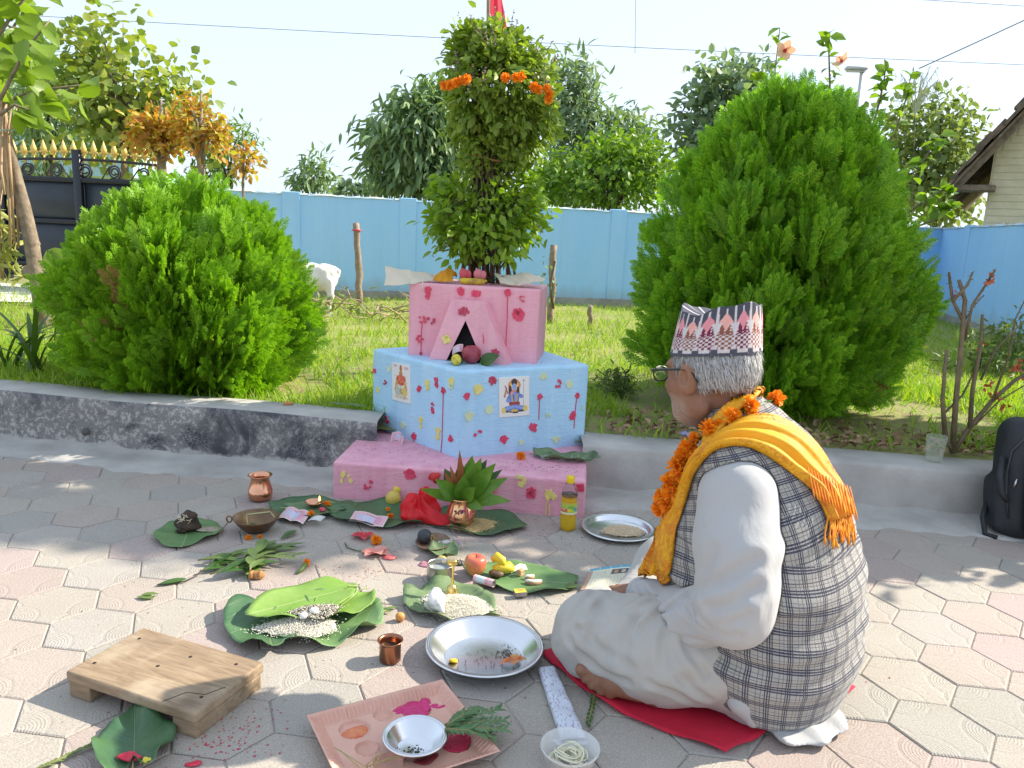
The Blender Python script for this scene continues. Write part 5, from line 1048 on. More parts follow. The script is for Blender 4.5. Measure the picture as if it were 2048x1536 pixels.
for d, L, w, m in (((.5, -.1, 1.0), .17, .020, MLF), ((.75, -.2, .75), .18, .021, MLF), ((.25, .1, 1.0), .165, .020, MLF), ((.9, -.2, .45), .17, .018, MLF), ((1, -.3, .15), .15, .016, MLF), ((.05, -.4, .6), .12, .020, MLF), ((-.1, .2, 1), .14, .018, MLD), ((-.6, -.3, .45), .12, .020, MLF), ((-1, -.3, .30), .13, .013, MLF), ((-.5, .2, .6), .12, .022, MLD), ((.4, -.6, .5), .10, .018, MLF), ((.6, .3, .8), .16, .018, MLD), ((-.12, .0, 1.25), .185, .009, MLR), ((-.45, .0, 1.0), .13, .008, MLR), ((-.55, -.1, .7), .12, .008, MLR), ((.35, -.2, 1.1), .16, .019, MLF), ((.95, .2, .6), .16, .016, MLD), ((.6, -.6, .05), .09, .014, MLF)): blade(bt, (d[0]*.02, d[1]*.02, 0), np.array(d)*[.8, .8, 1.35], L*1.12, w*1.5, m, .10, (random.uniform(-.5, .5), -1, random.uniform(.1, .6)))
marg(947, 958, .012, 'tiny orange marigold tucked in the mango leaves', 2, .145)
q = at(912, 962, .13); t2 = thing('rolled_note', 'pale rolled banknote tucked in the mango leaves', 'banknote', q); MB().lathe([(.014, 0), (.014, .03), (.0128, .03), (.0128, 0)], 16, close=False).obj('roll', mat('note_pale', (.62, .50, .48), (.5, .46, .5), 50), t2); t2.rotation_euler = (R_(60), 0, R_(60))
q = at(870, 955, .12); tag(MB().ball((0, 0, 0), (.022, .012, .022), 10, lump=.25, seed=4).obj('red_flower', mat('red_flower', (.50, .015, .02), (.66, .05, .04), 40, .6), loc=q), 'dark red flower at the left of the mango leaves', 'flower')
# --- red veil over fruit
VE = mat('red_veil', (.78, .006, .014), (.84, .02, .03), 9, .45, trans=.25, tcol=(1.1, .6, .6), bs=.25, bscale=60)
c0 = at(846, 1042)
def veil(P):
    d = ell(P, (-.040, .012, .040), (.040, .038, .050)); d = smin(d, ell(P, (.008, .032, .062), (.030, .026, .052)), .035); d = smin(d, ell(P, (-.012, -.016, .022), (.064, .040, .028)), .03); d = smin(d, ell(P, (.055, -.012, .014), (.050, .036, .020)), .03); d = smin(d, ell(P, (.085, -.040, .006), (.045, .022, .011)), .02); d = smin(d, ell(P, (.035, .020, .034), (.026, .020, .022)), .02)
    a = np.arctan2(P[:, 1]-.005, P[:, 0]+.02); d = d+.0042*np.sin(a*9+P[:, 2]*55+2*vnoise(P, 3, 14))*np.clip(P[:, 2]*22, .25, 1)+.0035*np.sin(P @ np.array([70., 130, 60])+1.5*vnoise(P, 8, 10)); return smax(d, .002-P[:, 2], .003)
V, F = snets(veil, (-.12, -.08, -.006), (.15, .09, .135), .0032); o = obj('red_veil', V, F, VE, loc=(c0[0], c0[1], .006)); tag(o, 'sheer bright red cloth heaped over fruit beside the metal vase', 'cloth')
q = at(786, 1012); tag(MB().ball((0, 0, .031), (.03, .03, .031), 18).obj('yellow_fruit', mat('yellow_skin', (.62, .42, .06), (.50, .46, .10), 8, .35), loc=q), 'yellow green round fruit peeking out left of the red veil', 'fruit')
q = at(794, 990, .03); tag(MB().ball((0, 0, .02), (.014, .012, .02), 10, lump=.3, seed=2).obj('yellow_flower', mat('yellow_petal', (.75, .62, .05)), loc=q), 'yellow flower behind the yellow fruit', 'flower')
marg(781, 1032, .013, 'orange marigold at the lower left edge of the red veil', 0, .012); marg(776, 1018, .009, 'tiny orange marigold under the yellow fruit', 1, .012)
q = at(866, 1022, .05); 
# --- petals and hibiscus in front
def petals(name, label, c, n, r, m, seed, h=.02):
    t_ = thing(name, label, 'flower', c); rg = np.random.default_rng(seed)
    for k in range(n):
        a = k*6.283/n+rg.uniform(-.3, .3); blade(t_, (0, 0, .004), (math.cos(a), math.sin(a), rg.uniform(.1, .7)), r*rg.uniform(.8, 1.1), r*.36, m, .35, name='petal')
    return t_
HR = mat('hibiscus_red', (.62, .03, .05), (.74, .10, .10), 30, .5, trans=.25, tcol=(1.1, .7, .7)); HP = mat('hibiscus_pink', (.82, .30, .25), (.80, .42, .33), 24, .55, trans=.25, tcol=(1.1, .9, .8))
petals('hibiscus_flower', 'wilted red flower lying before the dark leaf', at(728, 1076), 5, .055, HR, 1); marg(752, 1080, .019, 'orange marigold beside the wilted red flower', 2)
t_ = petals('hibiscus_flower', 'salmon pink flower with a thin stem lying on the paving', at(750, 1108), 6, .06, HP, 2); MB().tube([(-.02, .0, .006), (-.06, .01, .004), (-.10, .035, .003), (-.115, .075, .003)], .0018, 5).obj('stem', MLD, t_)
q = at(779, 1117); tag(MB().ball((0, 0, .003), (.022, .015, .005), 12, lump=.25, seed=1).obj('red_smear', mat('wet_red', (.66, .06, .08), (.74, .22, .2), 60, .3), loc=q), 'crushed red petal on the paving right of the pink flower', 'petal')
# --- clay saucer with black ball and paper cone
p = at(866, 1092); t_ = thing('clay_saucer', 'brown clay saucer holding a black ball and a curled note', 'saucer', p); MB().lathe([(.03, 0), (.046, .006), (.058, .016), (.060, .018), (.056, .0175), (.042, .009), (0, .006)], 32).obj('dish', mat('dark_clay', (.15, .085, .055), (.24, .14, .09), 20, .55), t_); t_.scale = (1, 1.25, 1)
tag(MB().ball((0, 0, .024), .025, 20).obj('black_ball', mat('charred_black', (.03, .035, .04), (.06, .065, .07), 20, .5), loc=p+[-.03, .005, .008]), 'black round fruit in the clay saucer', 'fruit')
t_ = thing('twine_stems', 'short pale stems lying on the black ball in the saucer', 'stems', p+[-.008, .0, .02]); mb = MB()
for k in range(6): mb.tube([(0, 0, .02), (rg.normal(.008, .006), rg.normal(0, .01), .01), (rg.normal(.02, .01), rg.normal(-.01, .01), -.005)], .0014, 4)
mb.obj('stem', mat('stem_ochre', (.45, .28, .08)), t_)
t_ = thing('paper_cone', 'curled banknote rolled to a cone at the right of the clay saucer', 'banknote', p+[.052, -.012, .016]); rows = [[(x, (.006+.012*f)*math.cos(a), (.006+.012*f)*math.sin(a)) for a in np.linspace(0, 5.6, 14)] for f, x in ((0, -.035), (.5, -.01), (1, .014))]; MB().grid(rows).obj('roll', MATS['note_pale'], t_)
o = printed('banknote', None, (0, 0, 0), (.022, -.004, .005), (-.006, .006, .036), note(5), None, .0006, bend=lambda u, v: np.stack([.006*np.sin(u*4), 0*u, 0*u], -1), loc=at(912, 1098)); tag(o, 'small folded pink note standing right of the clay saucer', 'banknote')
# --- leaves behind the steel cup
leafplate('leaf_plate', 'small mottled leaf behind the grey metal cup', 'leaf', at(888, 1112), .125, .105, R_(95), LP, 6, .006, group=DL, z=.008, cup=.012)
leafplate('leaf_plate', 'large ribbed leaf plate under apple, matchbox and coconut bits', 'leaf', at(1046, 1160), .35, .20, R_(168), LM, 7, .006, group=DL, notch=.12, z=.005)
leafplate('leaf_plate', 'pale speckled leaf plate under the white rice and conch', 'leaf', at(900, 1212), .29, .23, R_(-35), LP, 8, .012, group=DL, notch=.1, z=.004)
p = at(880, 1160); t_ = thing('steel_cup', 'small dull grey metal cup with water left of the brass bell', 'cup', p); MB().lathe([(.034, 0), (.040, .004), (.0415, .03), (.0395, .052), (.041, .054), (.039, .054), (.0375, .05), (.039, .03), (.037, .006), (0, .005)], 40).obj('body', GREYM, t_); MB().lathe([(.0385, .036), (0, .0362)], 32, close=False).obj('water', mat('water_grey', (.30, .33, .33), rough=.05), t_)
p = at(904, 1192, .006); t_ = thing('brass_bell', 'brass hand bell with a slender handle standing on rice', 'bell', p); MB().lathe([(.023, 0), (.021, .006), (.016, .018), (.0145, .028), (.008, .034), (.0045, .037), (.0035, .05), (.0045, .055), (.0032, .06), (.0038, .085), (.0055, .088), (.004, .092), (.007, .096), (.0, .1)], 28).obj('bell', BRASS, t_); MB().ball((-.003, 0, .103), (.017, .004, .011), 12).obj('finial', BRASS, t_)
grains('rice_heap', 'heap of white rice on the speckled leaf around the conch', 'rice', at(915, 1218), .105, .07, .020, 5200, RICE, .0058, 13, -.15, .010)
p = at(872, 1210, .022); t_ = thing('conch_shell', 'white conch shell lying on the heap of rice', 'shell', p)
def conch(P):
    q = P; d = ell(q, (0, 0, .018), (.024, .034, .026)); d = smin(d, rcone(q, (.004, -.01, .016), (.026, -.052, .008), .020, .005), .015); d = smin(d, rcone(q, (-.004, .02, .022), (-.010, .050, .026), .016, .004), .01)
    a = np.arctan2(q[:, 2]-.018, q[:, 0]); return d-.0012*np.sin(q[:, 1]*260+a*1.)*np.clip((q[:, 1]+.01)*40, 0, 1)-.0015*np.cos(a*3+q[:, 1]*60)
V, F = snets(conch, (-.045, -.07, -.015), (.045, .065, .06), .0025); obj('shell', V, F, mat('shell_white', (.80, .77, .72), (.72, .68, .64), 30, .35), t_)
p = at(950, 1152, .006); t_ = thing('apple', 'red and yellow apple on the ribbed leaf', 'apple', p)
am, t, b = newmat('apple_skin'); sx = nd(t, 'ShaderNodeSeparateXYZ'); t.links.new(objco(t), sx.inputs[0]); f = math_(t, 'ADD', math_(t, 'MULTIPLY', sx.outputs[2], 12), math_(t, 'MULTIPLY', sx.outputs[0], 8)); f = math_(t, 'ADD', f, math_(t, 'MULTIPLY', noise(t, 40, objco(t)), .5)); setc(t, b.inputs['Base Color'], mixc(t, ramp(t, f, [(.35, 0.), (1.0, 1.)]), (.60, .32, .07), (.60, .13, .08))); b.inputs['Roughness'].default_value = .35
MB().lathe([(0, .006), (.012, .002), (.024, .012), (.031, .026), (.035, .045), (.031, .060), (.02, .067), (.010, .064), (0, .057)], 36, close=False).obj('fruit', am, t_); MB().tube([(0, 0, .057), (.003, 0, .072)], .0015, 5).obj('stalk', DBARK, t_)
BAN = mat('banana_peel', (.72, .52, .02), (.66, .50, .04), 20, .5, lo=.4, hi=.6); p = at(998, 1148, .008); t_ = thing('banana_pieces', 'broken yellow banana pieces heaped beside the apple', 'banana', p); rg = np.random.default_rng(8)
for P_, R0_ in (([(-.022, .012, .040), (-.008, .010, .052), (.006, .004, .044), (.012, -.004, .028)], [.010, .0165, .016, .011]), ([(-.02, -.006, .016), (.004, -.004, .022), (.028, .002, .020), (.046, .006, .016)], [.012, .017, .0165, .009]), ([(.010, .016, .018), (.030, .014, .024), (.040, .010, .018)], [.011, .014, .010])): MB().tube(P_, R0_, 8).obj('piece', BAN, t_)
MB().ball((-.010, -.016, .01), (.024, .02, .011), 12, lump=.15).obj('dark_peel', mat('banana_dark', (.06, .035, .02), (.16, .09, .04), 60), t_)
p = at(968, 1170, .012); t_ = thing('rolled_note', 'rolled banknote with pale blue and pink print beside the matchbox', 'banknote', p, R_(-28))
C = note(8); n_, k_2 = 24, 20; P = np.array([[(x, (.013-.00015*j)*math.cos(-1.2+j*.37), .013+(.013-.00015*j)*math.sin(-1.2+j*.37)) for j in range(k_2)] for x in np.linspace(-.034, .034, n_)]); i, j = np.mgrid[0:n_-1, 0:k_2-1]; a = (i*k_2+j).ravel()
Cc = np.tile(np.array([.70, .42, .45]), (n_, k_2, 1)); Cc[4:14] = (.55, .66, .68); Cc[15:18] = (.72, .30, .36); Cc[19:, ::3] = (.30, .48, .36); obj('roll', P.reshape(-1, 3), np.stack([a, a+k_2, a+k_2+1, a+1], 1), MATS['printed_sheet'], t_, cols=Cc.reshape(-1, 3))
p = at(1040, 1190, .006); t_ = thing('matchbox', 'small matchbox with a yellow top lying on the ribbed leaf', 'matchbox', p, R_(14)); MB().box((0, 0, .007), (.036, .026, .013), 0, .001).obj('box', mat('match_side', (.16, .10, .08), (.4, .38, .38), 30), t_, smooth=False)
C = np.tile(np.array([.76, .62, .06]), (16, 22, 1)); C[5:11, 6:15] = (.60, .36, .05); C[3:5, 3:19] = (.66, .20, .06); printed('label', t_, (-.0175, -.0125, .0142), (.035, 0, 0), (0, .025, 0), C, None, 0)
CW = mat('coconut_white', (.80, .76, .68), (.70, .64, .55), 30, .6); CB = mat('coconut_brown', (.30, .17, .09), (.42, .26, .15), 40, .8)
def shard(label, px, py, L, r, ang, seed):
    t_ = thing('coconut_piece', label, 'coconut', at(px, py, .008), ang, 'coconut pieces on the ribbed leaf'); P = [(L*(f-.5), .5*L*((f-.5)**2)*2, .006) for f in np.linspace(0, 1, 7)]; MB().tube(P, [r*.5, r*.9, r, r, r, r*.8, r*.3], 8).obj('flesh', CW, t_); MB().tube([(x, y-.004, z-.003) for x, y, z in P], [r*.45, r*.85, r, r*.95, r, r*.8, r*.3], 8).obj('shell', CB, t_)
shard('curved white coconut piece, larger of the two beside the matchbox', 1068, 1168, .05, .008, .1, 1); shard('short white coconut piece above the larger one', 1060, 1157, .03, .007, .3, 2)
p = at(1040, 1150, .006); t_ = thing('wood_chip', 'brown wood chip with white paper on the ribbed leaf', 'wood chip', p, .4); MB().box((.0, -.004, .011), (.022, .016, .022), .5, .002).obj('chip', mat('chip_tan', (.48, .28, .15), (.58, .38, .22), 30), t_, smooth=False); MB().grid([[(-.03, .0, .01), (-.02, .014, .022)], [(.0, .012, .016), (.008, .022, .028)], [(.03, .01, .01), (.028, .026, .02)]]).obj('paper', mat('white_paper', (.78, .72, .66)), t_)
grains('broken_rice', 'small pile of pale rice and dark seed bits behind the apple', 'rice', at(918, 1128), .03, .02, .008, 200, SESAME, .006, 15, 0, .004)
q = at(885, 1118, .02); tag(MB().ball((0, 0, 0), (.016, .012, .011), 10, lump=.2, seed=5).obj('pale_flower', mat('yellow_cream', (.78, .60, .20), (.7, .5, .15), 30), loc=q), 'pale yellow flower behind the metal cup', 'flower')
q = at(856, 1128, .002); tag(MB().ball((0, 0, .001), (.035, .025, .002), 14, lump=.25, seed=6).obj('purple_stain', mat('purple_powder', (.30, .12, .18), (.45, .22, .25), 60, .9), loc=q), 'purple powder stain on the paving left of the cup', 'powder')
# --- oil bottle
p = at(1135, 1058); t_ = thing('oil_bottle', 'clear plastic bottle of yellow oil with a yellow cap', 'bottle', p)
om, t, b = newmat('yellow_oil'); b.inputs['Base Color'].default_value = (1.0, .66, .03, 1); b.inputs['Transmission Weight'].default_value = .55; b.inputs['Roughness'].default_value = .12; b.inputs['IOR'].default_value = 1.4
cm, t, b = newmat('clear_plastic'); b.inputs['Base Color'].default_value = (.95, .95, .95, 1); b.inputs['Transmission Weight'].default_value = .95; b.inputs['Roughness'].default_value = .08; b.inputs['IOR'].default_value = 1.15
R0 = [(.027, 0), (.0295, .004), (.030, .05), (.028, .056), (.030, .062), (.030, .112), (.0285, .118), (.0285, .13)]
MB().lathe([(r-.001, z+.001) for r, z in R0]+[(.028, .136), (0, .137)], 32).obj('oil', om, t_)
MB().lathe([(.0295, .128), (.029, .14), (.026, .155), (.018, .172), (.0135, .18), (.0125, .18), (.017, .171), (.025, .154), (.028, .14)], 32, close=False).obj('neck', cm, t_)
MB().lathe([(.015, .178), (.0155, .181), (.015, .2), (.0135, .203), (0, .2035)], 24).obj('cap', mat('cap_yellow', (.85, .58, .01), rough=.35), t_)
C = np.tile(np.array([.42, .55, .08]), (30, 60, 1)).astype(float); y, x = np.mgrid[0:30, 0:60]; C[y < 4] = (.60, .42, .06); C[y > 24] = (.78, .74, .55); C[(y > 14) & (y < 24) & (x < 24)] = (.62, .12, .06); C[(y > 15) & (y < 19) & (x > 2) & (x < 20) & (x % 4 < 2)] = (.8, .78, .7); C[((x-34)/9)**2+((y-12)/6)**2 < 1] = (.20, .42, .08); C[((x-47)/6)**2+((y-17)/5)**2 < 1] = (.08, .38, .36); C[((x-30)/6)**2+((y-18)/4)**2 < 1] = (.78, .62, .05)
a = np.linspace(-2.9, -.2, 60); z = np.linspace(.110, .066, 30); P = np.stack([np.tile(.0306*np.cos(a), (30, 1)), np.tile(.0306*np.sin(a), (30, 1)), np.tile(z[:, None], (1, 60))], -1); i, j = np.mgrid[0:29, 0:59]; q = (i*60+j).ravel(); obj('label', P.reshape(-1, 3), np.stack([q, q+60, q+61, q+1], 1), MATS['printed_sheet'], t_, cols=C.reshape(-1, 3))
# --- steel plate with rice flakes
def dish(name, label, cat, c, R, h, rim=.012, deep=.75, m=STEEL):
    t_ = thing(name, label, cat, c); MB().lathe([(R*deep, 0), (R*deep+.004, .003), (R-rim, h-.004), (R-rim+.003, h-.001), (R-.002, h), (R, h-.001), (R+.0005, h-.003), (R-.001, h-.005), (R-.002, h-.002), (R-rim, h-.001), (R-rim-.003, h-.003), (R*deep, .004), (R*deep-.003, .0025), (0, .002)], 64).obj('dish', m, t_); return t_
dish('steel_plate', 'round steel plate with rice grains and pink flakes beside the oil bottle', 'plate', at(1236, 1063), .135, .02, .016, .82)
grains('rice_flakes', 'rice grains and pink flakes on the round steel plate', 'rice', at(1246, 1064), .08, .055, .014, 1500, mat('flake_mix', (.82, .76, .62), (.78, .56, .32), island=True), .007, 16, .1, .004)
# --- prayer booklet
Q = [at(1160, 1182, .006), at(1302, 1170, .006), at(1296, 1130, .006), at(1180, 1140, .006)]
C = np.tile(np.array([.74, .70, .50]), (70, 110, 1)).astype(float); y, x = np.mgrid[0:70, 0:110]; C[y < 9] = (.10, .36, .50); C[(y < 9) & (x % 17 < 1)] = (.5, .66, .7); rg = np.random.default_rng(3); tx = (y > 12) & (y % 4 < 2) & (rg.uniform(size=C.shape[:2]) < .8) & (x > 4) & (x < 106); C[tx & (x % 5 > 0)] = (.40, .38, .36); C[(x < 8) & (y > 9)] = (.45, .28, .20); C[(y > 12) & (y < 30) & (x > 38) & (x < 66)] = (.06, .06, .09); C[((x-46)/4)**2+((y-21)/6)**2 < 1] = (.45, .25, .1); C[((x-58)/4)**2+((y-21)/6)**2 < 1] = (.5, .42, .3); C[(y > 12) & (y < 28) & (x > 84) & (x < 100)] = (.70, .13, .05)
t_ = thing('booklet', 'thin open printed prayer booklet lying in front of the seated man', 'booklet', tuple(Q[0])); 
for k in (0, 1): printed('page', t_, np.array([0, 0, .003*k]), Q[1]-Q[0], Q[3]-Q[0], C, None, .0015, bend=lambda u, v: np.stack([0*u, 0*u, .006*np.sin(u*3.1)], -1))
# --- twig bundle, turmeric, sprigs on the left
def sprig(t_, pts, n, L, w, m, spread=.5, seed=0):
    rg = np.random.default_rng(seed); P = np.array(pts); MB().tube(P, np.linspace(.003, .0015, len(P)), 5).obj('stem', mat('sprig_stem', (.20, .22, .07), (.26, .2, .09), 20), t_)
    for k in range(n):
        f = (k+.5)/n*(len(P)-1); i = min(int(f), len(P)-2); b_ = P[i]+(P[i+1]-P[i])*(f-i); d = nrm(P[i+1]-P[i]); s = np.array([-d[1], d[0], 0])*(1 if k % 2 else -1); blade(t_, b_, d+s*spread*rg.uniform(.5, 1.3)+[0, 0, rg.uniform(-.02, .3)], L*rg.uniform(.75, 1.1), w, m, .12)
MLG = mat('sprig_grey_green', (.11, .18, .045), (.18, .25, .07), 20, .45, trans=.2)
tb_ = at(500, 1120); t_ = thing('leafy_twigs', 'bundle of cut leafy twigs lying on the sunlit paving', 'twigs', tb_); TW = lambda px, py, z=.012: at(px, py, z)-tb_
for i, (pts, n, L, w, m) in enumerate((([(400, 1142), (440, 1128), (500, 1115), (540, 1100)], 9, .095, .014, MLD), ([(395, 1120), (450, 1115), (510, 1105), (570, 1095)], 10, .09, .012, MLG), ([(420, 1148), (470, 1135), (505, 1128)], 5, .10, .015, MLD), ([(480, 1120), (520, 1112), (590, 1112)], 8, .075, .009, MLG), ([(500, 1140), (505, 1120), (515, 1100), (530, 1090)], 8, .07, .014, MLG))): sprig(t_, [TW(x, y, .010+.006*i) for x, y in pts], n, L, w, m, .45, i)
MB().tube([TW(315, 1170, .006), TW(370, 1162, .006), TW(405, 1145, .01)], .0018, 5).obj('stem', DBARK, t_); blade(t_, TW(372, 1158, .006), TW(315, 1170)-TW(372, 1158), .085, .015, MLD, .0)
t_ = thing('green_sprig', 'small bright green sprig with thin bracts below the twig bundle', 'sprig', at(505, 1150)); sprig(t_, [(0, -.03, .006), (0, 0, .01), (.005, .05, .012)], 9, .045, .010, mat('fresh_sprig', (.16, .30, .05), (.28, .40, .09), 20, trans=.3), .8, 9)
tr_ = mat('turmeric', (.32, .14, .05), (.50, .26, .09), 60, .8, bs=.5, bscale=120); t_ = thing('turmeric_root', 'knobbly brown turmeric root below the twig bundle', 'root', at(513, 1158), .1); MB().ball((0, 0, .013), (.024, .012, .013), 14, lump=.12).tube([(-.02, 0, .012), (-.008, 0, .013)], .0135, 10).tube([(.006, 0, .013), (.016, 0, .012)], .0138, 10).obj('root', tr_, t_)
p = at(606, 1140); t_ = thing('marigold_bud', 'yellow marigold bud on a short green stalk near the light leaf', 'flower', p); MB().tube([(-.01, -.035, .004), (.0, -.01, .008), (.004, .015, .012)], [.004, .007, .009], 7).obj('stalk', MLG, t_); marigold('petals', (.005, .028, .014), .012, t_, 1)
for px, py, r, lb in ((497, 1075, .012, 'orange marigold petals just below the bronze bowl'), (520, 1073, .009, 'second smaller orange petals right below the bronze bowl')): marg(px, py, r, lb, 1)
t_ = thing('mango_leaf', 'dark mango leaf tip lying under the bronze bowl', 'leaf', at(490, 1060)); blade(t_, (0, .03, .012), (.5, -.8, .0), .09, .022, MLD, .05)
t_ = thing('mango_leaf', 'curled dark mango leaf between the bronze bowl and the twigs', 'leaf', at(575, 1075)); blade(t_, (.02, .04, .01), (-.4, -.9, .15), .085, .014, MLD, .2)
t_ = thing('small_leaf', 'two small green leaves alone on the paving at the left', 'leaf', at(285, 1198)); blade(t_, (.03, 0, .004), (-1, .05, .1), .05, .012, MLG, .1); blade(t_, (-.01, .015, .004), (.9, .1, .15), .05, .010, MLG, .1)
t_ = thing('small_leaf', 'small withered leaves between the light leaf and the speckled leaf', 'leaf', at(765, 1225)); blade(t_, (-.02, .01, .004), (1, -.35, .15), .05, .011, MLG, .1); blade(t_, (.0, .005, .004), (.8, .5, .1), .05, .007, MLG, .1)
t_ = thing('small_leaf', 'round green leaf tip beside the seated man\'s knee', 'leaf', at(1143, 1180)); blade(t_, (-.02, 0, .008), (1, .1, .2), .045, .018, MLG, .1)
# --- stack of big leaves with rice and sesame
leafplate('leaf_plate', 'broad green leaf, bottom right one of the stacked leaves with rice', 'leaf', at(655, 1250), .30, .25, R_(-150), LM, 21, .014, group=DL, notch=.05, z=.006)
leafplate('leaf_plate', 'blue green leaf, bottom left one of the stacked leaves with rice', 'leaf', at(535, 1252), .29, .22, R_(-68), LD, 22, .012, group=DL, notch=.2, z=.012)
grains('rice_heap', 'flat heap of white rice between the stacked leaves', 'rice', at(600, 1268), .10, .055, .022, 3600, RICE, .0062, 17, .15, .020)
leafplate('leaf_plate', 'light green folded leaf, topmost of the stacked leaves, holding black and white sesame', 'leaf', at(612, 1215, .02), .285, .20, R_(-142), LL, 23, .006, group=DL, notch=.12, z=.024, cup=-.004, tip=.22)
leafplate('leaf_plate', 'bright green leaf tucked on the right of the stacked leaves', 'leaf', at(688, 1225), .20, .15, R_(-112), LL, 24, .008, group=DL, z=.026, tip=.1)
grains('sesame_heap', 'heap of black and white sesame seeds on the topmost light leaf', 'sesame', at(632, 1234, .035), .062, .036, .010, 2400, SESAME, .0055, 18, .25, .016)
q = at(627, 1226, .055); t_ = thing('white_stones', 'two small white lumps set on the sesame heap', 'lumps', q); MB().ball((0, .004, .002), (.013, .011, .011), 12, lump=.1).obj('lump', mat('lump_white', (.78, .74, .68)), t_); MB().ball((-.022, -.012, -.002), (.011, .011, .009), 12, lump=.1, seed=2).obj('lump', MATS['lump_white'], t_)
# --- betel nut, copper cup, big plate
p = at(800, 1242); t_ = thing('betel_nut', 'round orange brown nut casting a shadow on the paving', 'nut', p); MB().ball((0, 0, .0125), (.0135, .0125, .013), 14, lump=.06).obj('nut', mat('nut_orange', (.62, .30, .07), (.45, .20, .06), 60, .5), t_)
p = at(780, 1320); t_ = thing('copper_cup', 'small dark copper cup with a flared rim beside the large steel plate', 'cup', p); MB().lathe([(.024, 0), (.0265, .003), (.0265, .046), (.0285, .051), (.0315, .0535), (.032, .055), (.030, .0555), (.0265, .052), (.025, .046), (.025, .004), (0, .003)], 40).obj('body', DCOP, t_); MB().lathe([(.025, .036), (0, .0362)], 28, close=False).obj('water', mat('dark_water', (.05, .025, .015), rough=.05), t_)
p = at(968, 1316); dish('steel_basin', 'large shiny steel plate with deep sides holding a few seeds and petals', 'plate', p, .148, .040, .012, .68)
rg = np.random.default_rng(14); n = 120; P = np.concatenate([rg.normal(0, 1, (80, 3))*[.012, .014, 0]+[.055, .02, .004], rg.normal(0, 1, (40, 3))*[.05, .035, 0]+[.01, -.01, .004]]); V, F = cloud(*OCT, P, frames(rnd_dirs(n)*[1, 1, .2], rnd_dirs(n)), np.stack([np.full(n, .0055), np.full(n, .003), np.full(n, .0028)], 1)); tag(obj('black_sesame', V, F, mat('sesame_black', (.02, .018, .016), (.05, .04, .035), island=True), loc=p), 'black sesame seeds strewn in the large steel plate', 'seeds', kind='stuff')
t_ = petals('wet_petal', 'wet orange red petals in the large steel plate', p+[.075, -.022, .005], 4, .035, mat('wet_petal', (.55, .10, .03), (.62, .30, .06), 40, .2), 4); q = p+np.array([-.075, -.03, .006]); tag(MB().ball((0, 0, 0), (.012, .009, .005), 10).obj('yellow_petal', mat('yellow_bit', (.85, .50, .02)), loc=q), 'single yellow petal in the large steel plate', 'petal')
# --- wooden low stool board
A, B, D = at(130, 1342, .062), at(390, 1428, .062), at(268, 1266, .062); U = B-A; Vv = D-A; ub, vb = nrm(U), nrm(Vv); Lb, Wb = np.linalg.norm(U), np.linalg.norm(Vv)
ub = nrm(ub); ang = math.atan2(ub[1], ub[0]); vb = np.array([-ub[1], ub[0], 0]); 
wm, t, b = newmat('worn_wood'); co = objco(t); mp = nd(t, 'ShaderNodeMapping'); mp.inputs['Scale'].default_value = (3, 26, 26); t.links.new(co, mp.inputs[0]); gr = noise(t, 3.2, mp.outputs[0], 6, .6, .8)
c = mixc(t, ramp(t, gr, [(.3, 0.), (.7, 1.)]), (.20, .135, .08), (.37, .265, .165)); c = mixc(t, math_(t, 'MULTIPLY', ramp(t, noise(t, 9, co, 4), [(.52, 0.), (.7, 1.)]), .6), c, (.50, .40, .28)); c = mixc(t, math_(t, 'MULTIPLY', ramp(t, noise(t, 5, co, 3), [(.58, 0.), (.72, 1.)]), .45), c, (.16, .10, .06))
setc(t, b.inputs['Base Color'], c); b.inputs['Roughness'].default_value = .7; bump(t, b, gr, .5, .004)
t_ = thing('wooden_stool', 'low worn wooden plank seat on two end battens', 'stool', (A[0], A[1], 0), ang); Wb = .215; 
o = MB().box((Lb/2, Wb/2, .049), (Lb, Wb, .026), 0).obj('seat', wm, t_, smooth=False); bevel(o, .006, 3)
for x in (.035, Lb-.034): o = MB().box((x, Wb/2-.002, .0178), (.062, Wb-.012, .0356), 0).obj('leg', wm, t_, smooth=False); bevel(o, .003, 2)
for x, y in ((.03, .05), (.035, .17), (Lb-.03, .05), (Lb-.05, .18), (Lb*.45, .1), (Lb*.55, .16)): MB().lathe([(.0042, .0615), (.004, .0628), (0, .063)], 10, (x, y, 0)).obj('nail', mat('nail', (.05, .035, .03), rough=.6, metal=.5), o.parent)
mb = MB(); mb.tube([(Lb-.09, .005, .0622), (Lb-.07, .05, .0622), (Lb-.03, .06, .0622), (Lb-.01, .10, .0622)], .0009, 4); mb.obj('crack', mat('crack', (.04, .025, .015)), t_)
# --- torn leaf with red powder, bottom left
leafplate('torn_leaf', 'torn dark leaf smeared with red powder at the lower left', 'leaf', at(268, 1500), .20, .15, R_(115), LD, 31, .012, notch=.5, tip=.3, z=.006)
for px, py, rx, lb in ((258, 1515, .022, 'red powder smear on the torn leaf'), (385, 1530, .014, 'red powder smudge on the paving right of the torn leaf')): q = at(px, py, .012 if px < 300 else .001); tag(MB().ball((0, 0, .002), (rx, rx*.6, .003), 14, lump=.35, seed=px).obj('red_powder', mat('kumkum', (.55, .02, .05), (.66, .06, .10), 90, .9), loc=q), lb, 'powder')
t_ = petals('yellow_flower', 'tiny yellow flower on the torn leaf', at(292, 1526, .014), 5, .013, MATS['yellow_petal'], 7)
t_ = thing('fern_stalk', 'thin fern like stalk left of the torn leaf', 'stalk', at(120, 1520)); sb = at(120, 1520); sprig(t_, [at(60, 1545, .006)-sb, at(120, 1518, .006)-sb, at(190, 1487, .008)-sb], 24, .016, .0035, MLG, .6, 5)
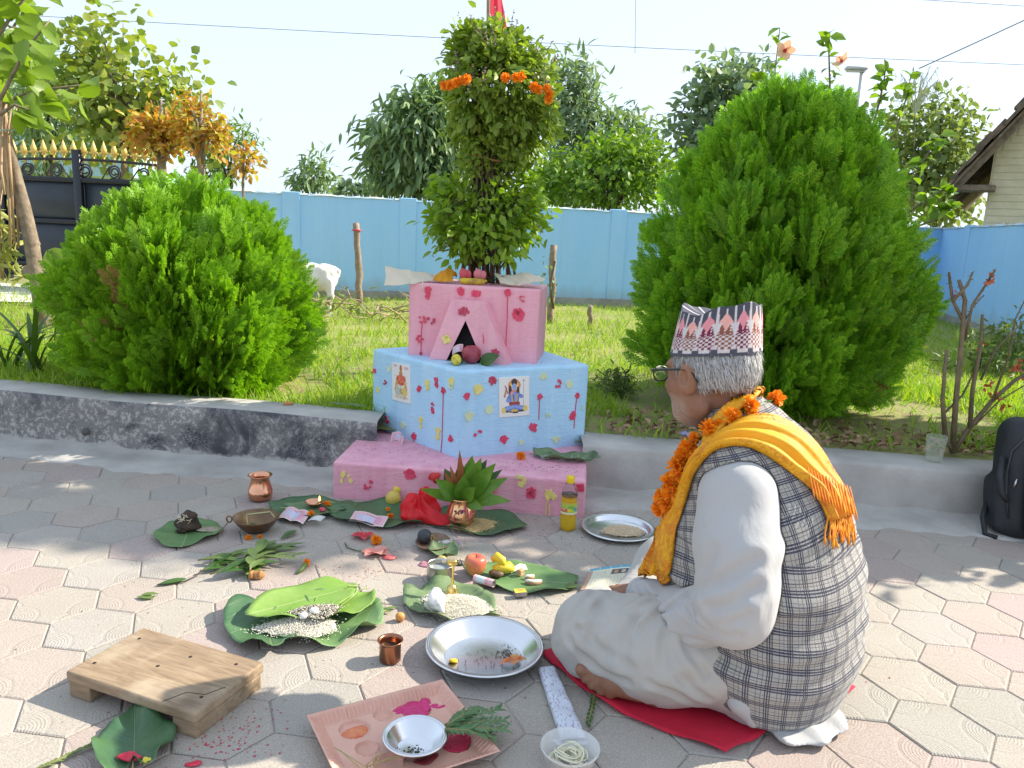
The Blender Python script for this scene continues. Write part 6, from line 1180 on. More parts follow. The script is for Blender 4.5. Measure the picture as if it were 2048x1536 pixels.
rg = np.random.default_rng(17); n = 190; P = np.stack([rg.normal(0, 1, n), rg.normal(0, 1, n), np.zeros(n)], 1)*[.05, .04, 0]+np.array([at(430, 1475), at(500, 1440), at(450, 1500), at(720, 1140), at(1690, 1340)])[rg.choice(5, n, p=[.35, .2, .2, .2, .05])]; V, F = cloud(*OCT, P+[0, 0, .001], frames(rnd_dirs(n)*[1, 1, .05], np.tile([0, 0, 1.], (n, 1))), np.stack([rg.uniform(.002, .008, n), rg.uniform(.002, .006, n), np.full(n, .0015)], 1)); tag(obj('powder_specks', V, F, MATS['kumkum']), 'red powder specks sprinkled on the paving near the wooden seat', 'powder', kind='stuff')
# --- pink tray with wells
T0, T1, T2 = at(613, 1430, .03), at(885, 1358, .03), at(1006, 1500, .03); tu = nrm(T1-T0); tl_ = np.linalg.norm(T1-T0); tw = np.linalg.norm(T2-T1); tv = np.array([tu[1], -tu[0], 0]); tw = max(tw, .2)
TRM = mat('tray_plastic', (.66, .34, .25), (.72, .41, .31), 10, .38); tt = thing('offering_tray', 'peach pink plastic tray with round wells and ribbed rim for coloured powder', 'tray', (T0[0], T0[1], 0), math.atan2(tu[1], tu[0]))
def tl(px, py, z=.01): d = at(px, py, z)-np.array([T0[0], T0[1], 0]); return d @ tu, d @ tv
wells = [(708, 1466, .030), (765, 1437, .019), (832, 1426, .033), (912, 1492, .033), (733, 1504, .022), (776, 1533, .028)]; wl_ = [(*tl(px, py, .004), r) for px, py, r in wells]
nx, ny = 130, 96; X, Y2 = np.meshgrid(np.linspace(0, tl_, nx), np.linspace(0, tw, ny)); e = np.minimum.reduce([X, tl_-X, Y2, tw-Y2]); Z = np.where(e < .004, .030, np.where(e < .03, .030-.018*(e-.004)/.026, .012)); rib = (e > .006) & (e < .027)
side = (np.minimum(Y2, tw-Y2) < np.minimum(X, tl_-X)); Z = Z+np.where(rib, .0016*np.sign(np.sin(np.where(side, X, Y2)*2*math.pi/.0095)), 0)
for cx, cy, r in wl_: dd = np.hypot(X-cx, Y2-cy); Z = np.where(dd < r, .003+.006*(dd/r)**3, Z); Z = np.where((dd >= r) & (dd < r+.003), .0135, Z)
o = MB().grid(np.stack([X, -Y2, Z], -1)[::-1]).obj('tray', TRM, tt); auto_smooth(o, 35); solid(o, .0015, -1)
def powder(label, cx, cy, pts, col, z, seed, nm='powder'):
    rg = np.random.default_rng(seed); mb = MB()
    for dx, dy, rx, ry in pts: mb.ball((cx+dx, -(cy+dy), z), (rx, ry, .0045), 22, lump=.16, seed=rg.integers(99))
    o = mb.obj(nm, col); o.location = tt.location; o.rotation_euler = tt.rotation_euler; return tag(o, label, 'powder')
MAGP = mat('magenta_paste', (.52, .008, .12), (.66, .03, .19), 70, .35, bs=.5, bscale=120); REDP = mat('crimson_powder', (.60, .012, .06), (.70, .05, .12), 140, .7, bs=.9, bscale=200, bd=.006)
powder('glossy magenta paste spread in the far well of the tray', wl_[2][0], wl_[2][1], [(0, .0, .037, .033), (-.022, -.016, .028, .014), (.03, -.018, .016, .02), (.04, .004, .014, .009), (-.035, -.006, .014, .006), (.055, .014, .018, .004)], MAGP, .010, 3)
powder('granular crimson powder in the right well of the tray', wl_[3][0], wl_[3][1], [(0, 0, .031, .028), (.022, -.02, .022, .012), (.035, -.008, .012, .014)], REDP, .010, 5); powder('orange red paste in the left well of the tray', wl_[0][0], wl_[0][1], [(.002, .003, .027, .019), (-.012, .006, .016, .012)], mat('orange_paste', (.66, .12, .06), (.70, .28, .10), 60, .3), .006, 8)
powder('dark red paste under the small steel bowl in the tray', *tl(850, 1520), [(0, 0, .024, .018)], mat('dark_red_paste', (.18, .01, .015), rough=.3), .012, 9)
p = at(830, 1498, .014); t_ = dish('steel_bowl', 'small steel bowl with black seeds standing in the tray', 'bowl', p, .066, .034, .008, .56); rg = np.random.default_rng(3); n = 60; P = rg.normal(0, 1, (n, 3))*[.012, .007, 0]+[.0, -.018, .006]; V, F = cloud(*OCT, P+rg.uniform(0, .004, (n, 1))*[0, 0, 1], frames(rnd_dirs(n), rnd_dirs(n)), np.full((n, 3), 1)*[.0055, .0035, .0035]); tag(obj('black_sesame', V, F, MATS['sesame_black'], loc=p), 'black seeds heaped in the small steel bowl', 'seeds', kind='stuff')
t_ = thing('fern_bunch', 'bunch of pinnate green sprigs lying across the right of the tray', 'sprigs', at(945, 1455, .035)); fb = np.array(t_.location); FN = mat('fern_green', (.075, .17, .06), (.13, .24, .10), 20, .5, trans=.15)
for i, (a, c_) in enumerate((((890, 1450), (1000, 1418)), ((888, 1455), (1010, 1440)), ((890, 1462), (1012, 1458)), ((890, 1458), (985, 1472)), ((895, 1450), (960, 1415)))): sprig(t_, [at(*a, .04+.004*i)-fb, at((a[0]+c_[0])/2, (a[1]+c_[1])/2-4, .05+.004*i)-fb, at(*c_, .038)-fb], 26, .026, .004, FN, 1.0, i)
rg = np.random.default_rng(4); t_ = thing('dry_grass', 'thin dry grass stalks over the near corner of the tray', 'grass stalks', at(740, 1520, .02)); gb_ = np.array(t_.location)
for k in range(7): a = at(740+rg.normal(0, 12), 1535+rg.normal(0, 6), .022)-gb_; MB().tube([a, a+np.array([rg.normal(0, .05), rg.normal(.01, .03), rg.uniform(.005, .03)])], .0012, 4).obj('stalk', mat('dry_stalk', (.36, .33, .12)), t_)
# --- wrapped incense packet, tub, sprig
Q = [at(1072, 1350), at(1112, 1342), at(1172, 1482), at(1120, 1492)]; c_ = sum(Q)/4; ax = nrm(Q[3]-Q[0]+Q[2]-Q[1]); ang = math.atan2(ax[1], ax[0]); Lp = np.linalg.norm((Q[3]+Q[2]-Q[0]-Q[1])/2)
pm, t, b = newmat('packet_paper'); co = objco(t); mp = nd(t, 'ShaderNodeMapping'); mp.inputs['Rotation'].default_value = (0, 0, .6); mp.inputs['Scale'].default_value = (60, 190, 1); t.links.new(co, mp.inputs[0]); dsh = ramp(t, noise(t, 1.2, mp.outputs[0], 1), [(.58, 0.), (.63, 1.)]); setc(t, b.inputs['Base Color'], mixc(t, dsh, (.60, .64, .72), (.42, .30, .38))); b.inputs['Roughness'].default_value = .35; bump(t, b, noise(t, 35, co, 4), .5, .006)
t_ = thing('incense_packet', 'long grey blue paper packet with printed dashes lying by the red mat', 'packet', (c_[0], c_[1], 0), ang); n1, n2 = 40, 14; rows = []
for u in np.linspace(0, 1, n1):
    row = []; w = .021+.006*u; 
    for v in np.linspace(0, 2*math.pi, n2, endpoint=False): row.append((Lp*(u-.5)*1.02, w*np.sign(math.cos(v))*abs(math.cos(v))**.5, .011+.0105*np.sign(math.sin(v))*abs(math.sin(v))**.5*(1 if 0 < u < 1 else .25)+.0012*math.sin(u*23+v*2)))
    row.append(row[0]); rows.append(row)
MB().grid(rows).obj('packet', pm, t_); MB().grid([[(Lp*.5-.01, y, .006), (Lp*.5+.012, y+.012, .004)] for y in (-.045, -.02, 0, .02)]).obj('flap', pm, t_)
p = at(1138, 1530); t_ = thing('plastic_tub', 'clear plastic tub with cream sacred thread inside at the bottom edge', 'tub', p)
tm, t, b = newmat('tub_plastic'); b.inputs['Base Color'].default_value = (.82, .82, .80, 1); b.inputs['Roughness'].default_value = .25; trn = nd(t, 'ShaderNodeBsdfTransparent'); mx = nd(t, 'ShaderNodeMixShader'); mx.inputs[0].default_value = .62; t.links.new(b.outputs[0], mx.inputs[1]); t.links.new(trn.outputs[0], mx.inputs[2]); t.links.new(mx.outputs[0], t.nodes['Material Output'].inputs[0])
MB().lathe([(0, .001), (.045, .0), (.048, .003), (.056, .040), (.060, .0405), (.0605, .044), (.0585, .0445), (.055, .042), (.0465, .004), (0, .0025)], 48, close=False).obj('tub', tm, t_)
tc = thing('sacred_thread', 'coiled cream cotton thread in the plastic tub', 'thread', p+[0, 0, .004]); rg = np.random.default_rng(5)
for k in range(26): a = np.linspace(0, rg.uniform(2, 6), 16)+rg.uniform(0, 6); r = rg.uniform(.012, .034); c_ = rg.normal(0, .008, 2); MB().tube(np.stack([c_[0]+r*np.cos(a), c_[1]+r*np.sin(a)*.9, .008+k*.0009+.004*np.sin(a*2)], 1), .0016, 4).obj('strand', mat('thread_cream', (.78, .74, .52), (.82, .78, .62), 60), tc)
t_ = thing('grass_sprig', 'small dark green sprig beside the foot on the red mat', 'sprig', at(1182, 1420)); sb = at(1182, 1420); sprig(t_, [at(1190, 1385, .012)-sb, at(1184, 1415, .008)-sb, at(1176, 1448, .006)-sb], 16, .016, .004, MLD, .5, 4)
# --- things on the pink and blue steps
leafplate('leaf_plate', 'pale green leaf strewn with rice on the right end of the pink step', 'leaf', at(1128, 918, ZS), .27, .125, R_(-6), LP, 41, .010, group=DL, z=.006, notch=.1)
q = at(1128, 918, ZS+.012); specks('rice_on_leaf', 'white rice grains on the leaf on the pink step', [(q[0]-.10, q[1]-.04, q[0]+.09, q[1]+.05, q[2], 110, None)], WHB, 22, (.004, .009), 'rice')
marg(1042, 912, .020, 'orange marigold below the folded note on the pink step', 0, ZS)
for px, py, ang, lb in ((1036, 898, .3, 'green banknote folded upright against the blue tier right of the mango leaves'), (795, 885, -.4, 'pink banknote folded to an arch on the left of the pink step')):
    c_ = at(px, py, ZS); C = note(6); 
    if px > 1000: C = C*[.8, 1.25, 1.1]
    o = printed('banknote', None, (-.035, 0, 0), (.07, 0, 0), (0, .012, .036), np.clip(C, 0, .8), None, .0006, bend=lambda u, v: np.stack([0*u, .02*np.sin(u*math.pi*1.5), .004*np.sin(u*6)], -1), loc=c_, rz=ang); tag(o, lb, 'banknote')
# niche fruit
NZ = ZB; p = at(942, 727, NZ); t_ = thing('pomegranate', 'dark red round fruit in the mouth of the shrine niche', 'fruit', p); MB().lathe([(0, 0), (.02, .003), (.036, .02), (.041, .040), (.037, .060), (.022, .074), (0, .078)], 32, close=False).obj('fruit', mat('wine_skin', (.27, .025, .05), (.36, .06, .08), 30, .32), t_)
p = at(912, 731, NZ); tag(MB().ball((0, 0, .024), (.021, .02, .024), 16, lump=.05).obj('yellow_fruit', mat('speckled_yellow', (.70, .56, .06), (.30, .26, .03), 60, .5, lo=.5, hi=.68), loc=p), 'speckled yellow fruit beside the dark red fruit in the niche', 'fruit')
t_ = thing('niche_leaf', 'dark green leaf standing behind the fruit in the niche', 'leaf', at(962, 730, NZ)); blade(t_, (.0, .0, .002), (.75, -.05, .55), .095, .035, MLD, .12, (0, -.6, .8)); blade(t_, (-.075, .0, .004), (-1, -.1, .25), .075, .022, MLD, .15); blade(t_, (-.06, .0, .006), (-.9, -.2, .5), .06, .014, MLG, .15)
o = printed('banknote', None, (-.03, 0, 0), (.045, -.01, .01), (.0, .01, .03), note(9), None, .0006, bend=lambda u, v: np.stack([0*u, -.012*np.sin(u*3), .012*np.sin(u*2.5)], -1), loc=at(918, 712, NZ+.03)+[0, .02, 0]); tag(o, 'curled note behind the yellow fruit in the niche', 'banknote')
# top of the shrine: cloths, banana, petals
CLO = mat('cream_cloth', (.88, .80, .66), (.84, .75, .60), 16, .85, bs=.4, bscale=160, trans=.25, tcol=(1, .95, .8)); OCL = mat('orange_cloth', (.70, .28, .01), (.78, .36, .02), 14, .8, bs=.3, bscale=120, trans=.15, tcol=(1, .8, .4)); yF = tL[1]+.02
def sheet(name, label, cat, rows, m, th=.002):
    R = np.array([[aty(px, py, y) for px, py, y in r] for r in rows]); c_ = R.reshape(-1, 3).mean(0)-[0, 0, .03]; a, b_ = R.shape[:2]; ii = np.linspace(0, a-1, a*5); jj = np.linspace(0, b_-1, b_*6); G_ = np.zeros((len(ii), len(jj), 3)); 
    sm = lambda t: t*t*(3-2*t)
    for x, i in enumerate(ii):
        i0 = min(int(i), a-2); fi = sm(i-i0)
        for y, j in enumerate(jj): j0 = min(int(j), b_-2); fj = sm(j-j0); G_[x, y] = (R[i0, j0]*(1-fi)*(1-fj)+R[i0+1, j0]*fi*(1-fj)+R[i0, j0+1]*(1-fi)*fj+R[i0+1, j0+1]*fi*fj)+np.array([0, 0, .0025*math.sin(j*9+i*3)])
    o = MB().grid(G_-c_).obj(name, m, loc=c_); solid(o, th); return tag(o, label, cat)
y0 = yF; sheet('cream_cloth', 'stiff cream cotton cloth jutting out over the left top edge of the shrine', 'cloth', [[(768, 572, y0-.09), (820, 568, y0-.04), (870, 560, y0+.0), (890, 556, y0+.04)], [(772, 552, y0-.05), (820, 556, y0), (866, 556, y0+.05), (885, 552, y0+.08)], [(770, 533, y0+.0), (820, 541, y0+.05), (866, 548, y0+.1), (880, 548, y0+.12)]], CLO)
t_ = thing('loose_thread', 'loose cream threads hanging from the left cloth on the shrine', 'thread', aty(845, 563, y0-.05)); MB().tube([(0, 0, .01), (.002, -.002, -.02), (0, -.002, -.045)], [.0025, .003, .001], 5).obj('thread', CLO, t_)
sheet('cream_cloth', 'curled cream cloth lying over the right top edge of the shrine', 'cloth', [[(1000, 566, y0-.02), (1035, 570, y0-.06), (1060, 566, y0-.07), (1092, 560, y0-.06)], [(996, 556, y0+.03), (1030, 566, y0+.0), (1050, 552, y0+.0), (1088, 555, y0+.02)], [(988, 547, y0+.08), (1020, 551, y0+.07), (1052, 545, y0+.08), (1075, 552, y0+.09)]], CLO)
sheet('orange_cloth', 'crumpled orange cloth on the shrine top next to the left cloth', 'cloth', [[(866, 560, y0-.01), (885, 563, y0-.02), (905, 563, y0-.01)], [(872, 550, y0+.03), (888, 546, y0+.02), (906, 553, y0+.03)], [(880, 545, y0+.07), (895, 537, y0+.06), (912, 548, y0+.07)]], OCL, .004)
sheet('orange_cloth', 'small orange cloth fold upright behind the crumpled one on the shrine top', 'cloth', [[(890, 548, y0+.09), (902, 552, y0+.08), (914, 552, y0+.09)], [(888, 541, y0+.11), (900, 538, y0+.1), (912, 545, y0+.11)]], OCL, .006)
c_ = aty(945, 558, y0); c_[2] = ZT+.016; t_ = thing('banana', 'spotted ripe banana lying on the front of the shrine top', 'banana', c_); MB().tube([(-.058, .006, .003), (-.045, -.002, 0), (-.02, -.006, -.002), (.02, -.006, -.002), (.045, -.002, 0), (.062, .008, .004)], [.005, .013, .0155, .0155, .013, .004], 10).obj('fruit', mat('spotted_banana', (.62, .44, .03), (.30, .17, .03), 16, .5, lo=.5, hi=.66), t_)
for k, (px, rx, lb) in enumerate(((930, .026, 'bright pink petal on the banana, left one'), (958, .027, 'paler pink petal on the banana, right one'))): t_ = thing('petal', lb, 'petal', c_+[(px-945)*.0023, .02, .008]); MB().ball((-.008, 0, .020), (rx*.72, .009, .024), 12, lump=.12, seed=k).ball((rx*.5, .004, .018), (rx*.6, .008, .020), 12, lump=.12, seed=k+5).obj('petal', mat(('petal_red', 'petal_pink')[k], ((.70, .10, .13), (.76, .24, .28))[k], rough=.6, trans=.2, tcol=(1.1, .8, .8)), t_)
t_ = thing('withered_leaves', 'withered dark leaves and petals on the shrine top beside the right cloth', 'leaves', aty(985, 560, y0+.03)); 
for k in range(9): blade(t_, (random.uniform(-.03, .04), random.uniform(0, .05), .0), (random.uniform(-1, 1), random.uniform(-1, .3), random.uniform(.0, .5)), .05, .012, (MLD, mat('withered', (.10, .05, .05), (.2, .12, .1), 30))[k % 2], .2)
# kerb top bits
t_ = thing('turmeric_root', 'small orange turmeric root on top of the black kerb', 'root', at(577, 811, .24), .3); MB().tube([(-.022, 0, .009), (-.006, 0, .011), (.008, .002, .009), (.022, .004, .008)], [.007, .011, .009, .005], 8).obj('root', mat('turmeric_bright', (.52, .22, .06), (.62, .32, .1), 60), t_)
t_ = thing('mango_leaf', 'dark mango leaves lying on the kerb end beside the blue tier', 'leaf', at(690, 812, .243)); 
for d, L in (((-1, .1, .1), .09), ((.8, -.3, .1), .09), ((1, .0, .05), .11)): blade(t_, (0, 0, .006), d, L, .015, MLD, .1)
t_ = thing('crumpled_wrapper', 'crumpled blue and pink wrapper on the right kerb beside the man\'s chin', 'wrapper', at(1378, 874, .195)); MB().ball((0, 0, .012), (.035, .022, .014), 16, lump=.3, seed=4).obj('foil', mat('wrapper_blue', (.16, .30, .50), (.55, .25, .30), 30, .35), t_)
# glass tumbler on the right kerb
p = at(1867, 921, .196); t_ = thing('glass_tumbler', 'clear fluted drinking glass standing on the right kerb', 'glass', p); gm_, t, b = newmat('thin_glass'); b.inputs['Base Color'].default_value = (.80, .84, .78, 1); b.inputs['Roughness'].default_value = .04; b.inputs['Specular IOR Level'].default_value = .8; trn = nd(t, 'ShaderNodeBsdfTransparent'); trn.inputs[0].default_value = (.97, .98, .95, 1); mx = nd(t, 'ShaderNodeMixShader'); lw = nd(t, 'ShaderNodeLayerWeight'); lw.inputs[0].default_value = .35; t.links.new(ramp(t, lw.outputs['Facing'], [(0, .93), (.75, .78), (1, .25)]), mx.inputs[0]); t.links.new(b.outputs[0], mx.inputs[1]); t.links.new(trn.outputs[0], mx.inputs[2]); t.links.new(mx.outputs[0], t.nodes['Material Output'].inputs[0])
n = 48; P = []; prof = [(0, 0), (.030, 0), (.032, .006), (.036, .05), (.0415, .108), (.0405, .108), (.0345, .05), (.029, .010), (0, .009)]
rows = [[(r*(1+(.02*math.cos(16*a) if 0 < i < 4 and z < .06 else 0))*math.cos(a), r*(1+(.02*math.cos(16*a) if 0 < i < 4 and z < .06 else 0))*math.sin(a), z) for a in np.linspace(0, 2*math.pi, n+1)] for i, (r, z) in enumerate(prof)]; MB().grid(rows).obj('glass', gm_, t_)
# ================================================================== THE SEATED MAN
PO = np.array([.61, 1.70, 0.]); PA = R_(130); _f = np.array([math.cos(PA), math.sin(PA), 0]); _l = np.array([-_f[1], _f[0], 0]); LM3 = np.stack([_f, _l, [0, 0, 1.]], 1)
def loc_(w): return (np.asarray(w)-PO) @ LM3
def wld(p): return np.asarray(p) @ LM3.T+PO
man = thing('person', 'grey haired man in checked waistcoat sitting cross legged, head bowed to a booklet', 'person', PO, PA)
FLOOR = .012
# head frame
HC = np.array([.156, .060, .752]); hy, hp = R_(-2), R_(8)
hx_ = np.array([math.cos(hp)*math.cos(hy), math.cos(hp)*math.sin(hy), -math.sin(hp)]); hy_ = np.array([-math.sin(hy), math.cos(hy), 0]); hz_ = np.cross(hx_, hy_); HM = np.stack([hx_, hy_, hz_], 1); HS_ = 1.07
def toh(P): return (P-HC) @ HM/HS_
def fromh(p): return np.asarray(p)*HS_ @ HM.T+HC
def headsdf(P):
    q = toh(P); qs = q.copy(); qs[:, 1] = np.abs(qs[:, 1])
    d = ell(q, (-.012, 0, .030), (.096, .076, .088)); d = smin(d, ell(q, (.032, 0, -.035), (.064, .060, .078)), .03); d = smin(d, ell(q, (.050, 0, -.088), (.040, .042, .030)), .03)
    d = smin(d, ell(qs, (.048, .042, -.028), (.034, .024, .026)), .02); d = smin(d, ell(q, (.076, 0, .022), (.022, .050, .014)), .015); d = smin(d, ell(qs, (.0, .052, -.070), (.035, .016, .028)), .025)
    d = smax(d, -ell(qs, (.098, .031, .002), (.018, .018, .012)), .012)
    d = smin(d, ell(qs, (.076, .031, .002), (.014, .014, .012)), .003)
    d = smin(d, chain(q, [(.090, 0, .014), (.106, 0, -.014), (.114, 0, -.030)], [.008, .011, .013], .008), .012); d = smin(d, ell(qs, (.098, .013, -.034), (.012, .009, .009)), .006)
    d = smin(d, ell(q, (.090, 0, -.060), (.016, .023, .007)), .007); d = smin(d, ell(q, (.088, 0, -.071), (.015, .020, .007)), .007); d = smin(d, ell(q, (.080, 0, -.096), (.018, .020, .016)), .014)
    e = ell(qs, (-.002, .076, -.006), (.024, .013, .038), frames(np.array([[.97, .25, .12]]), np.array([[-.1, 0, 1.]]))[0]); e = smax(e, -ell(qs, (.004, .088, -.003), (.011, .009, .018)), .005); d = smin(d, e, .006)
    return d*HS_
NB = (.075, .022, .640)
def arm_l(P): return chain(P, [(-.01, .165, .53), (-.075, .215, .295), (.235, .135, .172)], [.050, .042, .028], .03)
def lp(px, py, z): return loc_(at(px, py, z))
toes = [lp(1163, 1340, .066), lp(1172, 1356, .049), lp(1185, 1369, .035), lp(1202, 1381, .023), lp(1221, 1389, .018)]; ball = lp(1222, 1360, .045); heel = lp(1312, 1383, .046)
def hand(P, w, dirv, side, up=(0, 0, 1)):
    d = nrm(np.array(dirv, float)); s = nrm(np.cross(np.array(up, float), d))*side; n = np.cross(d, s)*side; w = np.array(w, float)
    R = ell(P, w+d*.042, (.046, .040, .015), np.stack([d, s, np.cross(d, s)], 1)); R = smin(R, rcone(P, w-d*.02, w+d*.02, .026, .024), .015)
    for k, (o, L) in enumerate(((-.028, .062), (-.010, .074), (.009, .070), (.027, .056))):
        b = w+d*.078+s*o; k1 = b+d*L*.45-n*.006; k2 = b+d*L*.72-n*.024; k3 = b+d*L*.80-n*.040; R = smin(R, chain(P, [w+d*.05+s*o*.8, b, k1, k2, k3], [.010, .0095, .0088, .008, .007], .004), .005)
    R = smin(R, chain(P, [w+d*.018-s*.026, w+d*.045-s*.046, w+d*.070-s*.048-n*.012, w+d*.082-s*.040-n*.022], [.013, .011, .0095, .008], .006), .008); return R
def bodysdf(P):
    d = chain(P*[1, .8, 1], [(-.02, 0, .13), (-.03, 0, .30), (0, 0, .45), (.05, .01, .57)], [.13, .13, .125, .085], .04); d = smin(d, chain(P, [(.05, .01, .57), NB, (.105, .036, .690), (.13, .045, .73)], [.07, .056, .053, .055], .02), .03)
    d = smin(d, headsdf(P), .025); d = smin(d, chain(P, [(.05, 0, .55), (-.01, .165, .53)], [.07, .055], .03), .03); d = smin(d, chain(P, [(.05, 0, .55), (.07, -.17, .53)], [.07, .055], .03), .03)
    d = smin(d, arm_l(P), .02); d = smin(d, chain(P, [(.07, -.17, .53), (.14, -.24, .27), (.33, -.08, .135)], [.052, .042, .028], .03), .02)
    d = smin(d, hand(P, (.258, .136, .172), (.85, -.25, -.22), 1), .012); d = smin(d, hand(P, (.335, -.06, .130), (.25, .95, -.1), -1), .012)
    d = smin(d, chain(P, [(0, .12, .12), (.29, .27, .10), (.33, .03, .06)], [.09, .06, .04], .04), .04); d = smin(d, chain(P, [(0, -.12, .12), (.38, -.17, .105), tuple(heel+[-.0, -.03, .02])], [.09, .06, .04], .04), .04)
    ft = chain(P, [tuple(heel), tuple((heel+ball)/2+[0, 0, .012]), tuple(ball)], [.033, .034, .036], .03)
    for k, t in enumerate(toes): 
        b = ball+(t-ball)*.35; ft = smin(ft, chain(P, [tuple(b), tuple(b+(t-b)*.6+[0, 0, .003]), tuple(t)], [.015, .0115, .0125 if k else .015], .006), .006)
    d = smin(d, ft, .02); return smax(d, FLOOR-P[:, 2], .004)
V, F = snets(bodysdf, (-.22, -.36, 0.0), (.52, .42, .90), .0042)
sk, t, b = newmat('skin'); co = objco(t); c = mixc(t, ramp(t, noise(t, 20, co, 5), [(.35, 0.), (.65, 1.)]), (.225, .102, .058), (.30, .145, .085)); bd_ = attr(t, 'beard'); stub = ramp(t, noise(t, 420, co, 2), [(.50, 0.), (.58, 1.)]); c = mixc(t, math_(t, 'MULTIPLY', bd_, math_(t, 'ADD', math_(t, 'MULTIPLY', stub, .55), .12)), c, (.50, .46, .43)); setc(t, b.inputs['Base Color'], c); b.inputs['Roughness'].default_value = .55; b.inputs['Subsurface Weight'].default_value = .08; b.inputs['Subsurface Radius'].default_value = (.01, .004, .002); bump(t, b, noise(t, 160, co, 4), .22, .002)
q = toh(V); beard = np.clip(1-(np.hypot((q[:, 0]-.065)/.062, (q[:, 2]+.082)/.046))**4, 0, 1)*(np.abs(q[:, 1]) < .075)*(q[:, 2] < -.04)
obj('body', V, F, sk, man, attrs={'beard': beard})
# nails on the visible foot
# ---- clothes
def fold(P, seed, fr, ax, amp): 
    return amp*np.sin((P @ np.array(ax))*fr+1.4*vnoise(P, seed, 7))
CR = {'sl': [], 'tr': []}
def creases(P, key):
    """pressed folds: a groove along each line with a soft ridge beside it"""
    z = np.zeros(len(P))
    for L, A, w in CR[key]:
        dm = np.full(len(P), 9.)
        for i in range(len(L)-1):
            a, b = L[i], L[i+1]; ba = b-a; h = np.clip(((P-a) @ ba)/(ba @ ba+1e-9), 0, 1); dm = np.minimum(dm, np.linalg.norm(P-a-h[:, None]*ba, axis=1))
        z += A*np.exp(-(dm/w)**2)-A*.65*np.exp(-((dm-2.1*w)/(w*1.1))**2)
    return z
def trousers(P):
    d = ell(P, (-.03, 0, .125), (.15, .185, .13)); d = smin(d, chain(P, [(-.03, .10, .120), (.12, .215, .112), (.265, .278, .104)], [.115, .112, .098], .05), .05); d = smin(d, chain(P, [(.265, .278, .098), (.34, .16, .075), (.36, .02, .06)], [.095, .074, .058], .04), .03)
    d = smin(d, chain(P, [(0, -.12, .135), (.20, -.16, .13), (.40, -.17, .110)], [.128, .112, .098], .05), .05); d = smin(d, chain(P, [(.40, -.17, .105), (.34, .02, .075), tuple(heel+[.02, -.06, .02])], [.092, .074, .055], .04), .03)
    k = P-np.array([.295, .275, .10]); d = d+fold(P, 3, 75, (.55, .45, .9), .0028)+.003*vnoise(P, 9, 16)-.005*np.exp(-((P @ np.array([.75, -.45, .5])-.10)/.012)**2)*(P[:, 2] > .1)
    d = d-.006*np.exp(-(np.linalg.norm((P-np.array([.12, .235, .21]))*[1, 1, 1], axis=1)/.07)**2)*np.sin((P @ np.array([.9, -.3, -.2]))*150)
    d = d+creases(P, 'tr'); return smax(d, FLOOR+.002-P[:, 2], .008)
def sleeve_l(P):
    d = chain(P, [(-.012, .158, .520), (-.045, .192, .42), (-.072, .212, .335), (-.078, .212, .292)], [.082, .086, .078, .068], .03); d = smin(d, chain(P, [(-.078, .212, .292), (.04, .190, .222), (.18, .152, .180), (.245, .13, .172)], [.068, .066, .056, .046], .03), .03)
    d = d+.0022*vnoise(P, 21, 18); e = np.linalg.norm(P-np.array([-.0, .19, .255]), axis=1); d = d+.0055*np.exp(-(e/.085)**2)*np.sin((P @ np.array([.85, -.25, .55]))*120); d = d+.004*np.exp(-(np.linalg.norm(P-np.array([-.07, .13, .43]), axis=1)/.08)**2)*np.sin((P @ np.array([.3, .5, .8]))*110)
    return d+creases(P, 'sl')
def sleeve_r(P): return chain(P, [(.07, -.165, .535), (.13, -.235, .30), (.14, -.24, .265), (.30, -.11, .15), (.33, -.08, .14)], [.078, .088, .08, .058, .046], .03)+.002*vnoise(P, 22, 18)
TW_ = 0.78
def torso(P, g=0., wide=True):
    q = P*[1, TW_, 1]; d = chain(q, [(-.062, 0, .02), (-.058, 0, .15), (-.040, .0, .30), (-.010, .0, .43), (.036, .0, .535), (.072, .012, .628)], [.138, .158, .158, .146, .115, .078], .05); d = smin(d, chain(P*[1, .85, 1], [(.055, .03, .50), (.085, .03, .33), (.06, .02, .20)], [.10, .125, .11], .05), .06)
    d = smin(d, chain(P, [(.05, .02, .572), (.012, .140, .555)], [.072, .066], .03), .045); d = smin(d, chain(P, [(.05, -.02, .572), (.06, -.15, .55)], [.072, .066], .03), .045); return d-g
def kurta(P):
    d = torso(P, -.012); d = smin(d, sleeve_l(P), .012); d = smin(d, sleeve_r(P), .012); d = smin(d, ell(P, (-.045, .0, .10), (.150, .19, .12)), .03)
    tail = ell(P, (-.178, .035, .017), (.064, .110, .008))+.004*np.sin(P[:, 1]*70+P[:, 0]*30); d = smin(d, tail, .012)
    fl = chain(P, [(-.05, .165, .15), (-.09, .180, .075), (-.115, .165, .035)], [.022, .022, .012], .02); d = smin(d, fl, .02)
    d = smax(d, (P[:, 0]*.85-.35*P[:, 2]-.035)*np.where(P[:, 2] < .22, 1, 0)+np.where(P[:, 2] < .22, 0, -1), .004) if False else d
    return smax(d, FLOOR-.004-P[:, 2], .008)
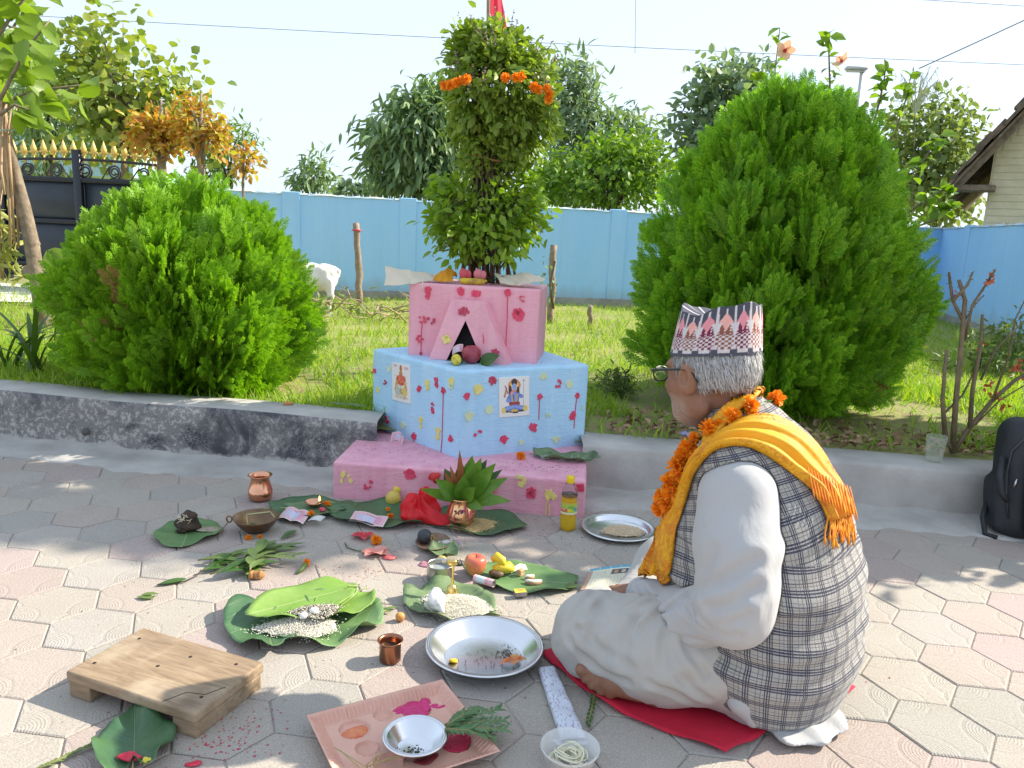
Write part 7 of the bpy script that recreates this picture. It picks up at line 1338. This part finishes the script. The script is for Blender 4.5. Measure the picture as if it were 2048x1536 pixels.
def vest(P):
    rip = (.0045*np.sin(P[:, 2]*58-P[:, 0]*22+P[:, 1]*10+1.5*vnoise(P, 31, 6))+.0028*np.sin(P[:, 2]*120+P[:, 1]*35+2*vnoise(P, 37, 8)))*np.clip((.50-P[:, 2])*5, 0, 1)*np.clip((P[:, 2]-.05)*9, 0, 1)+.003*vnoise(P, 33, 11)
    d = torso(P, .004)+rip; d = smin(d, chain(P, [(.088, .026, .640), (.104, .034, .668)], [.071, .066], .02), .02)
    d = smax(d, -(sleeve_l(P)-.0015), .004); d = smax(d, -(sleeve_r(P)-.0015), .004); ax = np.array([.128, .045, .74]); d = smax(d, -(chain(P, [(.09, .028, .645), tuple(ax)], [.060, .062], .01)), .004)
    d = smax(d, P[:, 0]*.80-(P[:, 2]-.085)*.60-.028, .006)
    hem = .024+.10*np.clip((P[:, 1]-.05)/.2, 0, 1)**2*np.clip((P[:, 0]+.13)*8, 0, 1)
    return smax(d, hem-P[:, 2], .006)
def chestfall(P): return chain(P, [(.13, .05, .60), (.155, .075, .48), (.185, .075, .36), (.205, .085, .25)], [.06, .068, .066, .055], .03)  # the line along which the shawl hangs clear of the bowed chest
def clothes(P): return np.minimum.reduce([vest(P), kurta(P), trousers(P), headsdf(P), chestfall(P)])
def hits(px, fn=clothes, tmax=2.8):
    """where rays through these places of the photograph meet the clothed figure (local coordinates)"""
    px = np.asarray(px, float); D = FW+RT*((px[:, :1]-1024)/FOC)+UP*((768-px[:, 1:])/FOC); D = nrm(D); t_ = np.full(len(px), 1.1); best = np.full(len(px), 9.); tb_ = t_.copy(); act = np.arange(len(px))
    for _ in range(60):
        d = fn(loc_(CP+D[act]*t_[act, None])); m = d < best[act]; best[act[m]] = d[m]; tb_[act[m]] = t_[act[m]]; t_[act] += np.maximum(d*.85, .001); act = act[(d > .001) & (t_[act] < 2.6)]
        if not len(act): break
    P = loc_(CP+D*tb_[:, None]); far = np.where(best > .002)[0]
    if len(far):
        for _ in range(3): P[far] -= grad(fn, P[far], .004)*fn(P[far])[:, None]*.9
    return P
c7 = lambda L: np.array([(1100+x/3.151, 1080+y/3.151) for x, y in L])
GOT = {}
for key, fn, LL in (('sl', sleeve_l, [([(880, 330), (790, 400), (700, 480)], .007, .007), ([(560, 285), (610, 350), (680, 440), (730, 520)], .008, .008), ([(900, 360), (915, 440), (950, 540)], .006, .006), ([(820, 400), (880, 480), (930, 560)], .005, .006), ([(1290, 130), (1130, 240), (960, 320)], .0065, .013), ([(1300, 300), (1170, 390), (1010, 430)], .006, .013), ([(1030, 60), (985, 200), (920, 330)], .005, .011), ([(760, 600), (880, 620), (1010, 640)], .004, .006), ([(1240, 470), (1120, 530), (980, 520)], .005, .011), ([(1180, 600), (1060, 590), (960, 560)], .005, .010)]),
                    ('tr', trousers, [([(650, 370), (560, 420), (480, 450)], .006, .007), ([(700, 440), (610, 520), (550, 590)], .006, .007), ([(760, 530), (700, 640), (690, 760)], .005, .008), ([(590, 340), (470, 320), (340, 340)], .005, .007), ([(140, 640), (220, 740), (330, 830), (500, 890)], .006, .008), ([(190, 560), (330, 690), (520, 790)], .004, .009), ([(840, 640), (900, 740), (990, 860)], .005, .008), ([(700, 800), (850, 900), (1000, 1000)], .004, .008), ([(320, 400), (230, 480), (170, 580)], .004, .009), ([(620, 900), (800, 960), (960, 1040)], .005, .008), ([(280, 330), (170, 450), (120, 600)], .005, .012), ([(430, 330), (330, 450), (260, 620)], .005, .013), ([(560, 480), (480, 640), (470, 800)], .005, .013), ([(740, 600), (760, 760), (860, 880)], .006, .012)])):
    got = []
    for L, A, w in LL: P = hits(c7(L), fn); n = max(len(P)*3, 6); f = np.linspace(0, len(P)-1, n); got.append((np.stack([np.interp(f, range(len(P)), P[:, i]) for i in range(3)], 1), A, w))
    GOT[key] = got
CR.update(GOT)
V, F = snets(trousers, (-.24, -.36, 0), (.60, .42, .32), .0055); 
def cotton(name, c1, c2):
    m, t, b = newmat(name); co = objco(t); setc(t, b.inputs['Base Color'], mixc(t, noise(t, 9, co, 5), c1, c2)); b.inputs['Roughness'].default_value = .9; b.inputs['Sheen Weight'].default_value = .15
    mp = nd(t, 'ShaderNodeMapping'); mp.inputs['Scale'].default_value = (260, 260, 90); t.links.new(co, mp.inputs[0]); mp2 = nd(t, 'ShaderNodeMapping'); mp2.inputs['Scale'].default_value = (1, 1, .45); t.links.new(co, mp2.inputs[0]); big = noise(t, 15, mp2.outputs[0], 3, .5, .5)
    bump(t, b, math_(t, 'ADD', math_(t, 'MULTIPLY', noise(t, 1.3, mp.outputs[0], 3), .12), math_(t, 'MULTIPLY', ramp(t, big, [(.3, 0.), (.5, .8), (.62, .5), (.75, 1.)]), .8)), .32, .006); return m
TRW = cotton('grey_white_cotton', (.40, .38, .345), (.45, .43, .395)); obj('trousers', V, F, TRW, man)
V, F = snets(kurta, (-.30, -.36, 0), (.42, .37, .70), .0055); KUR = cotton('white_cotton', (.40, .395, .39), (.44, .44, .44)); obj('kurta', V, F, KUR, man)
V, F = snets(vest, (-.28, -.30, 0), (.24, .30, .76), .005)
cx_ = np.interp(V[:, 2], [.05, .17, .31, .43, .535, .64], [-.055, -.058, -.04, -.008, .038, .09]); pu = np.arctan2(V[:, 1], -(V[:, 0]-cx_))*np.interp(V[:, 2], [.05, .4, .6, .68], [.20, .19, .16, .12]); pvv = V[:, 2]*1.0+(V[:, 0])*np.where(V[:, 2] > .4, .55, .1)*np.clip((V[:, 2]-.3)*5, .2, 1)+.010*np.sin(pu*14)+.0028*vnoise(V, 41, 14); pu = pu+.0028*vnoise(V, 43, 14)
vm, t, b = newmat('checked_wool'); U, Vq = attr(t, 'pu'), attr(t, 'pv'); N_ = (.012, .014, .042)
def lines(x, per, segs):
    f = math_(t, 'FRACT', math_(t, 'ADD', math_(t, 'DIVIDE', x, per), 40.)); st = [(0, 0.)]
    for a, w, s in segs: st += [(a, s), (a+w, 0.)]
    return ramp(t, f, st, 'CONSTANT')
hl = lines(Vq, .043, [(.06, .07, 1.), (.18, .08, 1.), (.31, .07, 1.), (.50, .035, .6), (.63, .05, .85), (.82, .035, .55)]); vl = lines(U, .041, [(.08, .06, .95), (.19, .07, 1.), (.31, .06, .95), (.52, .04, .65), (.74, .04, .65)])
bs_ = mixc(t, noise(t, 60, objco(t), 3), (.30, .285, .26), (.42, .405, .37)); hal = ramp(t, math_(t, 'FRACT', math_(t, 'ADD', math_(t, 'DIVIDE', Vq, .043), 40.)), [(.05, .0), (.2, .35), (.36, .0)]); bs_ = mixc(t, hal, bs_, (.20, .205, .24)); wv = ramp(t, noise(t, 380, objco(t), 2), [(.35, .75), (.65, 1.)])
c = mixc(t, math_(t, 'MULTIPLY', math_(t, 'MAXIMUM', hl, vl), wv), bs_, N_); setc(t, b.inputs['Base Color'], c); b.inputs['Roughness'].default_value = .95; b.inputs['Sheen Weight'].default_value = .2; bump(t, b, noise(t, 330, objco(t), 3), .45, .003)
obj('waistcoat', V, F, vm, man, attrs={'pu': pu, 'pv': pvv})
CR.update(sl=[], tr=[])
def drape(name, up_e, lo_e, m, n, k, off, folds, seed=0, th=.004, frn=2.):
    a = np.array(up_e, float); b_ = np.array(lo_e, float)
    def rs(e): s = np.concatenate([[0], np.cumsum(np.linalg.norm(np.diff(e, axis=0), axis=1))]); f = np.linspace(0, s[-1], n); return np.stack([np.interp(f, s, e[:, i]) for i in (0, 1)], 1)
    A, B = rs(a), rs(b_); w = np.linspace(0, 1, k); G2 = A[:, None]*(1-w[None, :, None])+B[:, None]*w[None, :, None]; P = hits(G2.reshape(-1, 2)); 
    P = P.reshape(n, k, 3)
    for _ in range(3): P[1:-1] = .25*P[:-2]+.5*P[1:-1]+.25*P[2:]; P[:, 1:-1] = .25*P[:, :-2]+.5*P[:, 1:-1]+.25*P[:, 2:]
    P = P.reshape(-1, 3)
    for _ in range(3):
        d = clothes(P); P = P+grad(clothes, P, .004)*np.clip(.004-d, 0, .02)[:, None]
    N = np.gradient(P.reshape(n, k, 3), axis=0); N2 = np.gradient(P.reshape(n, k, 3), axis=1); NN = nrm(np.cross(N, N2)).reshape(-1, 3); sg = np.sign(np.sum(NN*(loc_(CP)-P), 1)); NN *= sg[:, None]
    ii = np.repeat(np.linspace(0, 1, n), k); ww = np.tile(w, n); z = off+folds*(np.abs(np.sin(ww*math.pi*frn+.8*np.sin(ii*7+seed)))*1.0-.2)+folds*.4*np.sin(ww*math.pi*frn*2.3+ii*9+seed)+folds*.3*np.sin(ii*34+ww*4)
    edge = np.minimum(ww, 1-ww); z = np.where(edge < .02, off*.15, z); o = MB().grid((P+NN*z[:, None]).reshape(n, k, 3)).obj(name, m, man, attrs={'su': ii, 'sv': ww}); solid(o, th, -1 if sg.mean() < 0 else 1); return o
c8 = lambda L: [(1280+x/2.793, 580+y/2.793) for x, y in L]
ym, t, b = newmat('saffron_cloth'); co = objco(t); sv = attr(t, 'sv'); su = attr(t, 'su')
c = mixc(t, ramp(t, noise(t, 6, co, 3), [(.3, 0.), (.7, 1.)]), (.80, .37, .004), (.86, .46, .010)); pr = ramp(t, noise(t, 38, co, 4, .6, 2.2), [(.50, 0.), (.53, 1.), (.57, 1.), (.60, 0.)]); band = ramp(t, sv, [(.0, 1.), (.16, .9), (.30, .1), (.75, .0), (.92, .6)]); c = mixc(t, math_(t, 'MULTIPLY', math_(t, 'MULTIPLY', pr, band), .8), c, (.52, .07, .012)); ed = ramp(t, su, [(0, .75), (.20, .55), (.3, .05), (.80, .0), (.90, .75), (1, .6)]); c = mixc(t, math_(t, 'MULTIPLY', ed, ramp(t, noise(t, 26, co, 4, .6, 1.), [(.42, 0.), (.55, .85)])), c, (.62, .13, .015))
setc(t, b.inputs['Base Color'], c); b.inputs['Roughness'].default_value = .62; bump(t, b, noise(t, 90, co, 4), .3, .003); translucent(t, b, c, .12)
drape('shawl', [(1290, 1160)]+c8([(62, 1500), (100, 1390), (150, 1270), (215, 1190), (258, 1090), (325, 960), (400, 870), (480, 785), (560, 735), (640, 712), (720, 712), (800, 735), (880, 790), (950, 870), (1010, 950), (1080, 1055), (1130, 1150), (1165, 1250)]), [(1338, 1170)]+c8([(196, 1500), (205, 1400), (215, 1330), (262, 1200), (312, 1035), (370, 950), (430, 900), (520, 878), (600, 885), (700, 930), (790, 990), (880, 1060), (960, 1130), (1010, 1220), (1035, 1290)]), ym, 110, 40, .010, .0085, 1, .003, 3.)
drape('shawl_neck_fold', c8([(330, 960), (375, 850), (415, 760), (440, 700), (515, 630), (600, 578), (690, 532)]), c8([(380, 930), (430, 850), (475, 790), (520, 730), (570, 672), (630, 622), (705, 560)]), ym, 50, 14, .012, .004, 3, .003, 1.)
# front fall of the shawl below the belly and the fringe on the back
rg = np.random.default_rng(9); st = np.array(c8([(955+rg.uniform(0, 1)*0, 0) for _ in range(1)])); mb = MB(); S0 = np.linspace(0, 1, 30); sx0 = np.interp(S0, [0, .5, 1], [1035, 1100, 1165])+rg.normal(0, 6, 30); sy0 = np.interp(S0, [0, .5, 1], [1255, 1215, 1225])+rg.normal(0, 12, 30); ex = sx0+rg.normal(12, 12, 30); ey = sy0+rg.uniform(130, 215, 30)
for k in range(30):
    pxl = np.array(c8([(sx0[k]+(ex[k]-sx0[k])*f+7*math.sin(f*5+k), sy0[k]+(ey[k]-sy0[k])*f-35*(f == 0)) for f in np.linspace(0, 1, 9)])); P = hits(pxl); Nn = grad(clothes, P, .004); P = P+Nn*.007; mb.tube(P, [.0016, .0018, .0018, .0016, .0026, .0018, .0018, .0032, .0012], 5)
mb.obj('fringe', mat('fringe_orange', (.80, .33, .008), (.68, .20, .01), 40, .7), man)
for k in range(15):
    f = k/14; pxl = np.array(c8([(np.interp(f+.02*j*0, [0, 1], [900, 1120])+8*j, np.interp(f, [0, 1], [1010, 1120])+34*j) for j in range(6)])); P = hits(pxl); P = P+grad(clothes, P, .004)*.022; MB().tube(P, [.001, .0017, .0015, .0015, .0018, .001], 4).obj('shawl_thread', mat('fringe_red', (.70, .16, .015), (.80, .3, .01), 40, .7), man)
# ---- marigold garland round the neck
gx = c8([(768, 600), (606, 668), (520, 725), (462, 768), (420, 803), (350, 845), (322, 900), (300, 925), (258, 950), (232, 998), (238, 1040), (195, 1075), (205, 1120), (165, 1150), (190, 1185), (150, 1215)]); P = hits(np.array(gx)); Nn = grad(clothes, P, .004); go = bpy.data.objects.new('garland', None); COL.objects.link(go); go.parent = man
for k, p in enumerate(P): marigold('flower', p+Nn[k]*(.020 if k > 3 else .012), random.uniform(.020, .024) if k not in (3, 5) else .014, go, k)
mb = MB()
for k in range(0, len(P)-1): a_, b_ = P[k]+Nn[k]*.010, P[k+1]+Nn[k+1]*.010; mb.tube([a_, b_], .003, 5)
mb.obj('string', MLD, go)
# ---- hair, cap, spectacles
def hairsdf(P):
    q = toh(P); d = ell(q, (-.016, 0, .020), (.101, .0815, .096)); d = smax(d, -(ell(q, (.080, 0, -.05), (.090, .11, .090))), .006); d = smax(d, -(q[:, 2]+.028+.25*np.maximum(0, q[:, 0]+.03)-.10*np.maximum(0, -q[:, 0]-.05)), .008); d = smax(d, q[:, 2]-.062, .004); qs = q.copy(); qs[:, 1] = np.abs(qs[:, 1]); d = smax(d, -ell(qs, (.002, .082, -.010), (.026, .02, .040)), .004)
    sb = ell(qs, (.022, .066, .012), (.012, .010, .026)); d = smin(d, sb, .004); return d*HS_-.0008*vnoise(P, 4, 160)
V, F = snets(hairsdf, (.0, -.1, .62), (.32, .2, .90), .0035); HG = mat('grey_hair', (.24, .24, .24), (.58, .57, .56), island=True, rough=.6); hm_, t, b = newmat('grey_hair_base'); setc(t, b.inputs['Base Color'], mixc(t, ramp(t, noise(t, 140, objco(t), 4), [(.4, 0.), (.6, 1.)]), (.13, .13, .13), (.42, .41, .40))); b.inputs['Roughness'].default_value = .7; hb_ = obj('hair', V, F, hm_, man)
rg = np.random.default_rng(2); ii = rg.choice(len(V), 5200); Pn = V[ii]; Nn = grad(hairsdf, Pn); q = toh(Pn); dn = -hz_-.35*hx_*np.sign(1)*np.clip(1, 0, 1)+rg.normal(0, .16, Pn.shape); dn = nrm(dn-Nn*np.sum(dn*Nn, 1, keepdims=True)+Nn*rg.uniform(.02, .22, (len(Pn), 1))); st_ = np.array([(0, .032, 0), (0, -.032, 0), (.6, .03, .03), (.6, -.03, .03), (1, 0, 0)]); V2, F2 = cloud(st_, bf, Pn, frames(dn, Nn), rg.uniform(.013, .026, len(Pn))); obj('hair_strands', V2, F2, HG, hb_, kind='stuff')
nu, nv = 340, 70; th = np.linspace(0, 2*math.pi, nu, endpoint=False); Vc = []; cc = []
for j in range(nv):
    v = j/(nv-1); vv = min(1, v/.80)
    for i in range(nu):
        a = th[i]; rx, ry = .1035-.014*vv**1.3, .0850-.013*vv**1.3; top_z = .130+.009*math.cos(2*a)+.004*math.sin(3*a+1)+.003*math.sin(7*a)
        if v <= .80: r = 1+.012*math.sin(3*a+vv*4)*vv+.010*math.sin(8*a+2)*vv**3; x, y, z = rx*r*math.cos(a), ry*r*math.sin(a), .030+(top_z-.030)*vv
        else: k = (v-.80)/.20; r = 1-k; x, y, z = rx*r*math.cos(a), ry*r*math.sin(a), top_z*(1-k)+.110*k-.010*math.sin(k*math.pi)
        Vc.append((x-.014-.016*min(1, vv), y, z+.012)); 
        n_ = 15; u = (a/(2*math.pi)*n_) % 1; du = abs(u-.5); ci = int(a/(2*math.pi)*n_) % 2; W_, G_, M_, K_ = (.60, .55, .56), (.065, .07, .095), ((.17, .015, .05), (.24, .085, .06))[ci], ((.72, .27, .31), (.74, .38, .34))[ci]; ck = (int(u*9)+int(vv*26)) % 2
        if vv < .07: col = G_
        elif vv < .13: col = W_ if du < .30 else G_
        elif vv < .42: col = (M_ if (int(u*6)+int(vv*22)) % 2 else W_) if du < (.48 if vv > .2 else .38) else W_
        elif vv < .66: lim = .44-(vv-.42)*.9; col = (W_ if (int(u*10) % 3 == 1 and int(vv*34) % 2) else M_) if lim > du > max(0, (vv-.5)*1.6) else (K_ if du <= max(0, (vv-.5)*1.6) else W_)
        elif vv < .84: col = K_ if du < .40-abs(vv-.68)*2.0 else ((W_ if du > .42 else G_))
        else: col = W_ if (du > .44 or (du < .05 and vv < .96)) else G_
        cc.append(np.array(col)*(.86+.28*((i*7919+j*104729) % 97)/97))
    
Vc = fromh(np.array(Vc)); ia, ja = np.mgrid[0:nv-1, 0:nu]; a = (ia*nu+ja).ravel(); b_ = (ia*nu+(ja+1) % nu).ravel(); Fc = np.stack([a, b_, b_+nu, a+nu], 1)
cpm = mat('cap_weave', (.5, .5, .5), vcol=True, rough=.9, bs=.4, bscale=420, bd=.002); cap = obj('cap', Vc, Fc, cpm, man, cols=np.array(cc)); 
gl_ = bpy.data.objects.new('spectacles', None); COL.objects.link(gl_); gl_.parent = man; GK = mat('spectacle_black', (.012, .012, .014), rough=.3)
def hpts(L): return [fromh(p) for p in L]
for s in (-1, 1):
    MB().tube(hpts([(.113, s*.060, .008), (.105, s*.071, .009), (.06, s*.079, .012), (.01, s*.083, .014), (-.016, s*.082, .008), (-.030, s*.080, -.012)]), [.0026, .003, .003, .0026, .0022, .0018], 8).obj('temple_arm', GK, gl_)
    e_ = [(.118-.006*abs(math.cos(a)), s*.032+.027*math.cos(a), -.002+.017*math.sin(a)) for a in np.linspace(0, 2*math.pi, 25)]; MB().tube(hpts(e_), .0018, 6).obj('rim', GK, gl_); MB().add(hpts(e_[:-1]), [tuple(range(24))]).obj('lens', gm_, gl_, smooth=False)
MB().tube(hpts([(.117, -.007, .002), (.121, 0, .004), (.117, .007, .002)]), .002, 6).obj('bridge', GK, gl_)
MB().tube(hpts([(.113, .060, .0085), (.1145, .0585, .008)]), .0036, 8).obj('hinge', mat('hinge_silver', (.6, .6, .6), metal=1, rough=.3), gl_)
# ---- red mat beneath him
M4 = [at(1082, 1306), at(1450, 1512), at(1708, 1381)]; M4.append(M4[0]+M4[2]-M4[1]); mc = sum(M4)/4; n = 40; rows = []; rg = np.random.default_rng(3)
for u in np.linspace(0, 1, n):
    row = []
    for v in np.linspace(0, 1, n):
        p = M4[1]+(M4[0]-M4[1])*u+(M4[2]-M4[1])*v-mc; e = min(u, 1-u, v, 1-v); w = .006+.0022*math.sin(u*17+v*6)+.0016*math.sin(v*23-u*9); w = w+.006*max(0, 1-e/.05)*(.5+.5*math.sin((u+v)*26)); p = p+nrm((M4[1]+M4[0])/2-mc)*.055*4*u*(1-u)*(1-v)**2+np.array([.006*math.sin(v*9), .006*math.sin(u*11), 0])*(e < .04); row.append((p[0], p[1], max(.003, w)))
    rows.append(row)
o = MB().grid(rows).obj('red_mat', mat('red_cloth', (.52, .006, .030), (.60, .012, .045), 8, .8, bs=.4, bscale=260, bd=.002), loc=mc); solid(o, .002, 1); tag(o, 'square of crimson red cloth spread beneath the seated man', 'mat')

# ================================================================== BACKPACK
bp = at(2010, 1092); bp = np.array([2.035, 2.745, 0]); BK, t, b = newmat('backpack_black'); co = objco(t); setc(t, b.inputs['Base Color'], mixc(t, noise(t, 30, co, 4), (.009, .010, .013), (.022, .024, .028))); b.inputs['Roughness'].default_value = .6; bump(t, b, noise(t, 420, co, 3), .5, .002)
pk = thing('backpack', 'black backpack with silver zip pulls leaning on the right kerb', 'backpack', bp, R_(-8))
def rbox(P, c, h, r): q = np.abs(P-np.array(c))-np.array(h)+r; return np.linalg.norm(np.maximum(q, 0), axis=1)+np.minimum(q.max(1), 0)-r
def lean(P): q = P.copy(); q[:, 1] -= q[:, 2]*.22; return q
def pack(P):
    q = lean(P); q[:, 0] *= 1+.9*np.clip(q[:, 2]-.30, 0, 1)**1.2; d = rbox(q, (0, .07, .215), (.155, .085, .225), .07); d = smin(d, rbox(q, (-.145, .08, .11), (.03, .06, .10), .028), .02); d = smin(d, rbox(q, (.145, .08, .11), (.03, .06, .10), .028), .02)
    d = d+.004*vnoise(P, 3, 9); return d
def pocket(P): q = lean(P); q[:, 0] *= 1+.6*np.clip(q[:, 2]-.24, 0, 1); return rbox(q, (.015, -.035, .185), (.115, .045, .170), .055)+.003*vnoise(P, 7, 10)
for nm, fn in (('body', pack), ('pocket', pocket)): V, F = snets(fn, (-.25, -.15, -.03), (.25, .32, .5), .009); V[:, 2] = np.maximum(V[:, 2], .001); obj(nm, V, F, BK, pk)
L_ = lambda x, y, z: (x, y+.22*z, z)
SV = mat('zip_silver', (.62, .62, .64), rough=.3, metal=1.); 
def fy(x, z):
    y = np.linspace(-.25, .2, 220); P = np.stack([np.full(220, x), y, np.full(220, z)], 1); d = np.minimum(pack(P), pocket(P)); k = np.argmax(d < .002); return (x, y[k]-.003, z)
MB().tube([fy(x, z) for x, z in ((-.092, .05), (-.096, .12), (-.097, .20), (-.09, .28), (-.06, .325), (0, .34), (.05, .34))], .0042, 6).tube([fy(x, z) for x, z in ((-.135, .08), (-.145, .16), (-.145, .25), (-.135, .33), (-.10, .385), (-.04, .41))], .0045, 6).tube([fy(x, z) for x, z in ((-.05, .05), (-.055, .14), (-.05, .22), (-.02, .28), (.03, .30))], .0042, 6).obj('zip', mat('zip_black', (.035, .035, .038), rough=.4), pk)
for x, z, l, r in ((-.118, .235, .035, -.3), (-.098, .19, .045, -.1), (-.052, .185, .045, .3)): MB().tube([fy(x, z), tuple(np.array(fy(x+r*.02, z-l*.4))-[0, .005, 0]), tuple(np.array(fy(x+r*.03, z-l))-[0, .004, 0])], [.003, .0048, .004], 6).obj('zip_pull', SV, pk)
q = fy(-.045, .115); MB().box((q[0], q[1]-.002, q[2]), (.012, .006, .045)).obj('red_tab', mat('tab_red', (.6, .01, .03)), pk, smooth=False)
MB().tube([L_(-.17, .10, .10), L_(-.20, .06, .06), L_(-.205, .02, .012), L_(-.17, .0, .006)], [.012, .010, .010, .010], 6).obj('side_strap', BK, pk); MB().tube([L_(-.05, .09, .43), L_(-.04, .06, .475), L_(.04, .06, .475), L_(.05, .09, .43)], [.009]*4, 8).obj('handle', BK, pk)
MB().tube([L_(-.16, .02, .30), L_(-.185, -.02, .24), L_(-.18, -.03, .18), L_(-.15, -.02, .15)], [.012, .014, .013, .010], 6).obj('compression_strap', BK, pk)
